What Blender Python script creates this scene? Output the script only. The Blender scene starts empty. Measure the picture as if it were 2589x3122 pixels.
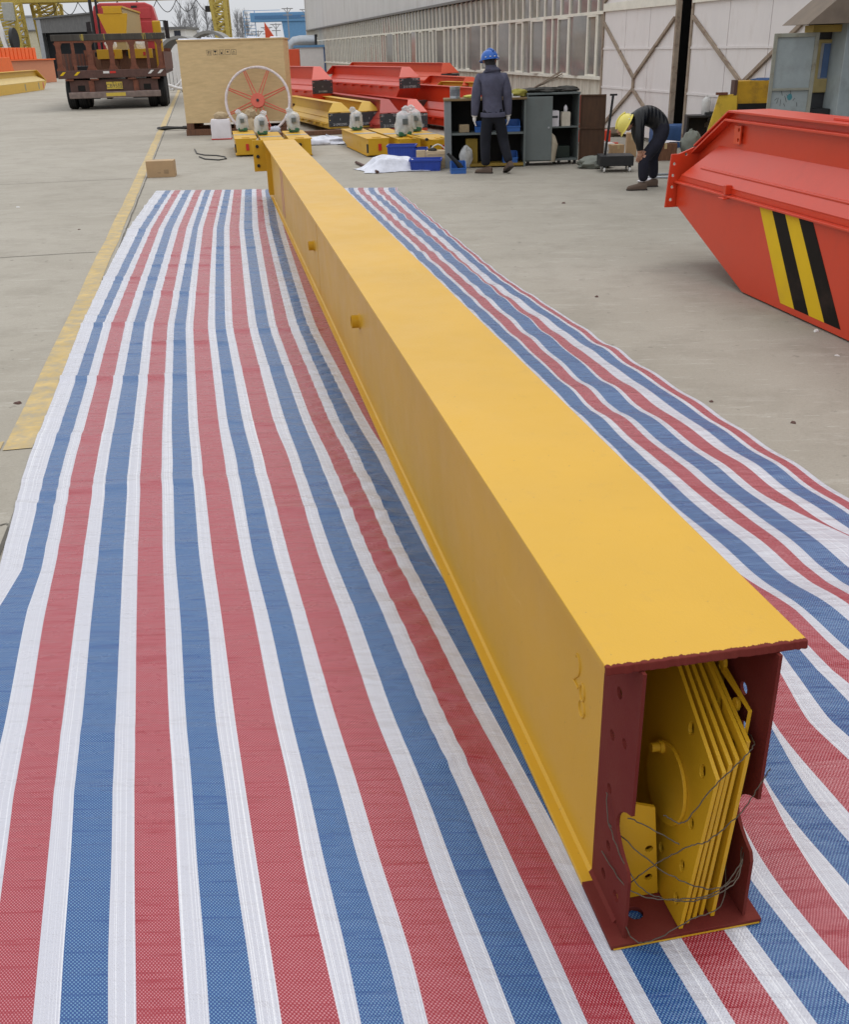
import bpy, bmesh, math, random
import numpy as np
from mathutils import Matrix, Vector
random.seed(7)
R = math.radians
S = bpy.context.scene
COL = S.collection

# ------------------------------------------------------------------ camera
PW, PH = 2589.0, 3122.0
FPX, HOR, ROLL, CH = 3016.0, 146.0, 0.0257, 1.68
TH = math.atan((PH / 2 - HOR) / FPX)
FW = Vector((0, math.cos(TH), -math.sin(TH)))
UPV = Vector((0, math.sin(TH), math.cos(TH)))
RT = Vector((1, 0, 0))
CR = RT * math.cos(ROLL) - UPV * math.sin(ROLL)
CU = UPV * math.cos(ROLL) + RT * math.sin(ROLL)
CP = Vector((0, 0, CH))
cam_d = bpy.data.cameras.new('camera')
cam = bpy.data.objects.new('camera', cam_d)
COL.objects.link(cam)
cam_d.sensor_fit = 'VERTICAL'
cam_d.sensor_height = 24.0
cam_d.lens = 24.0 * FPX / PH
cam_d.clip_start = 0.05
cam_d.clip_end = 3000
m = Matrix.Identity(4)
for i in range(3):
    m[i][0] = CR[i]; m[i][1] = CU[i]; m[i][2] = -FW[i]; m[i][3] = CP[i]
cam.matrix_world = m
S.camera = cam

def ray(px, py):
    return FW + CR * ((px - PW / 2) / FPX) - CU * ((py - PH / 2) / FPX)
def gnd(px, py, z=0.0):
    d = ray(px, py)
    return CP + d * ((z - CH) / d.z)
def aty(px, py, Y):
    d = ray(px, py)
    return CP + d * (Y / d.y)

# ------------------------------------------------------------------ world, sun, exposure
SUN_EL, SUN_AZ = 58.0, 40.0        # azimuth clockwise from +Y
w = bpy.data.worlds.new('World'); S.world = w; w.use_nodes = True
nt = w.node_tree; nt.nodes.clear()
sky = nt.nodes.new('ShaderNodeTexSky'); sky.sky_type = 'NISHITA'; sky.sun_disc = False
sky.sun_elevation = R(SUN_EL); sky.sun_rotation = R(SUN_AZ)
sky.air_density = 1.0; sky.dust_density = 2.0; sky.ozone_density = 1.0
hs = nt.nodes.new('ShaderNodeHueSaturation'); hs.inputs['Saturation'].default_value = 0.10
nt.links.new(sky.outputs[0], hs.inputs['Color'])
veil = nt.nodes.new('ShaderNodeMix'); veil.data_type = 'RGBA'; veil.inputs[0].default_value = 0.88      # even cloud veil over the sky
wtc = nt.nodes.new('ShaderNodeTexCoord'); wsx = nt.nodes.new('ShaderNodeSeparateXYZ'); nt.links.new(wtc.outputs['Generated'], wsx.inputs[0])
wmr = nt.nodes.new('ShaderNodeMapRange'); wmr.inputs[3].default_value = 1.0; wmr.inputs[4].default_value = 2.6     # standard overcast sky: zenith brighter than horizon
nt.links.new(wsx.outputs[2], wmr.inputs[0])
wvm = nt.nodes.new('ShaderNodeVectorMath'); wvm.operation = 'SCALE'; wvm.inputs[0].default_value = (5.5, 5.65, 5.9); nt.links.new(wmr.outputs[0], wvm.inputs['Scale'])
nt.links.new(hs.outputs[0], veil.inputs[6]); nt.links.new(wvm.outputs[0], veil.inputs[7])
bg = nt.nodes.new('ShaderNodeBackground'); bg.inputs[1].default_value = 0.12
nt.links.new(veil.outputs[2], bg.inputs[0])
wo = nt.nodes.new('ShaderNodeOutputWorld'); nt.links.new(bg.outputs[0], wo.inputs[0])
sl = bpy.data.lights.new('sun', 'SUN'); sl.energy = 0.7; sl.angle = R(25); sl.color = (1.0, 0.97, 0.92)
so = bpy.data.objects.new('sun', sl); COL.objects.link(so)
sd = Vector((math.sin(R(SUN_AZ)) * math.cos(R(SUN_EL)), math.cos(R(SUN_AZ)) * math.cos(R(SUN_EL)), math.sin(R(SUN_EL))))
so.rotation_euler = sd.to_track_quat('Z', 'Y').to_euler(); so.location = (0, 0, 30)
S.view_settings.view_transform = 'Standard'; S.view_settings.look = 'None'
S.view_settings.gamma = 1.0; S.view_settings.exposure = -0.02
try: S.view_settings.use_curve_mapping = False
except Exception: pass

# ------------------------------------------------------------------ materials
def srgb(r, g, b):
    f = lambda c: (c / 255 / 12.92) if c <= 10 else ((c / 255 + 0.055) / 1.055) ** 2.4
    return (f(r), f(g), f(b))
MATS = {}
def mat(name, col, rough=0.5, metal=0.0, var=0.12, scale=6.0, bump=0.0, bscale=60.0, dirt=None, dirt_amt=0.5, dscale=3.0,
        stretch=(1, 1, 1), spec=0.38, alpha=1.0, trans=0.0, dlow=0.52, dhigh=0.68):
    """paint / cloth / wood: base colour with soft variation, optional dirt patches and fine relief"""
    if name in MATS: return MATS[name]
    M = bpy.data.materials.new(name); M.use_nodes = True
    n = M.node_tree; L = n.links
    b = n.nodes['Principled BSDF']
    tc = n.nodes.new('ShaderNodeTexCoord'); mp = n.nodes.new('ShaderNodeMapping')
    mp.inputs['Scale'].default_value = stretch
    L.new(tc.outputs['Object'], mp.inputs['Vector'])
    nz = n.nodes.new('ShaderNodeTexNoise'); nz.inputs['Scale'].default_value = scale; nz.inputs['Detail'].default_value = 5
    nz.inputs['Roughness'].default_value = 0.62
    L.new(mp.outputs[0], nz.inputs['Vector'])
    mr = n.nodes.new('ShaderNodeMapRange'); mr.inputs[1].default_value = 0.3; mr.inputs[2].default_value = 0.7
    mr.inputs[3].default_value = 1 - var; mr.inputs[4].default_value = 1 + var
    L.new(nz.outputs[0], mr.inputs[0])
    mx = n.nodes.new('ShaderNodeMix'); mx.data_type = 'RGBA'; mx.blend_type = 'MULTIPLY'; mx.inputs[0].default_value = 1
    mx.inputs[6].default_value = (*col, 1); L.new(mr.outputs[0], mx.inputs[7])
    out = mx.outputs[2]
    if dirt is not None:
        n2 = n.nodes.new('ShaderNodeTexNoise'); n2.inputs['Scale'].default_value = dscale; n2.inputs['Detail'].default_value = 8
        n2.inputs['Roughness'].default_value = 0.7
        L.new(mp.outputs[0], n2.inputs['Vector'])
        r2 = n.nodes.new('ShaderNodeMapRange'); r2.inputs[1].default_value = dlow; r2.inputs[2].default_value = dhigh
        r2.inputs[4].default_value = dirt_amt
        L.new(n2.outputs[0], r2.inputs[0])
        m2 = n.nodes.new('ShaderNodeMix'); m2.data_type = 'RGBA'; L.new(r2.outputs[0], m2.inputs[0])
        L.new(out, m2.inputs[6]); m2.inputs[7].default_value = (*dirt, 1); out = m2.outputs[2]
    L.new(out, b.inputs['Base Color'])
    rr = n.nodes.new('ShaderNodeMapRange'); rr.inputs[3].default_value = max(0.03, rough - 0.07); rr.inputs[4].default_value = min(1, rough + 0.07)
    L.new(nz.outputs[0], rr.inputs[0]); L.new(rr.outputs[0], b.inputs['Roughness'])
    b.inputs['Metallic'].default_value = metal
    b.inputs['Specular IOR Level'].default_value = spec
    if alpha < 1: b.inputs['Alpha'].default_value = alpha
    if trans > 0: b.inputs['Transmission Weight'].default_value = trans
    if bump > 0:
        n3 = n.nodes.new('ShaderNodeTexNoise'); n3.inputs['Scale'].default_value = bscale; n3.inputs['Detail'].default_value = 4
        L.new(mp.outputs[0], n3.inputs['Vector'])
        bp = n.nodes.new('ShaderNodeBump'); bp.inputs['Strength'].default_value = bump; bp.inputs['Distance'].default_value = 0.01
        L.new(n3.outputs[0], bp.inputs['Height']); L.new(bp.outputs[0], b.inputs['Normal'])
    MATS[name] = M
    return M

RUST = (0.10, 0.045, 0.025)
M_yel = mat('yellow_paint', (0.58, 0.325, 0.014), 0.42, spec=0.35, var=0.05, scale=2.5, bump=0.05, bscale=220, dirt=(0.42, 0.27, 0.05), dirt_amt=0.25, dscale=5)
M_yel2 = mat('yellow_paint_dull', (0.62, 0.38, 0.05), 0.5, var=0.08, scale=3, dirt=(0.25, 0.17, 0.06), dirt_amt=0.35)
M_red = mat('red_paint', (0.60, 0.046, 0.013), 0.34, spec=0.6, var=0.06, scale=3, bump=0.05, bscale=200, dirt=(0.32, 0.04, 0.025), dirt_amt=0.25)
M_red2 = mat('dark_red_paint', (0.36, 0.035, 0.025), 0.42, var=0.1, scale=3, dirt=(0.20, 0.03, 0.025), dirt_amt=0.4)
M_redo = mat('orange_red_paint', (0.66, 0.085, 0.03), 0.38, var=0.06, scale=3, dirt=(0.4, 0.07, 0.03), dirt_amt=0.25)
M_orange = mat('orange_paint', (0.72, 0.13, 0.02), 0.5, var=0.08)
M_prim = mat('oxide_primer', (0.105, 0.018, 0.013), 0.75, spec=0.25, var=0.10, scale=9, bump=0.1, bscale=150, dirt=(0.20, 0.085, 0.05), dirt_amt=0.30, dscale=6)
M_black = mat('black_paint', (0.018, 0.018, 0.019), 0.5, var=0.2)
M_rub = mat('black_rubber', (0.012, 0.012, 0.013), 0.75, var=0.25, dirt=(0.07, 0.065, 0.055), dirt_amt=0.4)
M_tag = mat('dark_grey_tag_plate', (0.045, 0.048, 0.052), 0.55, var=0.15, dirt=(0.11, 0.11, 0.11), dirt_amt=0.3)
M_chalk = mat('pale_stencil_paint', (0.50, 0.50, 0.49), 0.8, var=0.3, scale=40)
M_grey = mat('grey_steel_paint', (0.20, 0.215, 0.22), 0.5, var=0.1, dirt=(0.09, 0.08, 0.065), dirt_amt=0.4, stretch=(1, 1, .5))
M_grey2 = mat('grey_green_steel_paint', (0.135, 0.155, 0.15), 0.45, var=0.1, dirt=(0.07, 0.06, 0.05), dirt_amt=0.4)
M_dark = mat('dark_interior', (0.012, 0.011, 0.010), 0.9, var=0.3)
M_darkm = mat('dark_steel', (0.035, 0.034, 0.033), 0.5, metal=0.6, var=0.2, dirt=RUST, dirt_amt=0.5)
M_rust = mat('rusty_steel', (0.17, 0.060, 0.035), 0.8, var=0.25, scale=8, bump=0.2, bscale=60, dirt=(0.07, 0.04, 0.028), dirt_amt=0.7, dscale=6)
M_rustd = mat('dirty_brown_steel', (0.10, 0.052, 0.042), 0.8, var=0.25, scale=8, dirt=(0.05, 0.04, 0.032), dirt_amt=0.7, dscale=4)
M_ply = mat('plywood', (0.61, 0.445, 0.235), 0.7, var=0.10, scale=4, stretch=(1, 1, 5), dirt=(0.44, 0.31, 0.15), dirt_amt=0.5, dscale=1.6, bump=0.1)
M_wood = mat('old_timber', (0.16, 0.075, 0.042), 0.85, var=0.3, scale=10, stretch=(6, 6, 1), dirt=(0.07, 0.04, 0.03), dirt_amt=0.6, bump=0.3)
M_woodl = mat('pale_wood', (0.56, 0.43, 0.26), 0.7, var=0.12, stretch=(1, 1, 6))
M_card = mat('cardboard', (0.42, 0.28, 0.155), 0.85, var=0.08)
M_kraft = mat('kraft_paper', (0.40, 0.30, 0.18), 0.8, var=0.15, bump=0.5, bscale=25)
M_bagw = mat('white_woven_bag', (0.70, 0.66, 0.68), 0.6, var=0.06, bump=0.3, bscale=20)
M_plas = mat('clear_plastic_bag', (0.74, 0.75, 0.75), 0.2, var=0.25, scale=9, bump=1.0, bscale=14, alpha=0.55)
M_wrap = mat('white_plastic_sheet', (0.60, 0.61, 0.68), 0.28, var=0.15, scale=8, bump=1.0, bscale=9)
M_bin = mat('blue_plastic', (0.022, 0.060, 0.36), 0.38, var=0.08)
M_bin2 = mat('light_blue_plastic', (0.035, 0.13, 0.42), 0.38, var=0.08)
M_green = mat('green_motor_paint', (0.03, 0.12, 0.065), 0.4, var=0.15)
M_white = mat('white_paint', (0.66, 0.65, 0.63), 0.5, var=0.06)
M_whited = mat('weathered_white_door_paint', (0.70, 0.655, 0.635), 0.55, var=0.06, scale=2, dirt=(0.42, 0.36, 0.32), dirt_amt=0.4, dscale=2.0, stretch=(1, 1, .35))
M_cream = mat('cream_window_frame', (0.72, 0.685, 0.59), 0.6, var=0.1, dirt=(0.35, 0.30, 0.24), dirt_amt=0.4)
M_wall = mat('corrugated_wall_sheet', (0.56, 0.545, 0.525), 0.55, var=0.07, scale=1.5, stretch=(1, 1, .25), dirt=(0.33, 0.31, 0.28), dirt_amt=0.4, dscale=1.0)
M_walll = mat('stained_lower_wall', (0.60, 0.555, 0.465), 0.7, var=0.14, scale=6, stretch=(3, 3, .3), dirt=(0.24, 0.20, 0.155), dirt_amt=0.6, dscale=4, dlow=0.48)
M_glass = mat('dusty_reflecting_glass', (0.22, 0.21, 0.195), 0.09, var=0.25, scale=1.2, dirt=(0.36, 0.33, 0.29), dirt_amt=0.55, dscale=0.8, spec=0.9, dlow=0.42)  # reflections lightened into the base colour, with mottled dust
M_glasso = mat('dark_open_glass', (0.02, 0.022, 0.035), 0.1, var=0.2)
M_brace = mat('rusty_angle_iron', (0.30, 0.235, 0.175), 0.75, var=0.2, dirt=(0.12, 0.05, 0.03), dirt_amt=0.8, dscale=7)
M_galv = mat('galvanised_duct', (0.36, 0.38, 0.40), 0.35, metal=0.6, var=0.1)
M_blue = mat('blue_crane_paint', (0.12, 0.27, 0.47), 0.6, var=0.1)
M_ycrane = mat('crane_lattice_yellow', (0.45, 0.34, 0.075), 0.6, var=0.15, dirt=(0.22, 0.16, 0.06), dirt_amt=0.5, dscale=2)
M_concr = mat('concrete_pipe', (0.24, 0.235, 0.225), 0.85, var=0.12)
M_shed = mat('weathered_grey_sheet', (0.135, 0.135, 0.135), 0.7, var=0.2, stretch=(4, 4, .5), dirt=(0.2, 0.19, 0.18), dirt_amt=0.4)
M_navy = mat('navy_cotton', (0.080, 0.080, 0.120), 0.9, var=0.25, scale=7, bump=1.0, bscale=11)
M_trou = mat('dark_trousers', (0.009, 0.010, 0.016), 0.9, var=0.3, bump=1.0, bscale=12)
M_trou2 = mat('dark_navy_trousers', (0.011, 0.011, 0.020), 0.9, var=0.3, bump=1.0, bscale=12)
M_shoe = mat('brown_suede', (0.115, 0.078, 0.058), 0.85, var=0.12)
M_sole = mat('shoe_sole', (0.045, 0.035, 0.03), 0.8)
M_skin = mat('skin', (0.42, 0.22, 0.15), 0.55, var=0.08)
M_hair = mat('greying_hair', (0.035, 0.032, 0.032), 0.8, var=0.3, scale=40)
M_glove = mat('white_cotton_glove', (0.66, 0.63, 0.60), 0.9, var=0.06)
M_helb = mat('blue_helmet_plastic', (0.015, 0.10, 0.40), 0.15, var=0.05)
M_hely = mat('yellow_helmet_plastic', (0.72, 0.62, 0.14), 0.35, var=0.05)
M_puff = mat('black_nylon', (0.006, 0.006, 0.007), 0.42, var=0.2, spec=0.3)
M_wire = mat('iron_wire', (0.10, 0.08, 0.06), 0.5, metal=0.5, var=0.25, scale=60)
M_hose = mat('black_hose', (0.03, 0.029, 0.028), 0.6, var=0.2)
M_refl = mat('red_reflector', (0.52, 0.03, 0.02), 0.25)
M_plate = mat('number_plate_yellow', (0.58, 0.42, 0.06), 0.5, dirt=(0.25, 0.17, 0.07), dirt_amt=0.4)
M_canv = mat('grey_green_canvas', (0.20, 0.21, 0.18), 0.9, var=0.15, bump=0.4, bscale=14)
M_blanket = mat('dark_blanket', (0.045, 0.042, 0.036), 0.95, var=0.2, bump=0.4, bscale=25)
M_btarp = mat('blue_tarpaulin', (0.035, 0.085, 0.21), 0.55, var=0.15, bump=0.4, bscale=12)
M_strip = mat('safety_yellow_sticker', (0.70, 0.46, 0.012), 0.5, var=0.05, spec=0.2, dirt=(.45, .28, .04), dirt_amt=.3)
M_stripb = mat('black_sticker', (0.008, 0.006, 0.005), 0.55, var=0.15, spec=0.15, dirt=(.05, .03, .025), dirt_amt=.4)
M_jug = mat('white_translucent_jug', (0.66, 0.65, 0.62), 0.4, alpha=0.9)
M_cab = mat('cabin_grey_green_paint', (0.30, 0.34, 0.34), 0.5, var=0.08, dirt=(0.18, 0.19, 0.17), dirt_amt=0.35, dscale=5)
M_brownl = mat('brown_locker_liner', (0.065, 0.030, 0.014), 0.7, var=0.25, stretch=(3, 3, .6))
M_redcab = mat('truck_cab_red', (0.50, 0.055, 0.06), 0.35, var=0.06)

# ------------------------------------------------------------------ mesh helpers
class MB:
    def __init__(s): s.v = []; s.f = []; s.mi = []; s.cur = 0; s.M = None
    def add(s, vs, fs, mi=None):
        o = len(s.v)
        if s.M is not None: vs = [s.M @ Vector(v) for v in vs]
        s.v += [tuple(v) for v in vs]
        for f in fs:
            s.f.append(tuple(i + o for i in f)); s.mi.append(s.cur if mi is None else mi)
        return s
    def box(s, x0, x1, y0, y1, z0, z1, mi=None):
        return s.add([(x0, y0, z0), (x1, y0, z0), (x1, y1, z0), (x0, y1, z0), (x0, y0, z1), (x1, y0, z1), (x1, y1, z1), (x0, y1, z1)],
                     [(3, 2, 1, 0), (4, 5, 6, 7), (0, 1, 5, 4), (1, 2, 6, 5), (2, 3, 7, 6), (3, 0, 4, 7)], mi)
    def hexa(s, bot, top, mi=None):
        return s.add(list(bot) + list(top), [(3, 2, 1, 0), (4, 5, 6, 7), (0, 1, 5, 4), (1, 2, 6, 5), (2, 3, 7, 6), (3, 0, 4, 7)], mi)
    def prism(s, poly, a, b, axis='y', mi=None):
        """extrude a convex/simple polygon given in the two other axes"""
        def P(p, c):
            return {'x': (c, p[0], p[1]), 'y': (p[0], c, p[1]), 'z': (p[0], p[1], c)}[axis]
        n = len(poly)
        vs = [P(p, a) for p in poly] + [P(p, b) for p in poly]
        fs = [tuple(range(n)), tuple(range(2 * n - 1, n - 1, -1))] + [(i, i + n, (i + 1) % n + n, (i + 1) % n) for i in range(n)]
        return s.add(vs, fs, mi)
    def tube(s, path, r, n=8, mi=None, closed=False):
        path = [Vector(p) for p in path]; k = len(path)
        rs = r if isinstance(r, (list, tuple)) else [r] * k
        rings = []; up = None
        for i in range(k):
            if closed: t = path[(i + 1) % k] - path[i - 1]
            else: t = path[min(i + 1, k - 1)] - path[max(i - 1, 0)]
            if t.length < 1e-9: t = Vector((0, 0, 1))
            t.normalize()
            if up is None: up = t.orthogonal().normalized()
            else:
                up = up - t * up.dot(t)
                up = up.normalized() if up.length > 1e-6 else t.orthogonal().normalized()
            b = t.cross(up)
            rings.append([path[i] + (up * math.cos(2 * math.pi * j / n) + b * math.sin(2 * math.pi * j / n)) * rs[i] for j in range(n)])
        vs = [v for rg in rings for v in rg]; fs = []
        for i in range(k if closed else k - 1):
            a = i * n; b2 = ((i + 1) % k) * n
            for j in range(n): fs.append((a + j, a + (j + 1) % n, b2 + (j + 1) % n, b2 + j))
        if not closed:
            fs.append(tuple(range(n - 1, -1, -1))); fs.append(tuple((k - 1) * n + j for j in range(n)))
        return s.add(vs, fs, mi)
    def bar(s, a, b, wd, hg, mi=None, up=(0, 0, 1)):
        a = Vector(a); b = Vector(b); t = (b - a).normalized(); u = Vector(up)
        if abs(t.dot(u)) > 0.98: u = Vector((1, 0, 0))
        sx = t.cross(u).normalized() * wd / 2; sz = sx.cross(t).normalized() * hg / 2
        return s.hexa([a - sx - sz, a + sx - sz, b + sx - sz, b - sx - sz], [a - sx + sz, a + sx + sz, b + sx + sz, b - sx + sz], mi)
    def lathe(s, prof, n=24, c=(0, 0, 0), axis='z', mi=None, cap=True):
        vs = []; fs = []; k = len(prof)
        for (r, h) in prof:
            for j in range(n):
                a = 2 * math.pi * j / n; p = (r * math.cos(a), r * math.sin(a), h)
                if axis == 'y': p = (p[0], p[2], p[1])
                if axis == 'x': p = (p[2], p[0], p[1])
                vs.append((p[0] + c[0], p[1] + c[1], p[2] + c[2]))
        for i in range(k - 1):
            for j in range(n): fs.append((i * n + j, i * n + (j + 1) % n, (i + 1) * n + (j + 1) % n, (i + 1) * n + j))
        if cap and prof[0][0] > 1e-6: fs.append(tuple(range(n - 1, -1, -1)))
        if cap and prof[-1][0] > 1e-6: fs.append(tuple((k - 1) * n + j for j in range(n)))
        return s.add(vs, fs, mi)
    def blob(s, c, rad, seed=0, amp=0.15, nu=18, nv=12, flat=None, mi=None, fold=0.0):
        """lumpy closed shape for bags, bundles, crumpled sheets"""
        rnd = random.Random(seed)
        ph = [(rnd.uniform(1, 5), rnd.uniform(1, 5), rnd.uniform(0, 6.3), rnd.uniform(0, 6.3), rnd.uniform(.4, 1)) for _ in range(9)]
        vs = []; fs = []
        for i in range(nv + 1):
            t = math.pi * i / nv
            for j in range(nu):
                p = 2 * math.pi * j / nu
                k = 1 + amp * sum(math.sin(a * t * 2 + q) * math.cos(round(b_) * p + q2) * w_ for a, b_, q, q2, w_ in ph) / 3
                if fold: k += fold * math.sin(9 * p + 3 * math.sin(2 * t + seed)) * math.sin(t)
                x = math.sin(t) * math.cos(p); y = math.sin(t) * math.sin(p); z = math.cos(t)
                q = [c[0] + rad[0] * x * k, c[1] + rad[1] * y * k, c[2] + rad[2] * z * k]
                if flat is not None and q[2] < flat: q[2] = flat + (q[2] - flat) * 0.02
                vs.append(tuple(q))
        for i in range(nv):
            for j in range(nu): fs.append((i * nu + j, (i + 1) * nu + j, (i + 1) * nu + (j + 1) % nu, i * nu + (j + 1) % nu))
        return s.add(vs, fs, mi)
    def plate(s, outline, holes, fr, t, mi=None):
        """flat plate with real holes; fr maps (u,v,w) to space, w = thickness direction"""
        bm = bmesh.new(); loops = []
        for lp in [outline] + list(holes):
            vs = [bm.verts.new((p[0], p[1], 0)) for p in lp]
            es = [bm.edges.new((vs[i], vs[(i + 1) % len(vs)])) for i in range(len(vs))]
            loops.append(vs)
        bm.verts.index_update()
        bmesh.ops.triangle_fill(bm, use_beauty=True, use_dissolve=False, edges=bm.edges[:])
        bm.verts.index_update()
        pts = [v.co.copy() for v in bm.verts]; tri = []
        for f in bm.faces:
            q = [v.index for v in f.verts]
            if f.normal.z < 0: q.reverse()
            tri.append(q)
        lp_i = [[v.index for v in l] for l in loops]; N = len(pts)
        vs = [fr(p.x, p.y, 0) for p in pts] + [fr(p.x, p.y, t) for p in pts]
        fs = [tuple(reversed(q)) for q in tri] + [tuple(i + N for i in q) for q in tri]
        for l in lp_i:
            for i in range(len(l)):
                a, b = l[i], l[(i + 1) % len(l)]; fs.append((a, b, b + N, a + N))
        bm.free()
        return s.add(vs, fs, mi)
    def build(s, name, mats, parent=None, smooth=False, bevel=0.0, seg=2, loc=None, fixn=True):
        me = bpy.data.meshes.new(name); me.from_pydata([tuple(v) for v in s.v], [], s.f)
        if not isinstance(mats, (list, tuple)): mats = [mats]
        for mm in mats: me.materials.append(mm)
        me.polygons.foreach_set('material_index', s.mi)
        if fixn:
            bm = bmesh.new(); bm.from_mesh(me); bmesh.ops.recalc_face_normals(bm, faces=bm.faces[:]); bm.to_mesh(me); bm.free()
        if smooth:
            me.polygons.foreach_set('use_smooth', [True] * len(me.polygons))
            try: me.set_sharp_from_angle(angle=R(42))
            except Exception: pass
        o = bpy.data.objects.new(name, me); COL.objects.link(o)
        if parent is not None: o.parent = parent
        if loc is not None: o.location = loc
        if bevel > 0:
            b = o.modifiers.new('bevel', 'BEVEL'); b.width = bevel; b.segments = seg; b.limit_method = 'ANGLE'; b.angle_limit = R(40)
        return o

def tag(o, label=None, cat=None, group=None, kind=None):
    if label: o['label'] = label
    if cat: o['category'] = cat
    if group: o['group'] = group
    if kind: o['kind'] = kind
    return o
def thing(name, loc=(0, 0, 0), rz=0.0, label=None, cat=None, group=None, rx=0.0, ry=0.0):
    o = bpy.data.objects.new(name, None); COL.objects.link(o)
    o.empty_display_size = 0.1
    o.location = loc; o.rotation_euler = (rx, ry, rz)
    return tag(o, label, cat, group)
def copy_tree(o, parent=None):
    c = o.copy(); COL.objects.link(c); c.parent = parent
    for ch in list(o.children): copy_tree(ch, c)
    return c
def circle(cx, cy, r, n=14, sx=1.0, sy=1.0):
    return [(cx + r * sx * math.cos(-2 * math.pi * i / n), cy + r * sy * math.sin(-2 * math.pi * i / n)) for i in range(n)]
def text(s, size, M, parent, mt=None, name='lettering', ext=0.0008, sx=1.0):
    cu = bpy.data.curves.new('t', 'FONT'); cu.body = s; cu.size = size; cu.extrude = ext; cu.resolution_u = 2
    cu.align_x = 'CENTER'; cu.align_y = 'CENTER'
    to = bpy.data.objects.new('t', cu); COL.objects.link(to)
    dg = bpy.context.evaluated_depsgraph_get()
    me = bpy.data.meshes.new_from_object(to.evaluated_get(dg)); me.name = name
    bpy.data.objects.remove(to, do_unlink=True)
    me.transform(Matrix.Diagonal((sx, 1, 1, 1))); me.transform(M)
    me.materials.clear(); me.materials.append(mt or M_chalk)
    o = bpy.data.objects.new(name, me); COL.objects.link(o); o.parent = parent
    return o
def frame(o, x, y):
    """matrix whose local x,y map to the given directions at o"""
    x = Vector(x).normalized(); z = x.cross(Vector(y)).normalized(); y = z.cross(x)
    M = Matrix.Identity(4)
    for i in range(3): M[i][0] = x[i]; M[i][1] = y[i]; M[i][2] = z[i]; M[i][3] = o[i]
    return M
# ------------------------------------------------------------------ ground
def ground_mat():
    M = bpy.data.materials.new('worn_concrete'); M.use_nodes = True; n = M.node_tree; L = n.links
    b = n.nodes['Principled BSDF']; tc = n.nodes.new('ShaderNodeTexCoord')
    def noise(sc, det, st=(1, 1, 1), rot=0.0, ro=0.6):
        mp = n.nodes.new('ShaderNodeMapping'); mp.inputs['Scale'].default_value = st; mp.inputs['Rotation'].default_value = (0, 0, rot)
        L.new(tc.outputs['Object'], mp.inputs[0])
        z = n.nodes.new('ShaderNodeTexNoise'); z.inputs['Scale'].default_value = sc; z.inputs['Detail'].default_value = det
        z.inputs['Roughness'].default_value = ro; L.new(mp.outputs[0], z.inputs[0]); return z.outputs[0]
    def ramp(src, a, bb, c0, c1):
        r = n.nodes.new('ShaderNodeMapRange'); r.inputs[1].default_value = a; r.inputs[2].default_value = bb
        r.inputs[3].default_value = c0; r.inputs[4].default_value = c1; L.new(src, r.inputs[0]); return r.outputs[0]
    def mix(fac, a, bb, mode='MIX'):
        x = n.nodes.new('ShaderNodeMix'); x.data_type = 'RGBA'; x.blend_type = mode
        if isinstance(fac, float): x.inputs[0].default_value = fac
        else: L.new(fac, x.inputs[0])
        for i, q in ((6, a), (7, bb)):
            if isinstance(q, tuple): x.inputs[i].default_value = (*q, 1)
            else: L.new(q, x.inputs[i])
        return x.outputs[2]
    c = mix(ramp(noise(0.35, 6), 0.35, 0.68, 0, 1), (0.315, 0.283, 0.228), (0.395, 0.360, 0.300))
    c = mix(ramp(noise(2.2, 7, ro=0.7), 0.48, 0.72, 0, 0.65), c, (0.225, 0.198, 0.155))
    c = mix(ramp(noise(1.3, 6, (1, 5, 1), 0.5, 0.72), 0.56, 0.70, 0, 0.6), c, (0.47, 0.435, 0.375))     # dusty drag marks
    c = mix(ramp(noise(5.0, 4, (1, 9, 1), -0.35, 0.6), 0.62, 0.70, 0, 0.7), c, (0.54, 0.51, 0.45))    # scratches
    c = mix(ramp(noise(9.0, 3), 0.66, 0.74, 0, 0.7), c, (0.13, 0.11, 0.09))                           # small oil spots
    c = mix(ramp(noise(26, 4), 0.68, 0.74, 0, 0.6), c, (0.17, 0.15, 0.12))
    c = mix(ramp(noise(45, 4, (1, 3, 1), .2, .7), 0.45, 0.7, 0, 0.4), c, (0.20, 0.178, 0.142))
    c = mix(ramp(noise(140, 2), 0.3, 0.7, 0, 0.4), c, (0.22, 0.20, 0.165))
    L.new(c, b.inputs['Base Color']); b.inputs['Roughness'].default_value = 0.78; b.inputs['Specular IOR Level'].default_value = 0.4
    bp = n.nodes.new('ShaderNodeBump'); bp.inputs['Strength'].default_value = 0.35; bp.inputs['Distance'].default_value = 0.004
    L.new(noise(120, 5), bp.inputs['Height']); L.new(bp.outputs[0], b.inputs['Normal'])
    return M
M_conc = ground_mat()
g = MB(); g.add([(-900, -60, 0), (900, -60, 0), (900, 1500, 0), (-900, 1500, 0)], [(0, 1, 2, 3)])
o = g.build('ground', M_conc, fixn=False); tag(o, 'worn grey concrete yard floor', kind='structure')
M_line = mat('worn_yellow_line_paint', (0.50, 0.36, 0.145), 0.75, var=0.18, scale=5, dirt=(0.31, 0.275, 0.21), dirt_amt=0.95, dscale=11, dlow=0.40, dhigh=0.68)
M_joint = mat('dark_joint_filler', (0.10, 0.09, 0.075), 0.9, var=0.3, dirt=(0.28, 0.26, 0.22), dirt_amt=0.8, dscale=4)
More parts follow.
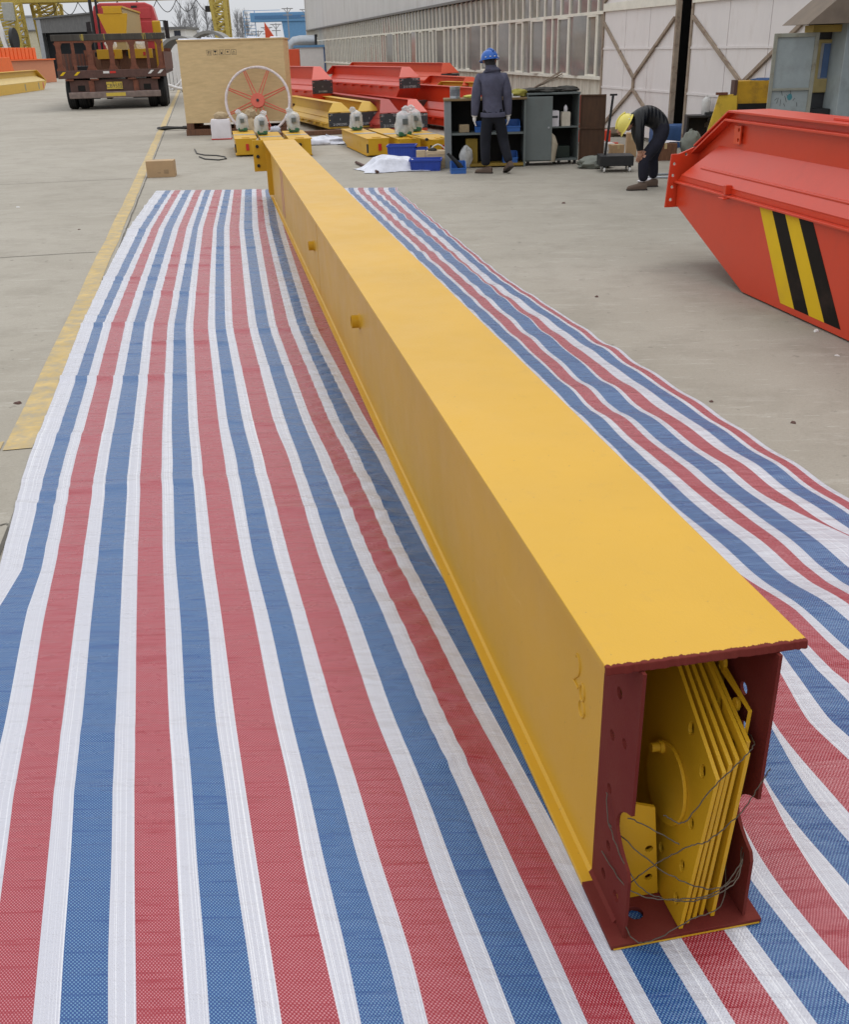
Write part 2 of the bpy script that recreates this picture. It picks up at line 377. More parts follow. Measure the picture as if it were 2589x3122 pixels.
def strip(name, pts, wd, z, mt, lab):
    mb = MB(); k = len(pts); vs = []
    for i in range(k):
        a = Vector(pts[max(0, i - 1)]); b = Vector(pts[min(k - 1, i + 1)]); t = (b - a).normalized(); s_ = Vector((t.y, -t.x, 0)) * wd / 2
        p = Vector(pts[i]); vs += [(p.x - s_.x, p.y - s_.y, z), (p.x + s_.x, p.y + s_.y, z)]
    mb.add(vs, [(2 * i, 2 * i + 1, 2 * i + 3, 2 * i + 2) for i in range(k - 1)])
    return tag(mb.build(name, mt, fixn=False), lab, kind='structure')
ya = gnd(55, 1371); yb = gnd(545, 275)
ydir = (yb - ya).normalized(); yn = Vector((ydir.y, -ydir.x, 0))
YW = 0.135
rnd = random.Random(3)
ypts = [tuple(ya + ydir * t + yn * rnd.uniform(-.008, .008)) for t in np.linspace(0, 75, 90)]
strip('painted_line', ypts, YW, 0.004, M_line, 'worn yellow line painted along the yard lane')
strip('painted_line', [tuple(ya - yn * 0.085 + ydir * .06), tuple(ya - yn * 3 + ydir * .06)], .13, 0.004, M_line, 'worn yellow line branching off across the lane')
jp = [tuple(ya + yn * (YW / 2 + .035 + rnd.uniform(-.006, .006)) + ydir * t) for t in np.linspace(-4.5, 70, 160)]
strip('slab_joint', jp, 0.016, 0.0035, M_joint, 'dark slab joint running beside the yellow line')
for t in (5.3, 11.5, 17.6, 24.0, 30.0):
    p0 = ya + yn * (YW / 2 + .03) + ydir * t
    jp = [tuple(p0 - yn * q + ydir * rnd.uniform(-.02, .02)) for q in np.linspace(0.2, 9, 40)]
    strip('slab_joint', jp, 0.014, 0.0035, M_joint, 'dark joint crossing the lane between concrete slabs')
for (a, b) in (((0, 1600), (90, 1590)),):
    p = gnd(*a); q = gnd(*b)
    jp = [tuple(p.lerp(q, t) + Vector((rnd.uniform(-.015, .015), rnd.uniform(-.015, .015), 0))) for t in np.linspace(0, 1, 14)]
    strip('slab_joint', jp, 0.010, 0.0032, M_joint, 'short dark crack in the concrete beside the striped sheet rim')

# ------------------------------------------------------------------ tarpaulin: stripe edges traced, dropped on the ground
ROWS = []   # (y, first stripe, [(l,r)...]) in photograph pixels
def row(y, sc, off, first, vals): ROWS.append((y, first, [(off + a / sc, off + b / sc) for a, b in vals]))
row(583, 1.934, 400, 1, [(185, 217), (238, 275), (300, 337), (362, 400), (420, 455), (478, 522), (540, 575), (593, 640), (660, 700), (727, 757), (780, 820)])
row(583, 1.934, 400, 19, [(1275, 1308), (1333, 1367), (1395, 1430), (1452, 1487), (1515, 1555)])
row(700, 1.339, 0, 1, [(563, 592), (612, 642), (665, 698), (722, 755), (780, 802), (823, 865), (880, 910), (932, 972), (992, 1027), (1052, 1082), (1102, 1135)])
row(1000, 1.339, 0, 1, [(380, 418), (452, 508), (542, 590), (625, 683), (710, 757), (788, 848), (878, 920), (950, 1015), (1048, 1098), (1128, 1180), (1215, 1255)])
row(1300, 1.339, 0, 1, [(248, 305), (347, 425), (468, 545), (585, 663), (700, 770), (808, 893), (930, 993), (1037, 1120), (1170, 1240), (1278, 1350), (1393, 1460)])
row(1400, 1.339, 0, 1, [(200, 262), (307, 397), (443, 527), (577, 660), (705, 782), (823, 915), (965, 1030), (1075, 1180), (1222, 1300), (1348, 1422), (1470, 1545)])
row(1700, 1.339, 0, 1, [(103, 180), (235, 340), (402, 503), (563, 665), (715, 813), (868, 985), (1033, 1122), (1180, 1300), (1358, 1455), (1512, 1605), (1662, 1752)])
row(1900, 1.1607, 0, 2, [(153, 265), (322, 425), (483, 585), (640, 737), (787, 903), (955, 1040), (1090, 1215), (1273, 1365), (1420, 1515), (1565, 1660)])
row(2200, 1.1607, 0, 2, [(100, 222), (292, 410), (480, 598), (658, 762), (832, 970), (1030, 1125), (1190, 1330), (1395, 1505), (1578, 1690)])
row(2400, 0.967, 0, 2, [(45, 162), (220, 333), (397, 512), (567, 665), (722, 855), (908, 998), (1055, 1190), (1248, 1350), (1410, 1518), (1568, 1665)])
row(2700, 0.967, 0, 2, [(8, 135), (205, 328), (397, 525), (585, 697), (767, 905), (970, 1073), (1140, 1283), (1355, 1470), (1543, 1662)])
row(2850, 0.6725, 0, 3, [(133, 222), (278, 370), (418, 503), (550, 655), (703, 785), (832, 933), (985, 1070), (1122, 1208)])
row(3122, 0.6725, 0, 3, [(123, 222), (280, 382), (430, 527), (578, 697), (740, 828), (877, 1000), (1055, 1150), (1203, 1300), (1354, 1448)])
row(3122, 1, 0, 12, [(2233, 2374), (2466, 2586)])
row(1191, 1.4643, 1400, 20, [(500, 565), (590, 680), (700, 770), (830, 900)])
row(1550, 1.4643, 1400, 19, [(960, 1055), (1130, 1215), (1270, 1375), (1430, 1520), (1580, 1670)])
EXTRA = [(23, 'R', 1513, 850), (22, 'L', 1441, 850), (22, 'R', 1466, 850), (23, 'L', 1489, 850),
         (22, 'L', 2589, 1647), (22, 'R', 2589, 1700), (21, 'R', 2589, 1735), (21, 'L', 2589, 1796), (20, 'R', 2589, 1832), (20, 'L', 2589, 1868),
         (19, 'R', 2589, 1912), (19, 'L', 2589, 1987), (18, 'R', 2589, 2031), (18, 'L', 2589, 2131), (17, 'R', 2589, 2183), (17, 'L', 2589, 2301),
         (16, 'R', 2589, 2329), (16, 'L', 2589, 2487), (15, 'R', 2589, 2578), (15, 'L', 2589, 2719), (14, 'R', 2589, 2817), (14, 'L', 2589, 2973),
         (23, 'L', 2589, 1623), (23, 'R', 2589, 1578),
         (19, 'L', 2314, 1767), (19, 'R', 2393, 1767), (14, 'L', 2304, 2624), (14, 'R', 2436, 2624), (15, 'L', 2328, 2416), (15, 'R', 2449, 2416), (16, 'L', 2399, 2291), (16, 'R', 2511, 2291)]
NB = 50                                   # boundary 0 = left rim, 2i-1 / 2i = edges of stripe i, 49 = right rim
pts = {b: [] for b in range(NB)}
for y, first, vals in ROWS:
    for i, (l, r_) in enumerate(vals):
        k = first + i
        p = gnd(l, y); pts[2 * k - 1].append((p.y, p.x)); p = gnd(r_, y); pts[2 * k].append((p.y, p.x))
for k, sd_, x, y in EXTRA:
    p = gnd(x, y); pts[2 * k - 1 if sd_ == 'L' else 2 * k].append((p.y, p.x))
for x, y in ((467, 583), (386, 700), (245, 1000), (129, 1300), (86, 1400), (7, 1700)):
    p = gnd(x, y); pts[0].append((p.y, p.x))
for x, y in ((1212, 583), (1538, 850), (2068, 1191), (2589, 1530)):
    p = gnd(x, y); pts[49].append((p.y, p.x))
YS = np.concatenate([np.linspace(0.3, 4, 230), np.linspace(4.02, 13.75, 420)])
TX = np.full((NB, len(YS)), np.nan)
for b, q in pts.items():
    q = sorted(q)
    if len(q) >= 2:
        yy = np.array([a for a, _ in q]); xx = np.array([c for _, c in q])
        lo, hi = yy[0] - (2.0 if yy[0] < 1.8 else 0.25), yy[-1] + 0.8
        s0 = (xx[1] - xx[0]) / max(yy[1] - yy[0], .2)
        v = np.interp(YS, yy, xx); v = np.where(YS < yy[0], xx[0] + s0 * (YS - yy[0]), v)
        ok = (YS >= lo) & (YS <= hi)
        TX[b, ok] = v[ok]
bi = np.arange(NB)
# mean spacing for extrapolating past the outermost known boundary of a row
wd_mean = np.array([0.10] + [0.118 if (b % 2 == 1 and ((b + 1) // 2) % 2 == 0) else (0.100 if b % 2 == 1 else 0.062) for b in range(1, NB)])
for j in range(len(YS)):
    c = TX[:, j]; ok = ~np.isnan(c); idx = bi[ok]
    cum = np.concatenate([[0], np.cumsum(wd_mean[:-1])])
    f = np.interp(bi, idx, c[ok])
    # distribute hidden stripes by their mean widths
    for a, b in zip(idx[:-1], idx[1:]):
        if b - a > 1:
            f[a:b + 1] = c[a] + (c[b] - c[a]) * (cum[a:b + 1] - cum[a]) / (cum[b] - cum[a])
    f[:idx[0]] = c[idx[0]] - (cum[idx[0]] - cum[:idx[0]])
    f[idx[-1] + 1:] = c[idx[-1]] + (cum[idx[-1] + 1:] - cum[idx[-1]])
    for b in range(1, NB): f[b] = max(f[b], f[b - 1] + 0.006)
    TX[:, j] = f
ker = np.ones(17) / 17
for b in range(NB):
    TX[b] = np.convolve(np.pad(TX[b], 8, mode='edge'), ker, 'valid')
for b in range(1, NB): TX[b] = np.maximum(TX[b], TX[b - 1] + 0.008)

# main girder frame (needed to lay the sheet flat beneath it)
GA, GW, GH, GL = 0.1873, 0.393, 0.676, 11.97
GO = Vector((0.316, 1.468, 0.0))
GD = Vector((-math.sin(GA), math.cos(GA), 0)); GN = Vector((math.cos(GA), math.sin(GA), 0))
def gcoord(x, y):
    d = Vector((x, y, 0)) - GO
    return d.dot(GN), d.dot(GD)
rn = np.random.RandomState(11)
waves = [(rn.uniform(6, 26), rn.uniform(-2.5, 2.5), rn.uniform(0, 6.28), rn.uniform(.3, 1)) for _ in range(16)]
rw = [(rn.uniform(7, 17), rn.uniform(-3, 3), rn.uniform(0, 6.28), rn.uniform(.4, 1)) for _ in range(10)]
folds = [(1.8 + .205 * k + rn.uniform(-.09, .09), rn.uniform(-.20, .10), rn.uniform(.016, .045), rn.uniform(.004, .020) * min(1, .25 + k / 26)) for k in range(60)]
fph = rn.uniform(0, 6.28, 60); ffr = rn.uniform(.8, 2.4, 60)
NSUB = 3
cols = []; colmat = []
for b in range(NB - 1):
    for k in range(NSUB):
        cols.append((b, k / NSUB))
        st = (b + 1) // 2 if b % 2 == 1 else 0
        colmat.append(0 if b % 2 == 0 else (1 if st % 2 == 0 else 2))
cols.append((NB - 1, 0.0))
nc, nr = len(cols), len(YS)
X = np.array([TX[b] * (1 - t) + (TX[min(b + 1, NB - 1)] * t) for b, t in cols])          # nc x nr
Y = np.tile(YS, (nc, 1)) + np.interp(X, [-3.6, -1.5, -.2], [0.28, 0.1, -.05]) * np.clip((YS - 8) / 5.75, 0, 1)
gn = (X - GO.x) * GN.x + (Y - GO.y) * GN.y; gs = (X - GO.x) * GD.x + (Y - GO.y) * GD.y
zl = sum(a * np.sin(f * Y + g_ * X * 2 + p) for f, g_, p, a in waves) / 5.0
zl = np.clip(zl, -.9, 1.6)
zr = sum(a * np.sin(f * Y + g_ * X * 3 + p) for f, g_, p, a in rw) / 3.0
zf = sum(h * np.clip(.35 + np.sin(ffr[i] * X * 2.2 + fph[i]), 0, 1.2) * np.exp(-((Y - y0 - s * X - .03 * np.sin(4 * X + fph[i])) / wd) ** 2) for i, (y0, s, wd, h) in enumerate(folds))
farw = np.clip((Y - 2.0) / 5, 0.2, 1)
left = np.clip((0.0 - gn) / .12, 0, 1); right = np.clip((gn - GW) / .10, 0, 1)
out = np.where((gs < -0.05) , np.maximum(np.maximum(left, right), np.clip((-0.05 - gs) / .15, 0, 1)), np.maximum(left, right))
Z = 0.007 + out * (np.where(gn < GW / 2, 1, 0) * (0.0032 * farw * (zl + 1.0) + zf * .8) + np.where(gn >= GW / 2, 1, 0) * (0.0075 * (zr + 1.0) * np.clip(right, 0, 1)))
# slack ruffles close to the girder's left foot
ruf = np.exp(-((gn + .13) / .12) ** 2) * (gs > 0.6) * (gn < 0)
Z = Z + ruf * 0.0045 * (1.3 + np.sin(23 * gs + 9 * np.sin(3.1 * gs) + 14 * gn) + .7 * np.sin(61 * gs - 30 * gn + 3 * np.sin(7 * gs))) * np.clip((-.01 - gn) / .06, 0, 1)
Z = np.maximum(Z, 0.006)
# irregular rim
me = bpy.data.meshes.new('tarpaulin')
verts = np.stack([X, Y, Z], -1).reshape(-1, 3)
idx = np.arange(nc * nr).reshape(nc, nr)
faces = np.stack([idx[:-1, :-1], idx[1:, :-1], idx[1:, 1:], idx[:-1, 1:]], -1).reshape(-1, 4)
me.from_pydata(verts.tolist(), [], faces.tolist())
me.polygons.foreach_set('material_index', np.repeat(np.array(colmat), nr - 1).tolist())
me.polygons.foreach_set('use_smooth', [True] * len(faces))
uvl = me.uv_layers.new(name='cloth')
U = np.cumsum(np.concatenate([[0], np.repeat(wd_mean[:-1] / NSUB, NSUB)]))[:nc]
UV = np.stack([np.tile(U[:, None], (1, nr)), Y], -1).reshape(-1, 2)
lv = np.empty(len(me.loops), int); me.loops.foreach_get('vertex_index', lv)
uvl.data.foreach_set('uv', UV[lv].reshape(-1).tolist())
def tarp_mat(name, dark, light, band=False):
    M = bpy.data.materials.new(name); M.use_nodes = True; n = M.node_tree; L = n.links; b = n.nodes['Principled BSDF']
    uv = n.nodes.new('ShaderNodeUVMap'); uv.uv_map = 'cloth'; sx = n.nodes.new('ShaderNodeSeparateXYZ'); L.new(uv.outputs[0], sx.inputs[0])
    def mth(op, a, c=None):
        q = n.nodes.new('ShaderNodeMath'); q.operation = op
        for i, v in ((0, a), (1, c)):
            if v is None: continue
            if isinstance(v, (int, float)): q.inputs[i].default_value = v
            else: L.new(v, q.inputs[i])
        return q.outputs[0]
    def noise(st, det=4, ro=.6, sc=1.0):
        mp = n.nodes.new('ShaderNodeMapping'); mp.inputs['Scale'].default_value = st; L.new(uv.outputs[0], mp.inputs[0])
        z = n.nodes.new('ShaderNodeTexNoise'); z.inputs['Scale'].default_value = sc; z.inputs['Detail'].default_value = det
        z.inputs['Roughness'].default_value = ro; L.new(mp.outputs[0], z.inputs[0]); return z.outputs[0]
    def rng(s, a, c, d, e):
        r = n.nodes.new('ShaderNodeMapRange'); r.inputs[1].default_value = a; r.inputs[2].default_value = c
        r.inputs[3].default_value = d; r.inputs[4].default_value = e; L.new(s, r.inputs[0]); return r.outputs[0]
    def mix(f, a, c):
        x = n.nodes.new('ShaderNodeMix'); x.data_type = 'RGBA'; L.new(f, x.inputs[0])
        for i, q in ((6, a), (7, c)):
            if isinstance(q, tuple): x.inputs[i].default_value = (*q, 1)
            else: L.new(q, x.inputs[i])
        return x.outputs[2]
    PI2 = 2 * math.pi; p = 0.0088
    wob = mth('MULTIPLY', noise((3, 14, 1), 3), 6.0)
    su = mth('SINE', mth('MULTIPLY', sx.outputs[0], PI2 / p)); sv = mth('SINE', mth('ADD', mth('MULTIPLY', sx.outputs[1], PI2 / p), wob))
    dot = mth('MULTIPLY', su, sv)
    if band:
        lines = noise((420, .35, 1), 2, .5)
        c = mix(rng(lines, .56, .64, 0, 1), dark, light)
        c = mix(rng(noise((90, 160, 1), 2), .45, .75, 0, .35), c, (0.44, 0.44, 0.47))
    else:
        c = mix(rng(dot, .05, .40, 0, 1), dark, light)
        c = mix(rng(noise((4, 110, 1), 3, .6), .55, .68, 0, .85), c, dark)      # missed weft threads, darkened further to imitate fold shade in the colour
        c = mix(rng(noise((1.1, 17, 1), 3, .6), .61, .66, 0, .5), c, dark)  # broader dark lines: crease shading painted into the weave
    L.new(c, b.inputs['Base Color'])
    rg = rng(noise((6, 10, 1), 4), .3, .7, .22, .38); L.new(rg, b.inputs['Roughness'])
    b.inputs['Specular IOR Level'].default_value = 0.5
    b.inputs['Sheen Weight'].default_value = 0.18; b.inputs['Sheen Roughness'].default_value = 0.4
    h1 = noise((5, 26, 1), 5, .62); h2 = noise((14, 8, 1), 4, .6)
    def crinkle(st):
        mp = n.nodes.new('ShaderNodeMapping'); mp.inputs['Scale'].default_value = st; L.new(uv.outputs[0], mp.inputs[0])
        nn = n.nodes.new('ShaderNodeTexNoise'); nn.inputs['Scale'].default_value = 1.0; nn.inputs['Detail'].default_value = 2; L.new(mp.outputs[0], nn.inputs[0])
        va = n.nodes.new('ShaderNodeVectorMath'); va.operation = 'MULTIPLY_ADD'; va.inputs[1].default_value = (.5, .5, .5); L.new(nn.outputs['Color'], va.inputs[0]); L.new(mp.outputs[0], va.inputs[2])
        v_ = n.nodes.new('ShaderNodeTexVoronoi'); v_.feature = 'DISTANCE_TO_EDGE'; v_.inputs['Scale'].default_value = 1.0; L.new(va.outputs[0], v_.inputs['Vector']); return rng(v_.outputs['Distance'], 0, .16, 0, 1)
    hh = mth('ADD', mth('ADD', mth('MULTIPLY', h1, 1.0), mth('MULTIPLY', h2, .6)), mth('ADD', mth('MULTIPLY', crinkle((2.2, 7.0, 1)), -.40), mth('MULTIPLY', crinkle((5.5, 13, 1)), -.16)))
    bp = n.nodes.new('ShaderNodeBump'); bp.inputs['Strength'].default_value = 0.55; bp.inputs['Distance'].default_value = 0.012
    L.new(hh, bp.inputs['Height'])
    b2 = n.nodes.new('ShaderNodeBump'); b2.inputs['Strength'].default_value = 0.25; b2.inputs['Distance'].default_value = 0.0015
    L.new(dot, b2.inputs['Height']); L.new(bp.outputs[0], b2.inputs['Normal']); L.new(b2.outputs[0], b.inputs['Normal'])
    return M
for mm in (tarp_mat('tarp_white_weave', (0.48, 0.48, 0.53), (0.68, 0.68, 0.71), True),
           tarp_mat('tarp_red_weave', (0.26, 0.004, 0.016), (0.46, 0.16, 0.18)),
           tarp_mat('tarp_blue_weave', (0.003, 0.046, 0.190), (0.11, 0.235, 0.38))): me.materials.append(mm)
o = bpy.data.objects.new('tarpaulin', me); COL.objects.link(o)
tag(o, 'red white and blue striped woven plastic sheet spread under the long yellow girder', 'tarpaulin')

# ------------------------------------------------------------------ main yellow girder
def two_tone(name, thr, jag, axis_y=True, jscale=60):
    """yellow coat over oxide primer, bare of yellow at the splice end"""
    M = bpy.data.materials.new(name); M.use_nodes = True; n = M.node_tree; L = n.links; b = n.nodes['Principled BSDF']
    tc = n.nodes.new('ShaderNodeTexCoord'); sx = n.nodes.new('ShaderNodeSeparateXYZ'); L.new(tc.outputs['Object'], sx.inputs[0])
    def noise(sc, det=4, st=(1, 1, 1), ro=.6):
        mp = n.nodes.new('ShaderNodeMapping'); mp.inputs['Scale'].default_value = st; L.new(tc.outputs['Object'], mp.inputs[0])
        z = n.nodes.new('ShaderNodeTexNoise'); z.inputs['Scale'].default_value = sc; z.inputs['Detail'].default_value = det
        z.inputs['Roughness'].default_value = ro
        L.new(mp.outputs[0], z.inputs[0]); return z.outputs[0]
    def rng(s, a, c, d, e):
        r = n.nodes.new('ShaderNodeMapRange'); r.inputs[1].default_value = a; r.inputs[2].default_value = c
        r.inputs[3].default_value = d; r.inputs[4].default_value = e; L.new(s, r.inputs[0]); return r.outputs[0]
    def mth(op, a, c):
        q = n.nodes.new('ShaderNodeMath'); q.operation = op
        for i, v in ((0, a), (1, c)):
            if isinstance(v, (int, float)): q.inputs[i].default_value = v
            else: L.new(v, q.inputs[i])
        return q.outputs[0]
    def mix(f, a, c):
        x = n.nodes.new('ShaderNodeMix'); x.data_type = 'RGBA'
        if isinstance(f, float): x.inputs[0].default_value = f
        else: L.new(f, x.inputs[0])
        for i, q in ((6, a), (7, c)):
            if isinstance(q, tuple): x.inputs[i].default_value = (*q, 1)
            else: L.new(q, x.inputs[i])
        return x.outputs[2]
    yel = mix(rng(noise(1.2, 4), .35, .65, 0, 1), (0.56, 0.315, 0.020), (0.61, 0.345, 0.027))
    yel = mix(rng(noise(14, 6, ro=.7), .58, .75, 0, .5), yel, (0.50, 0.29, 0.04))
    yel = mix(rng(noise(9, 8, (1.5, .12, 1), .75), .64, .70, 0, .5), yel, (0.74, 0.50, 0.16))   # sling scuffs
    yel = mix(rng(noise(60, 3), .69, .75, 0, .7), yel, (0.30, 0.19, 0.06))
    yel = mix(rng(noise(3.5, 6, (1, .35, 1), .7), .62, .74, 0, .25), yel, (0.64, 0.45, 0.13))   # dust film
    pri = mix(rng(noise(10, 5), .4, .7, 0, .6), (0.130, 0.018, 0.014), (0.150, 0.032, 0.022))
    yv = mth('ADD', sx.outputs[1], mth('MULTIPLY', mth('SUBTRACT', noise(jscale, 5, (1, .12, 1), .7), .5), jag))
    f = rng(yv, thr - .0008, thr + .0008, 0, 1)
    chips = rng(noise(38, 4, (1, .5, .35)), .735, .745, 0, 1)
    pri = mix(chips, pri, (0.62, 0.37, 0.03))
    L.new(mix(f, pri, yel), b.inputs['Base Color'])
    L.new(mth('SUBTRACT', rng(noise(5, 4), .3, .7, .74, .84), mth('MULTIPLY', f, .40)), b.inputs['Roughness']); L.new(mth('ADD', mth('MULTIPLY', f, .17), .18), b.inputs['Specular IOR Level'])
    bp = n.nodes.new('ShaderNodeBump'); bp.inputs['Strength'].default_value = 0.12; bp.inputs['Distance'].default_value = 0.004
    L.new(mth('ADD', noise(170, 3), mth('MULTIPLY', noise(2.2, 3), 2.0)), bp.inputs['Height']); L.new(bp.outputs[0], b.inputs['Normal'])
    return M
GT = thing('main_girder', GO + Vector((0, 0, 0.008)), GA, 'long yellow box girder with raw red primer end lying on the striped sheet', 'girder')
M_tf = two_tone('girder_flange_paint', 0.008, .030); M_wb = two_tone('girder_web_paint', 0.165, .002); M_bf = two_tone('girder_foot_paint', 0.14, .004)
H0 = GH - 0.008
# top flange with flame-cut front edge and slightly rounded corners
mb = MB(); rr = random.Random(5); nx = 60
fr_t = [(GW * i / nx, rr.uniform(-.0012, .0012)) for i in range(nx + 1)]; fr_b = [(x, y - .003 + rr.uniform(-.0012, .0012)) for x, y in fr_t]
z1, z0 = H0, H0 - .016
vs = [(x, y, z1) for x, y in fr_t] + [(x, y, z0) for x, y in fr_b] + [(GW * i / nx, GL, z1) for i in range(nx + 1)] + [(GW * i / nx, GL, z0) for i in range(nx + 1)]
N = nx + 1; fs = []
for i in range(nx):
    fs += [(i, i + 1, 2 * N + i + 1, 2 * N + i), (N + i + 1, N + i, 3 * N + i, 3 * N + i + 1), (i, N + i, N + i + 1, i + 1), (2 * N + i, 2 * N + i + 1, 3 * N + i + 1, 3 * N + i)]
fs += [(0, 2 * N, 3 * N, N), (nx, N + nx, 3 * N + nx, 2 * N + nx)]
mb.add(vs, fs); mb.build('top_flange', M_tf, GT, bevel=.002)
# webs with bolt holes and the half-moon notches
WL, WR, TW = 0.066, 0.337, 0.007
def notch(zt, zb, s_in, s_edge):
    pts_ = []
    for i in range(13):
        t = i / 12; a = math.pi * t
        pts_.append((s_edge + (s_in - s_edge) * math.sin(a) ** .75, zt + (zb - zt) * t))
    return pts_
def web_outline(s_edge, zt, zb, s_in, low_edge):
    p = [(GL, .013), (GL, z0 - .001), (s_edge, z0 - .001)] + notch(zt, zb, s_in, s_edge) + [(low_edge, zb - .02), (low_edge, .013)]
    return p
holes_l = [circle(.085, .545, .013), circle(.045, .455, .011), circle(.105, .43, .012), circle(.10, .30, .011), circle(.085, .16, .012), circle(.03, .075, .013), circle(.10, .07, .012)]
mb = MB(); mb.plate(web_outline(-.012, .325, .185, .055, -.022), holes_l, lambda u, v, w: (WL + w, u, v), TW); mb.build('web', M_wb, GT)
holes_r = [circle(.09, .51, .014), circle(.07, .43, .014), circle(.08, .13, .014), circle(.11, .30, .011)]
mb = MB(); mb.plate(web_outline(-.012, .315, .18, .06, -.02), holes_r, lambda u, v, w: (WR - w, u, v), TW); mb.build('web', M_wb, GT)
# foot plate, chamfer welds
mb = MB(); mb.plate([(.035, -.036), (.366, -.036), (.366, GL), (.035, GL)], [circle(.115, .035, .017)], lambda u, v, w: (u, v, w), .012)
mb.build('bottom_flange', M_bf, GT, bevel=.0015)
mb = MB()
for x, dx in ((WL, -.007), (WR, .007)):
    mb.prism([(x, .012), (x + dx, .012), (x, .020)], .02, GL - .01, 'y'); mb.prism([(x, z0), (x + dx, z0), (x, z0 - .008)], .003, GL - .01, 'y')
mb.build('weld_bead', M_wb, GT)
mb = MB(); mb.box(WL + TW + .001, WR - TW - .001, .95, .958, .014, z0 - .002); mb.build('diaphragm', M_prim, GT)
for s_ in (5.95,):
    mb = MB(); mb.tube([(WL - .0006, s_ + rr.uniform(-.002, .002), .03 + (z0 - .05) * k / 12) for k in range(13)], .0013, 6); mb.build('seam_weld', M_wb, GT, smooth=True)
mb = MB(); mb.box(.040, .361, -.0375, -.0362, .001, .0045); mb.build('paint_edge', M_yel, GT)
# pipe sockets on the web
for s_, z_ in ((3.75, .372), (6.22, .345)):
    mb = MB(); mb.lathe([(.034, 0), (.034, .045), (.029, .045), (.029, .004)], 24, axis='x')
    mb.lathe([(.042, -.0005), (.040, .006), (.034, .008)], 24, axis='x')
    mb.lathe([(.0, .006), (.0285, .006)], 24, axis='x', mi=1); so_ = mb.build('pipe_socket', [M_yel, M_prim], GT, smooth=True); so_.location = (WL, s_, z_); so_.scale = (-1, 1, 1)  # primer disc darkens the bore floor in place of shade
# raised weld-bead figures on the web near the splice
def bead(pts_, nm='weld_figure'):
    mb = MB(); mb.tube([(WL - .0005, .30 - u, .43 + v) for u, v in pts_], .0032, 6); return mb.build(nm, M_wb, GT, smooth=True)
arc = lambda cx, cy, rx, ry, a0, a1, k=14: [(cx + rx * math.cos(R(a0 + (a1 - a0) * i / k)), cy + ry * math.sin(R(a0 + (a1 - a0) * i / k))) for i in range(k + 1)]
bead([(-.022, .045)] + arc(-.018, .028, .020, .026, 100, -50) + [(-.030, -.018), (.0, -.022)])
bead(arc(.022, -.018, .014, .020, 0, 360)); bead(arc(.024, -.058, .017, .021, 0, 360))
# far end: connection plate with bolts, ribs and the red sticker bands
mb = MB(); mb.box(-.13, GW + .13, GL, GL + .022, .30, H0 + .005); mb.build('end_plate', M_yel, GT, bevel=.003)
for x in (-.075, GW + .075):
    for z in (.37, .48, .60):
        mb = MB(); mb.lathe([(.022, 0), (.022, .018), (.010, .018), (.010, .032)], 6, axis='y'); b_ = mb.build('bolt', M_black, GT); b_.location = (x, GL, z); b_.scale = (1, -1, 1)
for s_, d_ in ((GL - .35, .055), (GL - .12, .05)):
    mb = MB(); mb.box(WL - d_, WL, s_, s_ + .012, .05, z0 - .012); mb.build('stiffener', M_yel, GT)
for s_, w_ in ((9.55, .12), (9.80, .10)):
    mb = MB(); mb.box(WL - .0012, WL - .0002, s_, s_ + w_, .06, .60)
    mb.build('warning_band', mat('faded_red_band', (0.42, 0.16, 0.13), .5), GT)

# bundle of splice plates wired inside the open end (things of their own, resting on the foot plate)
def splice_plate(x, lean, yoff, kz, lab):
    h, wdt, fl = .575, .56, 0.0
    """flat eight-sided yellow plate standing on edge; its long side runs back into the girder"""
    L_ = wdt
    out_ = [(0.012, 0.0), (0.0, kz), (.34, h), (L_ - .03, h), (L_, h * .85), (L_, .10), (L_ * .6, 0)]
    hs_ = [circle(.05, kz - .02, .012, 12, .9, 1.3), circle(.12, kz + .03, .012, 12, .9, 1.3), circle(.05, kz - .15, .011, 12, .9, 1.3), circle(.05, kz - .26, .011, 12, .9, 1.3), circle(.045, .05, .011, 12, .9, 1.3), circle(.28, .49, .011), circle(.14, .10, .011)]
    t = thing('splice_plate', GO + GN * x + GD * yoff + Vector((0, 0, .0215)), GA + fl, lab, 'steel plate', 'yellow splice plates wired into the girder end', ry=lean)
    mb = MB(); mb.plate(out_, hs_, lambda u, v, w: (w, u, v), .0085); mb.build('plate', M_yel, t, bevel=.001)
    return t
sp = splice_plate(.186, .085, -.038, .395, 'yellow steel plate with a welded round disc, first in the wired bundle')
mb = MB(); mb.lathe([(.088, 0), (.088, .008)], 40, axis='x'); d_ = mb.build('disc', M_yel, sp, bevel=.001); d_.location = (-.0085, .165, .255)
mb = MB(); mb.lathe([(.010, 0), (.010, .018), (.014, .018), (.014, .026)], 12, axis='x'); d_ = mb.build('pin', M_yel, sp, smooth=True); d_.location = (-.0345, .20, .32)
splice_plate(.205, .080, -.028, .400, 'yellow steel plate leaning against the disc plate, second in the bundle')
splice_plate(.224, .070, -.020, .41, 'yellow steel plate third from the disc plate in the wired bundle')
splice_plate(.242, .065, -.015, .415, 'yellow steel plate fourth from the disc plate in the wired bundle')
splice_plate(.264, .050, -.022, .43, 'yellow steel plate fifth from the disc plate in the wired bundle')
splice_plate(.276, .046, .000, .44, 'yellow steel plate sixth from the disc plate in the wired bundle')
splice_plate(.292, .032, .028, .49, 'yellow steel plate of the bundle standing closest to the holed right web')
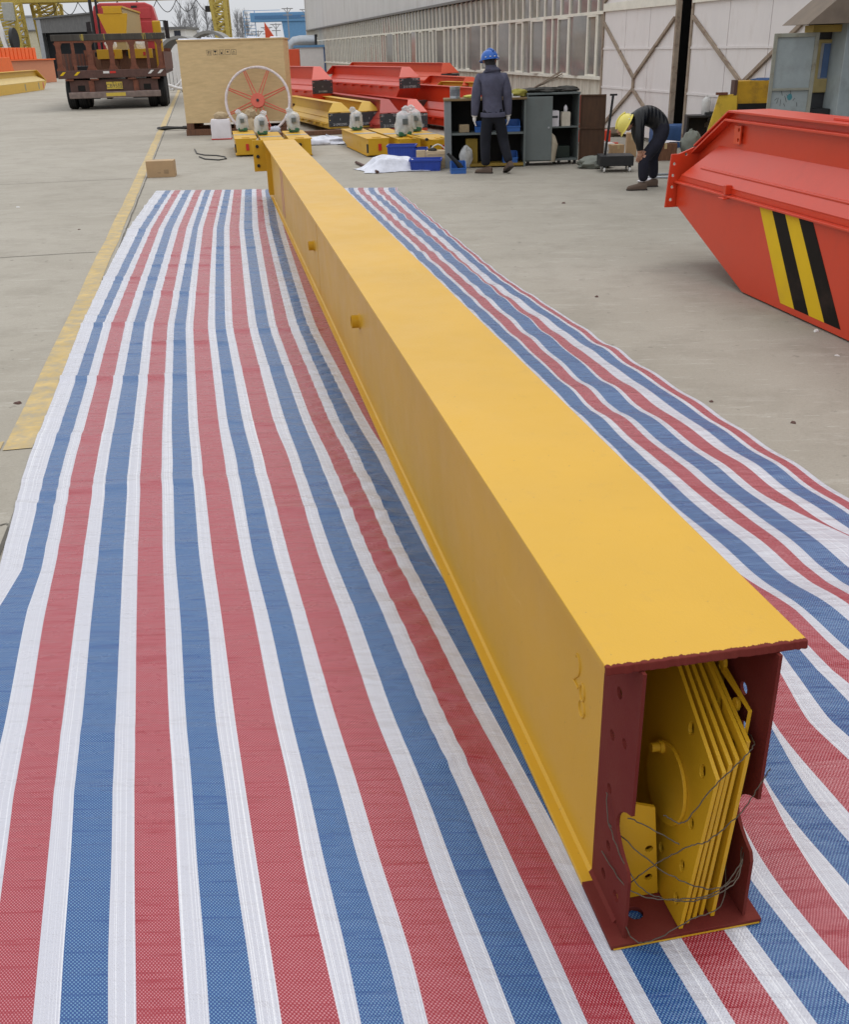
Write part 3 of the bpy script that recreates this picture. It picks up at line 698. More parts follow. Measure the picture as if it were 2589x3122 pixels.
# short upright yellow plate behind the left notch
t = thing('angle_plate', GO + GN * .083 + GD * .075 + Vector((0, 0, .0215)), GA, 'short yellow drilled plate seen through the half-moon notch', 'steel plate')
mb = MB(); mb.plate([(0, .0), (.100, .0), (.075, .24), (0, .27)], [circle(.075, .05, .009), circle(.070, .13, .009)], lambda u, v, w: (u, w, v), .008); mb.build('plate', M_yel, t)
mb = MB(); mb.box(.002, .010, .0085, .12, .001, .22); mb.build('rib', M_yel, t)
# tie wire
def wire(pts_, lab):
    P = []
    pts_ = [GO + GN * a + GD * b_ + Vector((0, 0, c)) for a, b_, c in pts_]
    for i in range(len(pts_) - 1):
        p0 = pts_[max(i - 1, 0)]; p1 = pts_[i]; p2 = pts_[i + 1]; p3 = pts_[min(i + 2, len(pts_) - 1)]
        for k in range(8):
            t = k / 8
            P.append(0.5 * ((2 * p1) + (p2 - p0) * t + (2 * p0 - 5 * p1 + 4 * p2 - p3) * t * t + (3 * p1 - p0 - 3 * p2 + p3) * t ** 3))
    P.append(pts_[-1])
    rk = random.Random(len(lab)); P = [q_ + Vector((rk.uniform(-.0016, .0016), rk.uniform(-.0016, .0016), rk.uniform(-.0016, .0016))) for q_ in P]
    mb = MB(); mb.tube(P, .0013, 6); o = mb.build('tie_wire', M_wire, smooth=True)
    return tag(o, lab, 'wire', 'rusty wires binding the splice plates')
wire([(.06, .10, .30), (.055, .05, .24), (.085, -.03, .17), (.15, -.05, .135), (.22, -.055, .13), (.29, -.04, .145), (.34, .02, .17)], 'rusty wire looped low round the yellow plate bundle through the notches')
wire([(.058, .10, .14), (.075, -.025, .150), (.15, -.052, .140), (.23, -.055, .138), (.30, -.03, .155), (.335, .03, .18)], 'rusty wire pulled straight from the lower bolt hole round the bundle')
wire([(.062, .085, .23), (.12, -.01, .20), (.19, -.06, .175), (.25, -.06, .16), (.30, -.04, .20)], 'rusty wire sagging from the primer web across the first plate')
wire([(.13, -.02, .33), (.16, -.045, .33), (.20, -.05, .40), (.25, -.05, .455), (.30, -.02, .47), (.333, .07, .43)], 'rusty wire running up from the disc over the plate tops')
wire([(.08, -.01, .16), (.12, -.03, .22), (.165, -.055, .275), (.21, -.06, .29), (.27, -.05, .33), (.32, -.03, .38), (.345, -.016, .40)], 'rusty wire slanting up across all plates to the right web')
wire([(.075, .02, .30), (.12, -.02, .29), (.155, -.045, .275)], 'short rusty wire end poking from the left web to the disc')
wire([(.09, .03, .07), (.07, -.02, .05), (.09, -.045, .028), (.13, -.045, .030), (.20, -.045, .065), (.27, -.035, .09), (.333, .08, .13)], 'rusty wire dipping to the foot plate hole and back to the right web')

# ------------------------------------------------------------------ red inverted girder beside the sheet
def local_frame(name, A, direc, label, cat, group=None):
    rz = math.atan2(direc.y, direc.x)
    return thing(name, A, rz, label, cat, group)
RA = Vector((2.36, 7.2, 0)); RD = Vector((0.24, -1.36, 0)).normalized()
RG = local_frame('red_girder', RA, RD, 'big red girder with black and yellow slanted warning bands on its side', 'girder')
# local x along RD (towards the viewer), local -y = left... side face lies at y = 0, body extends to +y
RL = 4.2
def off(o_): return o_          # RD rotated +90deg points away from the sheet (to the right)
mb = MB()
side = [(-1.26, .46), (0, .012), (RL, .012), (RL, .66), (-1.26, .66)]
mb.prism(side, 0, .01, 'y'); mb.prism(side, .56, .57, 'y')
mb.hexa([(0, .0101, .012), (RL, .0101, .012), (RL, .5599, .012), (0, .5599, .012)], [(0, .0101, .024), (RL, .0101, .024), (RL, .5599, .024), (0, .5599, .024)])
mb.hexa([(-1.258, .0101, .465), (-.004, .0101, .0185), (-.004, .5599, .0185), (-1.258, .5599, .465)], [(-1.25, .0101, .478), (.004, .0101, .030), (.004, .5599, .030), (-1.25, .5599, .478)])
mb.build('box_side', M_red, RG, bevel=.002)
mb = MB(); mb.box(-1.27, RL, -.035, .0, .635, .650); mb.box(-1.27, RL, .57, .605, .635, .650); mb.build('rail_lip', M_red, RG, bevel=.003)
mb = MB()
for s_ in (1, -1):
    yy = (lambda a: a) if s_ == 1 else (lambda a: .57 - a)
    mb.hexa([(-1.20, yy(.0), .690), (RL, yy(.0), .690), (RL, yy(.17), .930), (-.92, yy(.17), .930)], [(-1.20, yy(-.004), .699), (RL, yy(-.004), .699), (RL, yy(.17), .940), (-.92, yy(.17), .940)])
    mb.hexa([(-1.26, yy(.0), .652), (RL, yy(.0), .652), (RL, yy(.009), .652), (-1.26, yy(.009), .652)], [(-1.20, yy(.0), .698), (RL, yy(.0), .698), (RL, yy(.009), .698), (-1.20, yy(.009), .698)])
mb.build('sloping_shelf', M_red, RG, bevel=.002)
for s_ in (0, 1):
    yq = .17 if s_ == 0 else .39
    mb = MB(); mb.prism([(-1.25, .62), (-.90, .93), (RL, .93), (RL, 1.128), (-.74, 1.128), (-1.27, .84), (-1.27, .62)], yq, yq + .008, 'y'); mb.build('upper_web', M_red, RG)
def flange_strip(y0_, y1_, dz, nm):
    mb = MB(); t_ = .016
    pr = [(-1.285, .845 + dz), (-.74, 1.13 + dz), (RL, 1.13 + dz)]
    for (xa, za), (xb, zb) in zip(pr[:-1], pr[1:]):
        mb.hexa([(xa, y0_, za), (xb, y0_, zb), (xb, y1_, zb), (xa, y1_, za)], [(xa, y0_, za + t_), (xb, y0_, zb + t_), (xb, y1_, zb + t_), (xa, y1_, za + t_)])
    return mb.build(nm, M_red, RG, bevel=.003)
flange_strip(.10, .19, 0, 'top_lip'); flange_strip(.12, .46, .058, 'top_lip')
mb = MB(); mb.prism([(-1.28, .84), (-.74, 1.127), (RL, 1.127), (RL, 1.187), (-.74, 1.187), (-1.28, .902)], .176, .186, 'y'); mb.build('lip_fascia', M_red, RG)
mb = MB(); mb.plate([(-.09, .44), (.62, .44), (.62, .855), (.46, .90), (.12, .90), (.0, .855), (-.065, .855)], [circle(-.045, .50, .013), circle(-.04, .60, .012), (circle(-.04, .69, .012)), circle(-.035, .78, .012), circle(.06, .85, .012), circle(.4, .85, .012)], lambda u, v, w: (-1.29 + w, u, v), .018)
mb.build('end_plate', M_red, RG, bevel=.002)
mb = MB(); mb.tube([(-.95, .052, .775), (RL, .052, .775)], .011, 10); mb.build('conduit', M_red, RG, smooth=True)
mb = MB(); mb.box(-.36, -.32, -.045, .004, .655, .72); mb.box(-.385, -.30, -.07, .0, .625, .634); mb.build('cable_clip', M_red, RG, bevel=.003)
for y_ in (.142,):
    mb = MB(); mb.plate([(-.05, .0), (.05, .0), (.05, .13), (-.05, .13)], [circle(.02, .03, .014), circle(.02, .10, .014)], lambda u, v, w: (-.60 + u, y_ + w, .975 + v), .012); mb.box(-.648, -.636, y_ + .012, .169, .975, 1.105); mb.build('bracket', M_redo, RG, bevel=.002)
mb = MB(); mb.box(.55, .95, .20, .40, 1.2045, 1.222); mb.build('cover_plate', M_red, RG, bevel=.003)
# four leaning bands stuck on the side face, alternately yellow and black
def band(i):
    a0, a1 = .12 + i * .173, .12 + (i + 1) * .173; b0, b1 = .55 + i * .183, .55 + (i + 1) * .183
    mb = MB(); mb.prism([(a0, .628), (a1, .628), (b1, .055), (b0, .055)], -.0016, -.0004, 'y')
    mb.build('warning_band', M_strip if i % 2 == 0 else M_stripb, RG)
for i in range(4): band(i)
# ------------------------------------------------------------------ workshop building
B0 = gnd(1880, 410); vd = ray(561, 166); vd = Vector((vd.x, vd.y, 0)).normalized()
WS = thing('workshop', B0, math.atan2(vd.y, vd.x), 'long grey sheet-clad workshop with a band of narrow windows and tall white doors', 'building')
# local x runs away from the viewer along the facade, local +y... facade outside is local +y (towards the yard)
OUT = 1.0
Z_S, Z_M, Z_T, Z_R = 1.03, 2.24, 2.88, 7.5
XN, XF = 0.62, 54.4
mb = MB()
n = 540
prof = []
for i in range(n + 1):
    x = XN + (XF - XN) * i / n; prof.append((x, .0 if i % 4 in (0, 1) else .035))
vs = []; fs = []
for x, y in prof: vs += [(x, y + .02, Z_T + .06), (x, y + .02, Z_R)]
for i in range(n): fs.append((2 * i, 2 * i + 2, 2 * i + 3, 2 * i + 1))
mb.add(vs, fs); mb.build('upper_cladding', M_wall, WS, fixn=False)
mb = MB(); vs = []; fs = []
for i in range(n + 1):
    x = XN + (XF - XN) * i / n; y = .0 if i % 4 in (0, 1) else .03; vs += [(x, y, 0), (x, y, Z_S - .03)]
for i in range(n): fs.append((2 * i, 2 * i + 2, 2 * i + 3, 2 * i + 1))
mb.add(vs, fs); mb.build('lower_cladding', M_walll, WS, fixn=False)
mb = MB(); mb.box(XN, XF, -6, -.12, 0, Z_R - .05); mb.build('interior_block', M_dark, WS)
mb = MB(); mb.box(XF, XF + .25, -6, .10, 0, Z_R + .1); mb.build('gable_wall', M_wall, WS)
mb = MB(); mb.box(XN - .02, XF, .0, .11, Z_S - .03, Z_S + .03); mb.build('window_sill', M_cream, WS)
mb = MB(); mb.box(XN - .02, XF, .0, .07, Z_M - .03, Z_M + .03); mb.build('transom', M_cream, WS)
mb = MB(); mb.box(XN - .02, XF, .0, .16, Z_T, Z_T + .07); mb.build('eaves_flashing', mat('dark_flashing', (0.16, 0.15, 0.14), .6), WS)
BAY = .56; nb = int((XF - XN) / BAY)
pl = MB(); pl.box(0, BAY - .06, 0, .012, 0, Z_M - Z_S - .06); pane_lo = None
pu = MB(); pu.box(0, BAY - .06, 0, .012, 0, Z_T - Z_M - .06); pane_hi = None
mu = MB(); mu.box(-.036, .036, 0, .055, Z_S + .03, Z_T); mull = None
fm = MB()
for q in ((0, .035, 0, 1), (BAY - .095, BAY - .06, 0, 1)): fm.box(q[0], q[1], 0, .035, 0, Z_M - Z_S - .06)
fm.box(.035, BAY - .095, 0, .035, 0, .035); fm.box(.035, BAY - .095, 0, .035, Z_M - Z_S - .095, Z_M - Z_S - .06); sash0 = None
rb = random.Random(21)
for i in range(nb + 1):
    x = XN + i * BAY
    if mull is None: mull = mu.build('mullion', M_cream, WS)
    else:
        c = mull.copy(); COL.objects.link(c); mull_ = c; c.parent = WS
    (mull if i == 0 else mull_).location = (x, 0.002, 0)
    if i == nb: break
    opened = i in (2, 4, 7, 8, 12, 17, 18, 25, 33, 41)
    for lo in (True, False):
        src = pane_lo if lo else pane_hi
        if src is None:
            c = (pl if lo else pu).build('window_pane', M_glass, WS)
            if lo: pane_lo = c
            else: pane_hi = c
        else:
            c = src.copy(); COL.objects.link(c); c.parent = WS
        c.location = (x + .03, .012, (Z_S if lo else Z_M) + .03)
        if lo and opened: c.rotation_euler = (0, 0, R(rb.choice((9, 14, 20))))
        else: c.rotation_euler = (R(rb.uniform(-.4, .4)), 0, R(rb.uniform(-.8, .8)))
        if lo and i % 3 == 1:
            if sash0 is None: sash0 = fm.build('window_sash', M_cream, WS); f_ = sash0
            else: f_ = sash0.copy(); COL.objects.link(f_); f_.parent = WS
            f_.location = (x + .03, .026, Z_S + .03); f_.rotation_euler = c.rotation_euler
# sliding doors nearer the viewer, hung just outside the facade
def door(x0, x1, nm, vx):
    d = MB(); wdt = x1 - x0; hgt = 5.4
    D = bpy.data.objects.new('sliding_door', None); COL.objects.link(D); D.parent = WS; D.location = (x0, .12, .06)
    npn = 3
    zs = [0, .82, 1.52, 2.25, 3.1, 4.2, hgt]
    first = True
    for a in range(npn):
        for b_ in range(len(zs) - 1):
            p = MB(); p.box(wdt * a / npn + .008, wdt * (a + 1) / npn - .008, 0, .03, zs[b_] + .008, zs[b_ + 1] - .008); p.build('door_panel', M_whited, D, bevel=.004)
    p = MB(); p.box(0, wdt, -.03, -.002, 0, hgt); p.build('door_backing', M_brace, D)
    for s_ in (0, wdt):
        p = MB(); p.box(s_ - .03, s_ + .03, -.03, .055, 0, hgt); p.build('door_stile', M_brace, D)
    p = MB(); p.box(.03, wdt - .03, .031, .075, 2.18, 2.32); p.build('door_rail', M_cream, D)
    for zz in (1.50, .80):
        p = MB(); p.box(.03, wdt - .03, .031, .045, zz, zz + .035); p.build('door_rail', M_whited, D)
    def br(a, b_, wd_=.055):
        p = MB(); p.bar((a[0], .055, a[1]), (b_[0], .055, b_[1]), .04, wd_, up=(0, 0, 1)); p.build('cross_brace', M_brace, D)
    m_ = wdt * .5
    br((.05, 1.98), (m_, 1.02)); br((wdt - .05, 1.98), (m_, 1.02)); br((m_, 1.02), (m_, .82)); br((m_, .82), (.05, .02)); br((m_, .82), (wdt - .05, .02))
    br((.05, 2.36), (m_, 3.3)); br((wdt - .05, 2.36), (m_, 3.3))
    return D
door(-2.72, .56, 'sliding_door', 0); door(-7.0, -3.30, 'sliding_door', 0)
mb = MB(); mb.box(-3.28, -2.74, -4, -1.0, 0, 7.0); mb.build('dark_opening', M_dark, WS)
mb = MB(); mb.box(-9.0, .55, .0, .1, 5.55, Z_R); mb.build('door_header', M_wall, WS)
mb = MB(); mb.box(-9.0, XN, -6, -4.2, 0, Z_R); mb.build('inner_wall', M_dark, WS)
mb = MB(); mb.box(-7.12, -7.03, -.5, .12, 0, 7); mb.build('door_jamb', M_grey, WS)
mb = MB()
for i in range(10): mb.box(-12 + i * .5, -11.53 + i * .5, -.12, -.06, 0, 7.0)
mb.build('striped_cladding', M_btarp, WS)
# unseen run of hall wall, added to cut light from the right
mb = MB(); vs = []; fs = []
for i in range(221):
    x = -34 + 22 * i / 220; y = -.06 if i % 4 in (0, 1) else -.03; vs += [(x, y, 0), (x, y, Z_R)]
for i in range(220): fs.append((2 * i, 2 * i + 2, 2 * i + 3, 2 * i + 1))
mb.add(vs, fs); mb.build('unseen_cladding', M_wall, WS, fixn=False)
# roofline detail, lamp on the facade
mb = MB(); mb.bar((50.5, .05, 5.2), (50.5, .5, 5.1), .06, .06); mb.box(50.2, 50.8, .4, .6, 4.95, 5.1); mb.build('wall_lamp', M_galv, WS)

# ------------------------------------------------------------------ inverted crane girders (generic)
def lda(p_near, p_far, z_base, hgt, wd_, tagz, slant, paint, label, group, txt=None, far_slant=.7, tag_mat=None, tagw=None, cap=None):
    """girder lying upside down: box below, sloping shelf, narrow web and lip on top; x=0 is the near end"""
    a = Vector((p_near[0], p_near[1], 0)); b = Vector((p_far[0], p_far[1], 0)); L_ = (b - a).length
    t = thing('stacked_girder', (a.x, a.y, z_base), math.atan2((b - a).y, (b - a).x), label, 'girder', group)
    hw = wd_ / 2; z1 = tagz[1]; z0_ = tagz[0]; zt = hgt; zs = z0_ + .30 * (z1 - z0_); zw = zs + (hgt - zs) * .42
    cap = cap or (hgt - z1) * 1.0
    pr = [(slant, 0), (L_ - far_slant, 0), (L_, z0_ * .999), (L_, zs), (0, zs), (0, z0_ * .999)]
    mb = MB(); mb.prism(pr, -hw, hw, 'y'); mb.build('box_body', paint, t, bevel=.004)
    mb = MB()
    for s_ in (1, -1):
        mb.hexa([(.02, s_ * hw * .98, zs + .001), (L_ - .02, s_ * hw * .98, zs + .001), (L_ - .05, s_ * .04, zw), (.02, s_ * .04, zw)], [(.02, s_ * hw * .93, zs + .013), (L_ - .02, s_ * hw * .93, zs + .013), (L_ - .05, s_ * .035, zw + .012), (.02, s_ * .035, zw + .012)])
    mb.build('sloping_shelf', paint, t)
    mb = MB(); mb.prism([(.04, zs + .02), (L_ - .04, zs + .02), (L_ - .02, z1 - .02), (L_ - cap, zt - .012), (cap, zt - .012), (.02, z1 - .02)], -.03, .03, 'y'); mb.build('upper_web', paint, t)
    mb = MB(); tl = .10
    mb.hexa([(cap, -tl, zt - .012), (L_ - cap, -tl, zt - .012), (L_ - cap, tl, zt - .012), (cap, tl, zt - .012)], [(cap, -tl, zt), (L_ - cap, -tl, zt), (L_ - cap, tl, zt), (cap, tl, zt)])
    mb.build('top_lip', paint, t, bevel=.003)
    mb = MB(); mb.hexa([(.0, -hw, z1 - .004), (cap, -tl, zt - .012), (cap, tl, zt - .012), (.0, hw, z1 - .004)], [(-.006, -hw, z1 + .008), (cap - .002, -tl, zt), (cap - .002, tl, zt), (-.006, hw, z1 + .008)]); mb.build('end_cap', paint, t, bevel=.003)
    mb = MB(); mb.hexa([(L_, -hw, z1 - .004), (L_ - cap, -tl, zt - .012), (L_ - cap, tl, zt - .012), (L_, hw, z1 - .004)], [(L_ + .006, -hw, z1 + .008), (L_ - cap + .002, -tl, zt), (L_ - cap + .002, tl, zt), (L_ + .006, hw, z1 + .008)]); mb.build('end_cap', paint, t, bevel=.003)
    # rail lip and clips along the visible side
    mb = MB(); mb.box(.1, L_ - .1, hw, hw + .03, zs - .03, zs - .018); mb.box(.1, L_ - .1, -hw - .03, -hw, zs - .03, zs - .018); mb.build('rail_lip', paint, t)
    for k in range(int(L_ / .7)):
        mb = MB(); mb.box(.5 + k * .7, .56 + k * .7, hw, hw + .07, zs - .075, zs - .032); mb.build('cable_clip', paint, t)
    mb = MB(); mb.tube([(.3, hw * .62, zs + (zw - zs) * .48), (L_ - .3, hw * .62, zs + (zw - zs) * .48)], .012, 6); mb.build('conduit', paint, t, smooth=True)
    tw = (tagw or wd_) / 2
    mb = MB(); mb.plate([(-tw, z0_ + .01), (tw, z0_ + .01), (tw, z1 - .012), (-tw, z1 - .012)], [circle(s_ * (tw - .035), z0_ + .05 + k * (z1 - z0_ - .11) / 2, .011, 8) for s_ in (-1, 1) for k in range(3)], lambda u, v, w: (-.008 - w, u, v), .008)
    tg = mb.build('tag_plate', tag_mat or M_tag, t)
    if txt:
        hz = z1 - z0_
        for s, u, v, sz in txt:
            text(s, sz * hz, frame((-.0172, u * tw, z0_ + v * hz), (0, -1, 0), (0, 0, 1)), tg)
    return t
T3 = lambda a, b_, c, d_: [(a, .72, .84, .22), (b_, -.66, .84, .22), (c, 0, .5, .24), (d_, .0, .17, .27)]
def bt(px, py): p = gnd(px, py); return (p.x, p.y)
fd = Vector((-.31, .95, 0)).normalized()
def far(p, L_, d_=fd): return (p[0] + d_.x * L_, p[1] + d_.y * L_)
n1 = bt(1039, 406); n2 = bt(1127, 402)
lda(n1, far(n1, 5.2), .10, .52, .53, (.03, .33), .0, M_yel2, 'yellow girder with a dark numbered end tag nearest the wooden crate', 'inverted girders piled before the workshop', [('21', .72, .85, .2), ('1', 0, .52, .22), ('210902085', .02, .17, .24)])
lda(n2, far(n2, 5.2), .10, .52, .53, (.03, .33), .0, M_yel2, 'yellow girder tagged 210902086 lying between another yellow one and a red one', 'inverted girders piled before the workshop', [('21', .72, .85, .2), ('0.5M', -.66, .85, .2), ('1', 0, .52, .22), ('210902086', .02, .17, .24)])
n3 = bt(1190, 408); n4 = bt(1273, 408)
lda(n3, far(n3, 6.0), .06, .62, .45, (.05, .36), .0, M_red2, 'dark red girder on the ground between yellow girder and its red neighbour', 'inverted girders piled before the workshop', T3('21', '0.4M', '2', '2111028'), cap=.32)
lda(n4, far(n4, 6.0), .06, .62, .47, (.05, .37), .0, M_red, 'red girder on the ground partly behind a bagged motor beside the steel cabinet', 'inverted girders piled before the workshop', T3('21', '0.4M', '2', '2111028'), cap=.3)
n5 = aty(1250, 300, 24.3); n5 = (n5.x, n5.y)
lda(n5, far(n5, 5.8, Vector((-.36, .93, 0)).normalized()), .58, .72, .50, (.27, .50), .34, M_red, 'red girder resting crosswise on top of the pile with chalked end tag', 'inverted girders piled before the workshop', [('21', .7, .82, .26), ('11.5M', -.55, .82, .26), ('1', 0, .52, .26), ('211107085', 0, .18, .30)])
n6 = aty(985, 300, 27.5); n6 = (n6.x, n6.y)
lda(n6, far(n6, 6, Vector((-.42, .90, 0)).normalized()), .45, .86, .55, (.22, .55), .0, M_red, 'red girder at the back of the pile half hidden by the plywood crate', 'inverted girders piled before the workshop', [('1', 0, .52, .18), ('21110085', 0, .17, .18)])
n7 = aty(1373, 280, 27.5); n7 = (n7.x, n7.y)
lda(n7, far(n7, 8, Vector((-.36, .93, 0)).normalized()), .62, .70, .50, (.22, .46), .0, M_redo, 'red girder under the workshop windows with a blank dark end tag', 'inverted girders piled before the workshop', [('1', 0, .4, .2)])
n8 = aty(1470, 395, 22.2); n8 = (n8.x, n8.y)
lda(n8, far(n8, 7, Vector((-.36, .93, 0)).normalized()), .10, .80, .55, (.05, .50), .0, M_red, 'red girder running behind the open steel cabinet', 'inverted girders piled before the workshop')
n9 = aty(1440, 320, 25.0); n9 = (n9.x, n9.y)
lda(n9, far(n9, 3.0, Vector((-.3, .95, 0)).normalized()), .62, .42, .5, (.05, .24), .0, M_redo, 'short red girder lying behind the paint can on the cabinet', 'inverted girders piled before the workshop')
n10 = aty(1500, 330, 24.2); n10 = (n10.x, n10.y)
lda(n10, far(n10, 2.2, Vector((-.5, .87, 0)).normalized()), .62, .32, .42, (.03, .17), .0, M_yel2, 'small yellow girder end behind the paint can and jacketed worker', 'inverted girders piled before the workshop')
# timber sleepers under the pile
for k, (px, py, L_) in enumerate(((1010, 420, 3.0), (1240, 330, 3.6), (1120, 360, 3.4))):
    p = gnd(px, py) if k != 1 else aty(1240, 395, 25.2)
    mb = MB(); mb.box(-L_ / 2, L_ / 2, -.08, .08, 0, (.095, .055, .095)[k]); o = mb.build('timber_sleeper', M_wood, bevel=.008)
    o.location = (p.x, p.y + .9, 0); o.rotation_euler.z = R(18)
    tag(o, ('reddish timber sleeper under the yellow girders by the crate', 'timber sleeper under the red girders near the cabinet', 'timber sleeper further back under the girder pile')[k], 'timber')
for k, (x, y, z, hh) in enumerate(((-.15, 24.9, 0, .575), (-1.6, 28.5, 0, .575), (.55, 28.0, 0, .61), (-2.75, 28.2, 0, .44), (1.05, 25.6, 0, .61), (-.45, 31.2, 0, .61), (-4.7, 32, 0, .44))):
    mb = MB(); mb.box(-.5, .5, -.09, .09, 0, hh); o = mb.build('trestle', M_rustd, bevel=.006); o.location = (x, y, z); o.rotation_euler.z = R(18)
    tag(o, 'rusty steel trestle carrying upper girders of the pile', 'trestle', 'trestles under the girder pile')

# ------------------------------------------------------------------ end carriages with bagged motors
def carriage(p, direc, L_, label, motor=None, buf=True, z=0.0, hgt=.30, wd_=.36, seed=1):
    t = thing('end_carriage', (p[0], p[1], z), math.atan2(direc[1], direc[0]), label, 'end carriage', 'yellow end carriages laid out on the yard floor')
    hw = wd_ / 2
    # x=0 near end
    mb = MB()
    for y_ in (-hw, hw - .012): mb.plate([(0, .03), (L_ * .8, .03), (L_, .10), (L_, hgt - .015), (0, hgt - .015)], [circle(.72, hgt * .52, .05, 12, .32, 1), circle(1.0, hgt * .52, .05, 12, .32, 1)], lambda u, v, w: (u, y_ + w, v), .012)
    mb.build('side_plate', M_yel, t)
    mb = MB(); mb.box(-.005, L_, -hw - .02, hw + .02, hgt - .0149, hgt); mb.build('top_plate', M_yel, t, bevel=.003)
    mb = MB(); mb.box(.05, L_ * .8, -hw - .02, hw + .02, .016, .0299); mb.build('bottom_plate', M_yel, t)
    mb = MB(); mb.box(-.012, .0, -hw, hw, .03, hgt - .016); mb.build('end_plate', M_yel, t, bevel=.003)
    mb = MB(); mb.box(L_ * .42, L_ * .50, -hw - .018, hw + .018, hgt + .0005, hgt + .004); mb.build('grey_band', M_galv, t)
    mb = MB(); mb.box(-.030, -.0122, -.045, .01, .10, .21); mb.build('reflector', M_refl, t, bevel=.004)
    mb = MB(); mb.box(-.004, .04, hw + .001, hw + .025, .07, .21); mb.build('latch_slot', M_black, t)
    mb = MB(); mb.box(.12, .26, -.07, .07, hgt + .0005, hgt + .012); mb.build('hatch', M_yel, t, bevel=.002)
    mb = MB(); mb.lathe([(.125, -.05), (.125, .05)], 24, axis='y'); w_ = mb.build('wheel', M_darkm, t, smooth=True); w_.location = (.28, 0, .126)
    mb = MB(); mb.lathe([(.125, -.05), (.125, .05)], 24, axis='y'); w_ = mb.build('wheel', M_darkm, t, smooth=True); w_.location = (L_ * .8, 0, .126)
    if buf:
        mb = MB(); mb.box(L_ + .001, L_ + .10, -.14, .14, .05, .24); mb.build('buffer', M_rub, t, bevel=.02)
    if motor is not None:
        mx, my, sc = motor; sc *= .74
        mb = MB(); mb.box(mx - .14 * sc, mx + .14 * sc, my - .12 * sc, my + .12 * sc, hgt + .013, hgt + .10 * sc); mb.lathe([(.115 * sc, hgt + .10 * sc), (.115 * sc, hgt + .16 * sc)], 18, (mx, my, 0)); mo = mb.build('gear_motor', M_green, t, bevel=.015)
        mb = MB(); mb.lathe([(.085 * sc, hgt + .16 * sc), (.085 * sc, hgt + .34 * sc), (.06 * sc, hgt + .37 * sc)], 18, (mx, my, 0)); mb.box(mx - .16 * sc, mx - .08 * sc, my - .05 * sc, my + .05 * sc, hgt + .22 * sc, hgt + .32 * sc); mb.build('motor_housing', mat('motor_grey', (.12, .14, .14), .5), mo)
        mb = MB(); mb.lathe([(.150 * sc, hgt + .05), (.158 * sc, hgt + .10 * sc), (.150 * sc, hgt + .2 * sc), (.145 * sc, hgt + .33 * sc), (.12 * sc, hgt + .40 * sc), (.05 * sc, hgt + .44 * sc), (.015, hgt + .46 * sc)], 30, (mx, my, 0)); rv = random.Random(seed); qv = [(rv.randint(2, 9), rv.uniform(4, 22), rv.uniform(0, 6)) for _ in range(7)]
        mb.v = [(mx + (x - mx) * kk_ + .03 * (z - hgt) * math.sin(seed), my + (y - my) * kk_, z) for x, y, z in mb.v for kk_ in [1 + .085 * sum(math.sin(a_ * math.atan2(y - my, x - mx) + b2_ * z + c_) for a_, b2_, c_ in qv) / 1.6]]
        mb.blob((mx + .02 * sc, my + (.06 if seed % 2 else -.05), hgt + .47 * sc), (.05 * sc, .07 * sc, .06 * sc), seed + 5, .35, 16, 10, fold=.2); mb.build('plastic_bag', M_plas, mo, smooth=True)
        mb = MB(); mb.box(mx - .155 * sc, mx - .135 * sc, my - .035, my + .035, hgt + .22 * sc, hgt + .31 * sc); mb.box(mx - .157 * sc, mx - .1555 * sc, my - .012, my + .012, hgt + .245 * sc, hgt + .285 * sc, 1); mb.build('terminal_box', [M_black, M_chalk], mo)
    return t
dA = (-.18, .98)
pA = bt(754, 477); carriage(pA, dA, 2.0, 'yellow end carriage left of the girder tip with a bagged motor', (1.75, .0, 1.0), seed=3)
pB = bt(838, 486); carriage(pB, dA, 2.1, 'yellow end carriage right behind the girder tip carrying a bagged motor', (1.45, .12, 1.05), seed=8)
pC = bt(920, 478); carriage(pC, dA, 2.0, 'yellow end carriage right of the girder tip with a bagged motor', (1.55, .0, 1.1), seed=13)
dR = (-.235, .97)
q0 = gnd(1156, 478); q1 = gnd(1252, 480); q2 = gnd(1350, 482); q3 = gnd(1420, 478)
carriage((q0.x, q0.y), dR, 2.6, 'yellow end carriage with oval side slots and a red reflector beside the white sheet', (2.0, .0, 1.05), seed=21)
carriage((q1.x, q1.y), dR, 2.6, 'yellow end carriage behind the deep blue crate with a bagged green motor', (.45, .0, 1.25), seed=32)
carriage((q2.x, q2.y), dR, 2.6, 'yellow end carriage behind the pale wooden tool box', (1.85, .02, 1.15), seed=41)
# thin pull rods lying on the carriages
for k, (a, b_) in enumerate((((1345, 418), (1400, 432)), ((1240, 412), (1300, 425)))):
    p = gnd(a[0], a[1], .33); q = gnd(b_[0], b_[1], .33); mb = MB(); mb.tube([p, q], .017, 8); mb.tube([q, q + (q - p).normalized() * .04], .024, 8, 1)
    tag(mb.build('pull_rod', [M_yel, M_black], smooth=True), ('yellow rod with a black tip lying on the carriage by the tool box', 'yellow rod with a black tip lying on the carriage behind the blue crate')[k], 'rod')

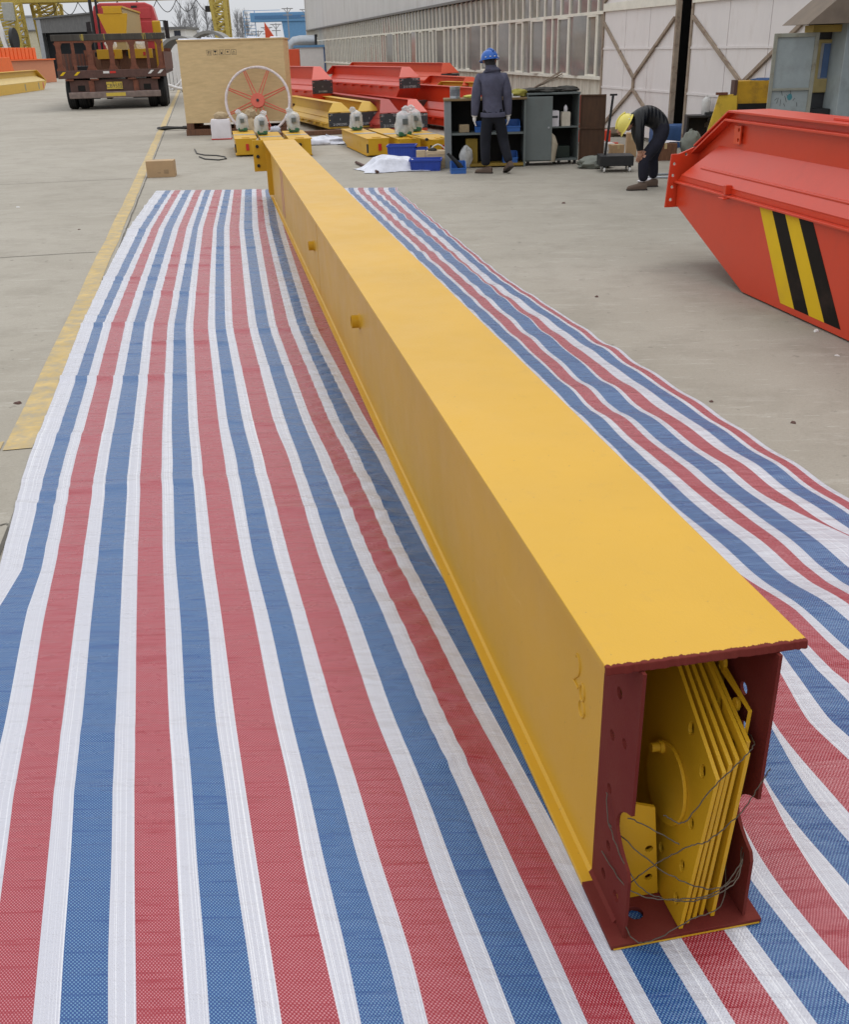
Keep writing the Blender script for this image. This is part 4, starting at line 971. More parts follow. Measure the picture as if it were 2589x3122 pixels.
# ------------------------------------------------------------------ plywood crate on its pallet
cl = gnd(572, 414); cr = gnd(884, 405); cdir = (cr - cl); cw = cdir.length; cdir.normalize()
CT = thing('plywood_crate', cl, math.atan2(cdir.y, cdir.x), 'big plywood shipping crate with black handling symbols', 'crate')
c0, c1, cz0, cz1, cd = .0, cw, .26, 1.93, 1.5
mb = MB(); mb.box(c0, c1, 0, .02, cz0, cz1); mb.build('front_panel', M_ply, CT, bevel=.004)
mb = MB(); mb.box(c0, c0 + .02, .0205, cd, cz0, cz1); mb.box(c1 - .02, c1, .0205, cd, cz0, cz1); mb.box(c0 + .0205, c1 - .0205, cd - .02, cd, cz0, cz1); mb.build('side_panel', M_ply, CT, bevel=.004)
mb = MB(); mb.box(c0 - .015, c1 + .015, -.02, cd + .02, cz1 + .001, cz1 + .03); mb.build('lid', M_ply, CT, bevel=.004)
for k in range(5):
    x = c0 + .62 + k * .135
    ic = MB(); s_ = .10
    z = 1.64
    for q in ((x, x + s_, z, z + .006), (x, x + s_, z + s_, z + s_ + .006), (x, x + .006, z, z + s_), (x + s_, x + s_ + .006, z, z + s_ + .006)): ic.box(q[0], q[1], -.0012, -.0002, q[2], q[3])
    if k == 0:
        for u in (.03, .065): ic.box(x + u, x + u + .012, -.0014, -.0004, z + .015, z + .065); ic.add([(x + u - .012, -.001, z + .06), (x + u + .024, -.001, z + .06), (x + u + .006, -.001, z + .09)], [(0, 1, 2)])
    elif k == 1:
        ic.add([(x + .02, -.001, z + .09), (x + .085, -.001, z + .09), (x + .075, -.001, z + .06), (x + .055, -.001, z + .05), (x + .055, -.001, z + .02), (x + .03 + .02, -.001, z + .02), (x + .05, -.001, z + .05), (x + .03, -.001, z + .06)], [(0, 1, 2, 3, 4, 5, 6, 7)]); ic.box(x + .03, x + .075, -.0014, -.0004, z + .012, z + .02)
    elif k == 2:
        ic.box(x + .03, x + .075, -.0014, -.0004, z + .02, z + .055); ic.box(x + .03, x + .04, -.0014, -.0004, z + .065, z + .09); ic.box(x + .065, x + .075, -.0014, -.0004, z + .065, z + .09)
    elif k == 3: ic.prism([(x + .053 + .02 * math.cos(a * .8), z + .06 + .018 * math.sin(a * .8)) for a in range(8)], -.0014, -.0004, 'y')
    else:
        ic.bar((x + .02, -.001, z + .02), (x + .045, -.001, z + .08), .001, .008); ic.bar((x + .045, -.001, z + .08), (x + .07, -.001, z + .05), .001, .008); ic.bar((x + .03, -.001, z + .03), (x + .085, -.001, z + .03), .001, .008)
    ic.build('handling_symbol', M_black, CT)
for (a, b_) in ((0, .16), (cw / 2 - .09, cw / 2 + .09), (cw - .16, cw)):
    mb = MB(); mb.box(a, b_, .01, cd - .01, .13, .2595); mb.build('pallet_bearer', M_wood, CT, bevel=.006)
for y_ in (-.02, cd / 2 - .07, cd - .12):
    mb = MB(); mb.box(-.02, cw + .02, y_, y_ + .14, 0, .1295); mb.build('pallet_runner', M_wood, CT, bevel=.008)
mb = MB()
for k in range(5): mb.hexa([(.02 + k * .5, .0, cz1 + .031), (.5 + k * .44, -.03, cz1 + .031), (.5 + k * .44, cd, cz1 + .031), (.02 + k * .5, cd, cz1 + .031)], [(.04 + k * .5, .05, cz1 + .055 + .02 * (k % 2)), (.48 + k * .44, .04, cz1 + .045), (.48 + k * .44, cd - .1, cz1 + .05), (.04 + k * .5, cd - .1, cz1 + .06)])
mb.build('film_cover', M_wrap, CT)
# ------------------------------------------------------------------ spoked wheel leaning on the crate
wc = aty(783, 305, cl.y - .42)
WH = thing('cable_reel_wheel', (wc.x, wc.y, 0), math.atan2(cdir.y, cdir.x), 'red spoked wheel with white-wrapped rim leaning against the plywood crate', 'wheel')
wr = .70; wzc = wr + .035; lean = R(-15)
Rm = Matrix.Translation((0, 0, .03)) @ Matrix.Rotation(lean, 4, 'X')
mb = MB(); mb.M = Rm
rr = random.Random(2)
mb.tube([(wr * math.cos(2 * math.pi * k / 72), .0, wr + wr * math.sin(2 * math.pi * k / 72)) for k in range(72)], [.028 + rr.uniform(-.004, .005) for _ in range(72)], 8, closed=True); mb.build('wrapped_rim', mat('pinkish_wrap', (.64, .56, .55), .4, var=.2, scale=20), WH, smooth=True)
for k in range(8):
    a = R(22.5 + 45 * k); d_ = Vector((math.cos(a), 0, math.sin(a))); pz = Vector((-math.sin(a), 0, math.cos(a)))
    mb = MB(); mb.M = Rm
    for s_ in (-1, 1):
        mb.tube([Vector((0, 0, wr)) + d_ * .13 + pz * .035 * s_, Vector((0, 0, wr)) + d_ * (wr - .03) + pz * .018 * s_], .012, 6)
    mb.build('spoke', mat('salmon_red_paint', (.60, .12, .075), .5), WH, smooth=True)
mb = MB(); mb.M = Rm @ Matrix.Translation((0, 0, wr)); mb.lathe([(.155, -.04), (.155, .04)], 32, axis='y'); mb.build('hub', mat('salmon_red_paint', (.6, .12, .075)), WH, bevel=.008)
mb = MB(); mb.M = Rm @ Matrix.Translation((0, 0, wr)); mb.lathe([(.032, -.055), (.032, -.041)], 16, axis='y'); mb.build('hub_bore', M_black, WH)
mb = MB(); mb.blob((.36, -.12, .12), (.12, .05, .07), 4, .3, 14, 10, fold=.15); mb.build('loose_film', M_wrap, WH, smooth=True)
# ------------------------------------------------------------------ white bag, paper, film, hose, cable, carton
p = gnd(677, 424); t = thing('woven_bag', (p.x, p.y, 0), .12, 'white square woven bag with red piping beside the crate', 'bag')
mb = MB(); nn = 10; vs = []; fs = []
def bagbox(mb, wx, wy, hz, seed, n=9, bul=.06):
    rb_ = random.Random(seed); q = [(rb_.uniform(2, 9), rb_.uniform(0, 6), rb_.uniform(.3, 1)) for _ in range(6)]
    grid = {}
    for i in range(n + 1):
        t_ = i / n; z = hz * t_; per = []
        for j in range(4 * n):
            s_ = j / n; sd_ = int(s_); f_ = s_ - sd_
            c_ = [(-1, -1), (1, -1), (1, 1), (-1, 1), (-1, -1)]
            x = c_[sd_][0] + (c_[sd_ + 1][0] - c_[sd_][0]) * f_; y = c_[sd_][1] + (c_[sd_ + 1][1] - c_[sd_][1]) * f_
            k = 1 + bul * math.sin(math.pi * f_) * math.sin(math.pi * t_) + .02 * sum(w_ * math.sin(a_ * z / hz * 3 + p_ + 2 * j) for a_, p_, w_ in q) / 3
            per.append((x * wx / 2 * k * (1 - .06 * (t_ > .9)), y * wy / 2 * k * (1 - .06 * (t_ > .9)), z))
        grid[i] = per
    vs = [v for i in range(n + 1) for v in grid[i]]; m_ = 4 * n
    fs = [(i * m_ + j, i * m_ + (j + 1) % m_, (i + 1) * m_ + (j + 1) % m_, (i + 1) * m_ + j) for i in range(n) for j in range(m_)]
    vs.append((0, 0, hz * 1.04)); fs += [(n * m_ + j, n * m_ + (j + 1) % m_, len(vs) - 1) for j in range(m_)]
    vs.append((0, 0, 0)); fs += [((j + 1) % m_, j, len(vs) - 1) for j in range(m_)]
    mb.add(vs, fs)
bagbox(mb, .40, .38, .40, 4); mb.build('bag_body', M_bagw, t, smooth=True)
mb = MB(); mb.tube([(-.205, -.2, .014), (.205, -.2, .014), (.205, .2, .014), (-.205, .2, .014)], .012, 6, closed=True); mb.build('piping', M_refl, t)
mb = MB(); mb.blob((.02, 0, .46), (.15, .13, .09), 6, .25, 16, 12, fold=.08); mb.build('bag_contents', M_kraft, t, smooth=True)
p = gnd(770, 418); mb = MB(); mb.blob((0, 0, .17), (.24, .2, .22), 9, .22, 24, 16, flat=.0, fold=.09); mb.blob((-.05, .03, .45), (.13, .10, .13), 12, .3, 16, 12, fold=.15)
o = mb.build('crumpled_paper', M_kraft, smooth=True); o.location = (p.x + .05, p.y - .05, 0); tag(o, 'crumpled brown packing paper between wheel and carriages', 'paper')
p = gnd(995, 440); mb = MB(); mb.blob((0, 0, .02), (.48, .22, .13), 15, .25, 28, 14, flat=0.0, fold=.08); o = mb.build('plastic_film', M_wrap, smooth=True); o.location = (p.x, p.y, 0); tag(o, 'crumpled translucent plastic film on the floor beside the girder tip', 'plastic film')
def coil(name, cpx, loops, r, mt, lab, z=.022, seed=1, tail=None, cat='hose', th=.02):
    c = gnd(*cpx); rc = random.Random(seed); P = []
    for k in range(int(loops * 26)):
        a = 2 * math.pi * k / 26; q = r * (1 + .18 * math.sin(a * .7 + seed) + .1 * math.sin(2.3 * a)); P.append((c.x + q * math.cos(a) * 1.5, c.y + q * math.sin(a) * .8, z + .012 * (k / 26) + .01 * math.sin(3 * a)))
    if tail: P += [tuple(gnd(*q) + Vector((0, 0, z))) for q in tail]
    mb = MB(); mb.tube(P, th, 8); return tag(mb.build(name, mt, smooth=True), lab, cat)
coil('hose_coil', (545, 395), 3.3, .30, M_hose, 'loose coil of dark hose on the floor left of the crate', seed=2, th=.018)
cab_pts = [(593, 457), (600, 470), (625, 475), (660, 476), (685, 480), (690, 486), (668, 490), (625, 487), (607, 480)]
mb = MB(); mb.tube([tuple(gnd(*q) + Vector((0, 0, .013))) for q in cab_pts], .011, 6); tag(mb.build('black_cable', M_hose, smooth=True), 'short black cable lying on the floor behind the cardboard box', 'cable')
p = gnd(491, 541); t = thing('cardboard_box', (p.x, p.y, 0), R(6), 'small closed cardboard box alone on the floor near the yellow line', 'box')
mb = MB(); mb.box(-.205, .205, 0, .27, 0, .235); mb.build('carton', M_card, t, bevel=.004)
mb = MB(); mb.box(-.2, .2, .10, .15, .2352, .2362); mb.box(-.206, -.2052, .10, .15, .16, .236); mb.build('packing_tape', mat('tape', (.5, .38, .2), .3), t)
mb = MB(); mb.box(-.045, .0, -.0012, -.0002, .06, .075); mb.box(.05, .12, -.0012, -.0002, .05, .11); mb.build('printed_label', mat('print', (.3, .2, .11)), t)
# ------------------------------------------------------------------ blue boxes, sheet, tool box
def tub(name, px, wx, wy, hz, rz, label, mt=None, group='blue plastic crates on the floor'):
    p = gnd(*px); t = thing(name, (p.x, p.y, 0), rz, label, 'crate', group); mt = mt or M_bin
    mb = MB(); k = .93; th = .008
    def shell(sc, z0_, inset):
        return [(sx_ * (wx / 2 * sc - inset), sy_ * (wy / 2 * sc - inset)) for sx_, sy_ in ((-1, -1), (1, -1), (1, 1), (-1, 1))]
    b0_ = shell(k, 0, 0); t0_ = shell(1, hz, 0); t1_ = shell(1, hz, th); b1_ = shell(k, 0, th)
    vs = [(x, y, 0) for x, y in b0_] + [(x, y, hz) for x, y in t0_] + [(x, y, hz) for x, y in t1_] + [(x, y, th) for x, y in b1_]
    fs = [(3, 2, 1, 0)] + [(i, (i + 1) % 4, 4 + (i + 1) % 4, 4 + i) for i in range(4)] + [(4 + i, 4 + (i + 1) % 4, 8 + (i + 1) % 4, 8 + i) for i in range(4)] + [(8 + i, 8 + (i + 1) % 4, 12 + (i + 1) % 4, 12 + i) for i in range(4)] + [(12, 13, 14, 15)]
    mb.add(vs, fs); mb.build('tub_shell', mt, t)
    mb = MB(); r_ = .012
    for a, b_ in (((-1, -1), (1, -1)), ((1, -1), (1, 1)), ((1, 1), (-1, 1)), ((-1, 1), (-1, -1))): mb.bar((a[0] * (wx / 2 + .006), a[1] * (wy / 2 + .006), hz - .012), (b_[0] * (wx / 2 + .006), b_[1] * (wy / 2 + .006), hz - .012), .014, .026)
    mb.build('rim', mt, t)
    for i in range(6):
        x = -wx / 2 * .9 + wx * .9 * i / 5
        mb = MB(); mb.hexa([(x * k - .006, -wy / 2 * k - .008, .02), (x * k + .006, -wy / 2 * k - .008, .02), (x * k + .006, -wy / 2 * k, .02), (x * k - .006, -wy / 2 * k, .02)], [(x - .006, -wy / 2 - .006, hz - .03), (x + .006, -wy / 2 - .006, hz - .03), (x + .006, -wy / 2 + .002, hz - .03), (x - .006, -wy / 2 + .002, hz - .03)]); mb.build('rib', mt, t)
    return t
tub('blue_crate', (1227, 490), .46, .33, .25, R(-4), 'deep blue plastic crate standing in front of an end carriage')
tub('blue_crate', (1299, 518), .47, .33, .165, R(-3), 'shallow blue plastic crate beside the white plastic sheet')
tub('blue_crate', (1283, 490), .22, .3, .20, R(0), 'blue plastic crate half hidden behind the pale tool box')
p = gnd(1190, 522); mb = MB()
nx_, ny_ = 46, 26; vs = []; fs = []
rs_ = random.Random(8); wv = [(rs_.uniform(4, 14), rs_.uniform(4, 16), rs_.uniform(0, 6)) for _ in range(9)]
for i in range(nx_ + 1):
    for j in range(ny_ + 1):
        u = i / nx_; v = j / ny_; x = -.5 + 1.0 * u + .12 * math.sin(3 * v + 1); y = -.22 + .62 * v + .10 * u - .05 * math.sin(7 * u)
        e = min(u, 1 - u) * 4; e2 = min(v, 1 - v) * 4; ed = max(0, min(1, e)) * max(0, min(1, e2))
        z = .006 + ed * (.11 + .06 * math.sin(2.6 * u + .6)) + ed * .022 * sum(math.sin(a * u + b_ * v + c) for a, b_, c in wv) / 2 + .004 * abs(math.sin(20 * u + 9 * v))
        vs.append((x, y, max(.004, z)))
for i in range(nx_):
    for j in range(ny_): a = i * (ny_ + 1) + j; fs.append((a, a + ny_ + 1, a + ny_ + 2, a + 1))
mb.add(vs, fs); o = mb.build('folded_sheet', M_wrap, smooth=True, fixn=False); o.location = (p.x, p.y, 0); tag(o, 'crumpled white plastic sheet heaped on the floor by the blue crates', 'plastic sheet')
a_ = gnd(1086, 500); b_ = gnd(1152, 530); mb = MB(); mb.tube([a_ + Vector((0, 0, .026)), a_.lerp(b_, .5) + Vector((0, 0, .026)), b_ + Vector((0, 0, .026))], .022, 10); tag(mb.build('steel_bar', M_rustd, smooth=True), 'rusty round steel bar lying along the white plastic sheet', 'steel bar')
p = gnd(1335, 513); t = thing('tool_box', (p.x, p.y, 0), R(-5), 'pale wooden tool box with a rope handle by the steel cabinet', 'tool box')
mb = MB(); mb.box(-.18, .18, 0, .24, 0, .25); mb.build('box_body', M_woodl, t, bevel=.004)
mb = MB()
for q in ((-.15, .15, .20, .212), (-.15, .15, .04, .052), (-.15, -.138, .052, .20), (.138, .15, .052, .20)): mb.box(q[0], q[1], -.008, -.0005, q[2], q[3])
mb.build('raised_frame', M_woodl, t)
mb = MB(); mb.tube([(-.13 + .26 * k / 10, .12, .25 + .085 * math.sin(math.pi * k / 10)) for k in range(11)], .010, 8); mb.build('handle', M_white, t, smooth=True)
mb = MB(); mb.blob((-.08, .05, .265), (.07, .05, .028), 3, .3, 14, 8); mb.build('rag', M_blanket, t, smooth=True)
mb = MB(); mb.box(-.33, -.19, .05, .10, 0, .26); mb.build('side_board', M_woodl, t, bevel=.003)
def picking_bin(loc, rz, wx, label, group='blue picking bins', z=0.0):
    t = thing('picking_bin', (loc[0], loc[1], z), rz, label, 'bin', group); w2 = wx / 2; d_ = wx * 1.25; h_ = wx * .72; th = .006
    mb = MB(); mb.box(-w2, w2, 0, d_, 0, th)
    for s_ in (-1, 1): mb.prism([(0, th), (d_, th), (d_, h_), (d_ * .3, h_), (0, h_ * .5)], s_ * w2 - (th if s_ > 0 else 0), s_ * w2 + (0 if s_ > 0 else th), 'x')
    mb.box(-w2 + th, w2 - th, d_ - th, d_, th, h_); mb.box(-w2 + th, w2 - th, 0, th, th, h_ * .45); mb.build('bin_shell', M_bin2, t)
    mb = MB(); mb.box(-w2 - .004, w2 + .004, -.010, -.0005, h_ * .40, h_ * .50); mb.build('rim', M_bin2, t); return t
p = gnd(1399, 530); picking_bin((p.x, p.y), R(2), .22, 'light blue picking bin on the floor holding a black power tool')
t = thing('power_tool', (p.x - .02, p.y + .08, .012), R(20), 'black angle grinder propped in the light blue bin', 'power tool')
mb = MB(); mb.tube([(-.10, .12, .26), (-.05, .10, .21), (.0, .06, .15), (.05, .03, .09), (.07, .02, .05)], [.018, .026, .03, .04, .045], 12); mb.build('tool_body', M_rub, t, smooth=True)
mb = MB(); mb.lathe([(.05, 0), (.05, .02)], 18, (.07, .0, .01)); mb.build('tool_head', M_black, t)
p = gnd(1422, 512); mb = MB(); mb.blob((0, 0, .15), (.10, .09, .17), 22, .15, 20, 14, flat=0, fold=.07); o = mb.build('plastic_sack', M_plas, smooth=True); o.location = (p.x, p.y + .02, 0); tag(o, 'white translucent plastic sack on the floor in front of the cabinet', 'sack')
# ------------------------------------------------------------------ steel cabinets
a_ = gnd(1358, 514); b_ = gnd(1602, 508)
cdr = (b_ - a_); CW = cdr.length; cdr.normalize()
t = thing('open_cabinet', a_, math.atan2(cdr.y, cdr.x), 'open grey steel cabinet with a middle shelf behind the jacketed worker', 'cabinet'); CHt, CDp = .98, .46
mb = MB(); mb.box(0, .10, 0, .02, 0, CHt - .03); mb.box(0, .018, .0201, CDp, 0, CHt - .03); mb.build('side_panel', M_grey, t, bevel=.003)
mb = MB(); mb.box(CW - .03, CW, 0, CDp, 0, CHt - .03); mb.build('side_panel', M_grey2, t, bevel=.003)
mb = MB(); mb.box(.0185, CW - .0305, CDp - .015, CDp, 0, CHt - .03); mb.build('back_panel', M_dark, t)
mb = MB(); mb.box(-.01, CW + .01, -.02, CDp + .01, CHt - .0295, CHt); mb.build('wooden_top', mat('dirty_plank', (.20, .13, .06), .8, var=.3, dirt=(.06, .05, .04), dirt_amt=.7), t, bevel=.004)
mb = MB(); mb.box(.0185, CW - .0305, .02, CDp - .016, .47, .50); mb.build('shelf', M_grey2, t)
mb = MB(); mb.box(.101, CW - .0305, .02, CDp - .016, .03, .05); mb.box(.101, CW - .0305, .002, .02, .02, .06); mb.build('floor_panel', mat('ochre_paint', (.30, .19, .03), .6, dirt=(.1, .07, .03)), t)
def on_cab(x, y, z): return a_ + cdr * x + Vector((-cdr.y, cdr.x, 0)) * y + Vector((0, 0, z))
rzc = math.atan2(cdr.y, cdr.x)
for k, (x, z, wx, lab) in enumerate(((.56, .502, .20, 'light blue picking bin on the cabinet shelf left of the worker'), (1.03, .502, .22, 'light blue picking bin on the cabinet shelf right of the worker'), (1.0, .052, .22, 'blue picking bin on the cabinet floor right of the worker'))):
    q = on_cab(x, .06, z); picking_bin((q.x, q.y), rzc, wx, lab, z=q.z)
q = on_cab(.30, .12, .502); mb = MB(); mb.box(-.075, .075, 0, .12, 0, .11); o = mb.build('small_carton', M_kraft, bevel=.004); o.location = q; o.rotation_euler.z = rzc + .1; tag(o, 'small brown carton on the cabinet shelf', 'carton')
q = on_cab(.45, .1, .052); mb = MB(); mb.box(-.13, .05, 0, .2, 0, .36); o = mb.build('ochre_case', mat('ochre_case_paint', (.26, .17, .02), .6), bevel=.006); o.location = q; o.rotation_euler.z = rzc; tag(o, 'ochre metal case in the lower cabinet compartment', 'case')
q = on_cab(.16, .08, .98); t = thing('paint_can', q, 0, 'dented tin paint can on top of the open cabinet', 'can')
mb = MB(); mb.lathe([(.078, 0), (.08, .004), (.076, .02), (.076, .15), (.08, .158), (.08, .166), (.072, .168), (.070, .158)], 24); mb.build('can_body', M_galv, t, smooth=True)
mb = MB(); mb.lathe([(.0765, .04), (.0767, .13)], 24); mb.build('can_label', mat('stained_label', (.16, .17, .19), .6, var=.4, scale=12), t, smooth=True)
q = on_cab(.40, .1, .98); mb = MB(); mb.blob((0, 0, .025), (.12, .07, .025), 5, .2, 18, 8, flat=.002); o = mb.build('yellow_rag', mat('yellow_green_cloth', (.55, .52, .12), .8), smooth=True); o.location = q; tag(o, 'bright yellow cloth on top of the open cabinet', 'cloth')
q = on_cab(1.12, .18, .98); mb = MB(); mb.blob((0, 0, .05), (.13, .12, .06), 7, .25, 20, 10, flat=.002, fold=.1); o = mb.build('olive_rag', mat('olive_cloth', (.28, .25, .05), .9), smooth=True); o.location = q; tag(o, 'olive cloth heaped on the cabinet top right of the worker', 'cloth')
q = on_cab(1.06, .06, .98); mb = MB(); mb.box(-.07, .07, -.03, .03, 0, .015); mb.blob((-.06, 0, .03), (.03, .03, .03), 2, .1, 12, 8); o = mb.build('white_brush', M_white); o.location = q; tag(o, 'white paint brush lying on the cabinet top', 'brush')
# second cabinet with open doors
a2 = gnd(1604, 506); b2 = gnd(1762, 500); c2d = (b2 - a2); W2 = c2d.length; c2d.normalize(); r2 = math.atan2(c2d.y, c2d.x)
t = thing('two_door_cabinet', a2, r2, 'grey-green steel cabinet with both doors swung open and bags inside', 'cabinet'); H2, D2 = 1.0, .42
for x in (0, W2 - .02):
    mb = MB(); mb.box(x, x + .02, 0, D2, .06, H2); mb.build('side_panel', M_grey2, t, bevel=.003)
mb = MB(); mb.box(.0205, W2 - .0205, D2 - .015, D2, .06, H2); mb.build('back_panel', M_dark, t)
mb = MB(); mb.box(-.005, W2 + .005, -.005, D2 + .005, H2 + .001, H2 + .03); mb.build('top_panel', M_grey2, t, bevel=.004)
mb = MB(); mb.box(.0205, W2 - .0205, .01, D2 - .016, .53, .55); mb.build('shelf', M_grey2, t)
mb = MB(); mb.box(.0205, W2 - .0205, .0, D2 - .016, .06, .09); mb.build('floor_panel', M_grey2, t)
for x in (.02, W2 * .62, W2 - .06):
    mb = MB(); mb.box(x, x + .04, .03, .07, 0, .0595); mb.box(x, x + .04, D2 - .08, D2 - .04, 0, .0595); mb.build('foot', M_darkm, t)
D = bpy.data.objects.new('cabinet_door', None); COL.objects.link(D); D.parent = t; D.location = (0.0, -.004, .08); D.rotation_euler = (0, 0, R(-14))
dw = W2 * .47
mb = MB(); mb.box(-.02, dw, -.02, 0, 0, .90); mb.build('door_leaf', M_grey2, D, bevel=.004)
mb = MB(); mb.lathe([(.012, 0), (.008, -.03), (.014, -.035)], 12, axis='y'); k_ = mb.build('door_knob', M_galv, D, smooth=True); k_.location = (dw - .05, -.02, .47)
D = bpy.data.objects.new('cabinet_door', None); COL.objects.link(D); D.parent = t; D.location = (W2 + .006, -.006, .06); D.rotation_euler = (0, 0, R(-22))
mb = MB(); mb.box(0, dw, -.012, 0, 0, .93); mb.build('door_leaf', M_brownl, D)
mb = MB()
for q in ((0, .02, 0, .93), (dw - .02, dw, 0, .93), (.02, dw - .02, .0, .02), (.02, dw - .02, .91, .93), (.02, dw - .02, .45, .475)): mb.box(q[0], q[1], -.03, -.0125, q[2], q[3])
mb.build('door_rim', M_brownl, D)
def oncab2(x, y, z): return a2 + c2d * x + Vector((-c2d.y, c2d.x, 0)) * y + Vector((0, 0, z))
for k, (x, wx, hz, lab) in enumerate(((.44, .14, .22, 'printed white paper bag on the open cabinet shelf beside a cloth bag'), (.62, .13, .20, 'off-white tied cloth bag on the open cabinet shelf'))):
    q = oncab2(x, .1, .551); tb = thing('shelf_bag', q, r2, lab, 'bag')
    mb = MB(); bagbox(mb, wx, .11, hz, 30 + k, 7, .1); mb.build('bag_body', M_bagw if k == 0 else mat('off_white_cloth', (.58, .52, .43), .9, var=.2), tb, smooth=True)
    if k: mb = MB(); mb.blob((.0, 0, .235), (.03, .03, .06), 4, .2, 12, 8); mb.build('knot', M_bagw, tb, smooth=True)
    else: mb = MB(); mb.box(-.05, .05, -.063, -.060, .12, .15); mb.build('print', M_tag, tb)
q = oncab2(.37, .0, .0); mb = MB(); mb.tube([(0, 0, .44), (.02, -.05, .40), (.05, -.075, .30), (.03, -.08, .18), (.02, -.075, .06)], [.035, .05, .055, .05, .045], 12); o = mb.build('hanging_glove', mat('soiled_canvas', (.36, .31, .23), .9, var=.25, dirt=(.15, .11, .07)), smooth=True); o.location = q + Vector((0, 0, .0)); o.rotation_euler.z = r2; tag(o, 'soiled canvas glove hanging over the open cabinet edge', 'glove')
q = oncab2(.58, .1, .091); mb = MB(); mb.box(-.12, .13, 0, .2, 0, .17); o = mb.build('dark_case', mat('dark_green_case', (.02, .03, .022), .6), bevel=.01); o.location = q; o.rotation_euler.z = r2; tag(o, 'dark green case in the cabinet bottom', 'case')
q = oncab2(.28, .2, 1.031); mb = MB(); mb.blob((0, 0, .03), (.36, .2, .04), 17, .22, 28, 10, flat=.001, fold=.08); mb.blob((.36, 0, .03), (.2, .17, .05), 18, .22, 22, 10, flat=.001, fold=.08); o = mb.build('folded_blanket', M_blanket, smooth=True); o.location = q; o.rotation_euler.z = r2; tag(o, 'dark folded blanket on top of the grey-green cabinet', 'blanket')
mb = MB(); rr = random.Random(6); base = oncab2(.12, .2, 1.075)
for k in range(14):
    e = Vector((.42 + rr.uniform(-.06, .06), rr.uniform(-.05, .05), .20 + rr.uniform(-.05, .06))); mb.tube([base + Vector((0, rr.uniform(-.02, .02), rr.uniform(0, .02))), base + e], .0035, 5)
tag(mb.build('welding_rods', M_brace), 'loose fan of thin rods stuck in the blanket on the cabinet', 'rods')
# ------------------------------------------------------------------ people
def skin_body(name, joints, edges, labels, mats, parent, root, sub=2):
    """one continuous skinned figure; each edge carries the garment it belongs to"""
    names = list(joints); ix = {n_: i for i, n_ in enumerate(names)}
    me = bpy.data.meshes.new(name); me.from_pydata([joints[n_][:3] for n_ in names], [(ix[a], ix[b_]) for a, b_ in edges], [])
    o = bpy.data.objects.new(name, me); COL.objects.link(o)
    sm = o.modifiers.new('skin', 'SKIN'); sm.use_smooth_shade = True; sm.branch_smoothing = 0.6
    if not me.skin_vertices: me.attributes.get('skin')
    for n_ in names:
        r_ = joints[n_][3]; sv = me.skin_vertices[0].data[ix[n_]]
        sv.radius = r_ if isinstance(r_, tuple) else (r_, r_); sv.use_root = (n_ == root)
    ss = o.modifiers.new('sub', 'SUBSURF'); ss.levels = sub; ss.render_levels = sub
    dg = bpy.context.evaluated_depsgraph_get(); dg.update()
    m2 = bpy.data.meshes.new_from_object(o.evaluated_get(dg)); m2.name = name
    bpy.data.objects.remove(o, do_unlink=True)
    m2.materials.clear()
    for q in mats: m2.materials.append(q)
    segs = [(Vector(joints[a][:3]), Vector(joints[b_][:3]), labels[i]) for i, (a, b_) in enumerate(edges)]
    for p in m2.polygons:
        c = p.center; best = 9e9; bl_ = 0
        for a, b_, l in segs:
            d_ = b_ - a; t_ = max(0, min(1, (c - a).dot(d_) / max(d_.length_squared, 1e-9))); ds = (c - a - d_ * t_).length
            if ds < best: best = ds; bl_ = l
        p.material_index = bl_; p.use_smooth = True
    ob = bpy.data.objects.new(name, m2); COL.objects.link(ob); ob.parent = parent
    return ob
def fingers(mb, base, fwd, side, dn, sc=1.0, curl=.35):
    """palm-rooted fingers: four of unequal length plus a thumb leaving the side of the palm"""
    base = Vector(base); fwd = Vector(fwd).normalized(); side = Vector(side).normalized(); dn = Vector(dn).normalized()
    for k, ln in enumerate((.062, .072, .068, .054)):
        b0_ = base + side * (.027 - .018 * k) * sc + fwd * .03 * sc
        p = [b0_]; d_ = fwd.copy()
        for s_ in (.45, .32, .23):
            d_ = (d_ + dn * curl).normalized(); p.append(p[-1] + d_ * ln * s_ * sc)
        mb.tube(p, [.0095 * sc, .009 * sc, .008 * sc, .006 * sc], 7)
    p = [base + side * .030 * sc - fwd * .02 * sc, base + side * .052 * sc + fwd * .008 * sc, base + side * .055 * sc + fwd * .034 * sc + dn * .012 * sc]
    mb.tube(p, [.012 * sc, .0105 * sc, .008 * sc], 7)
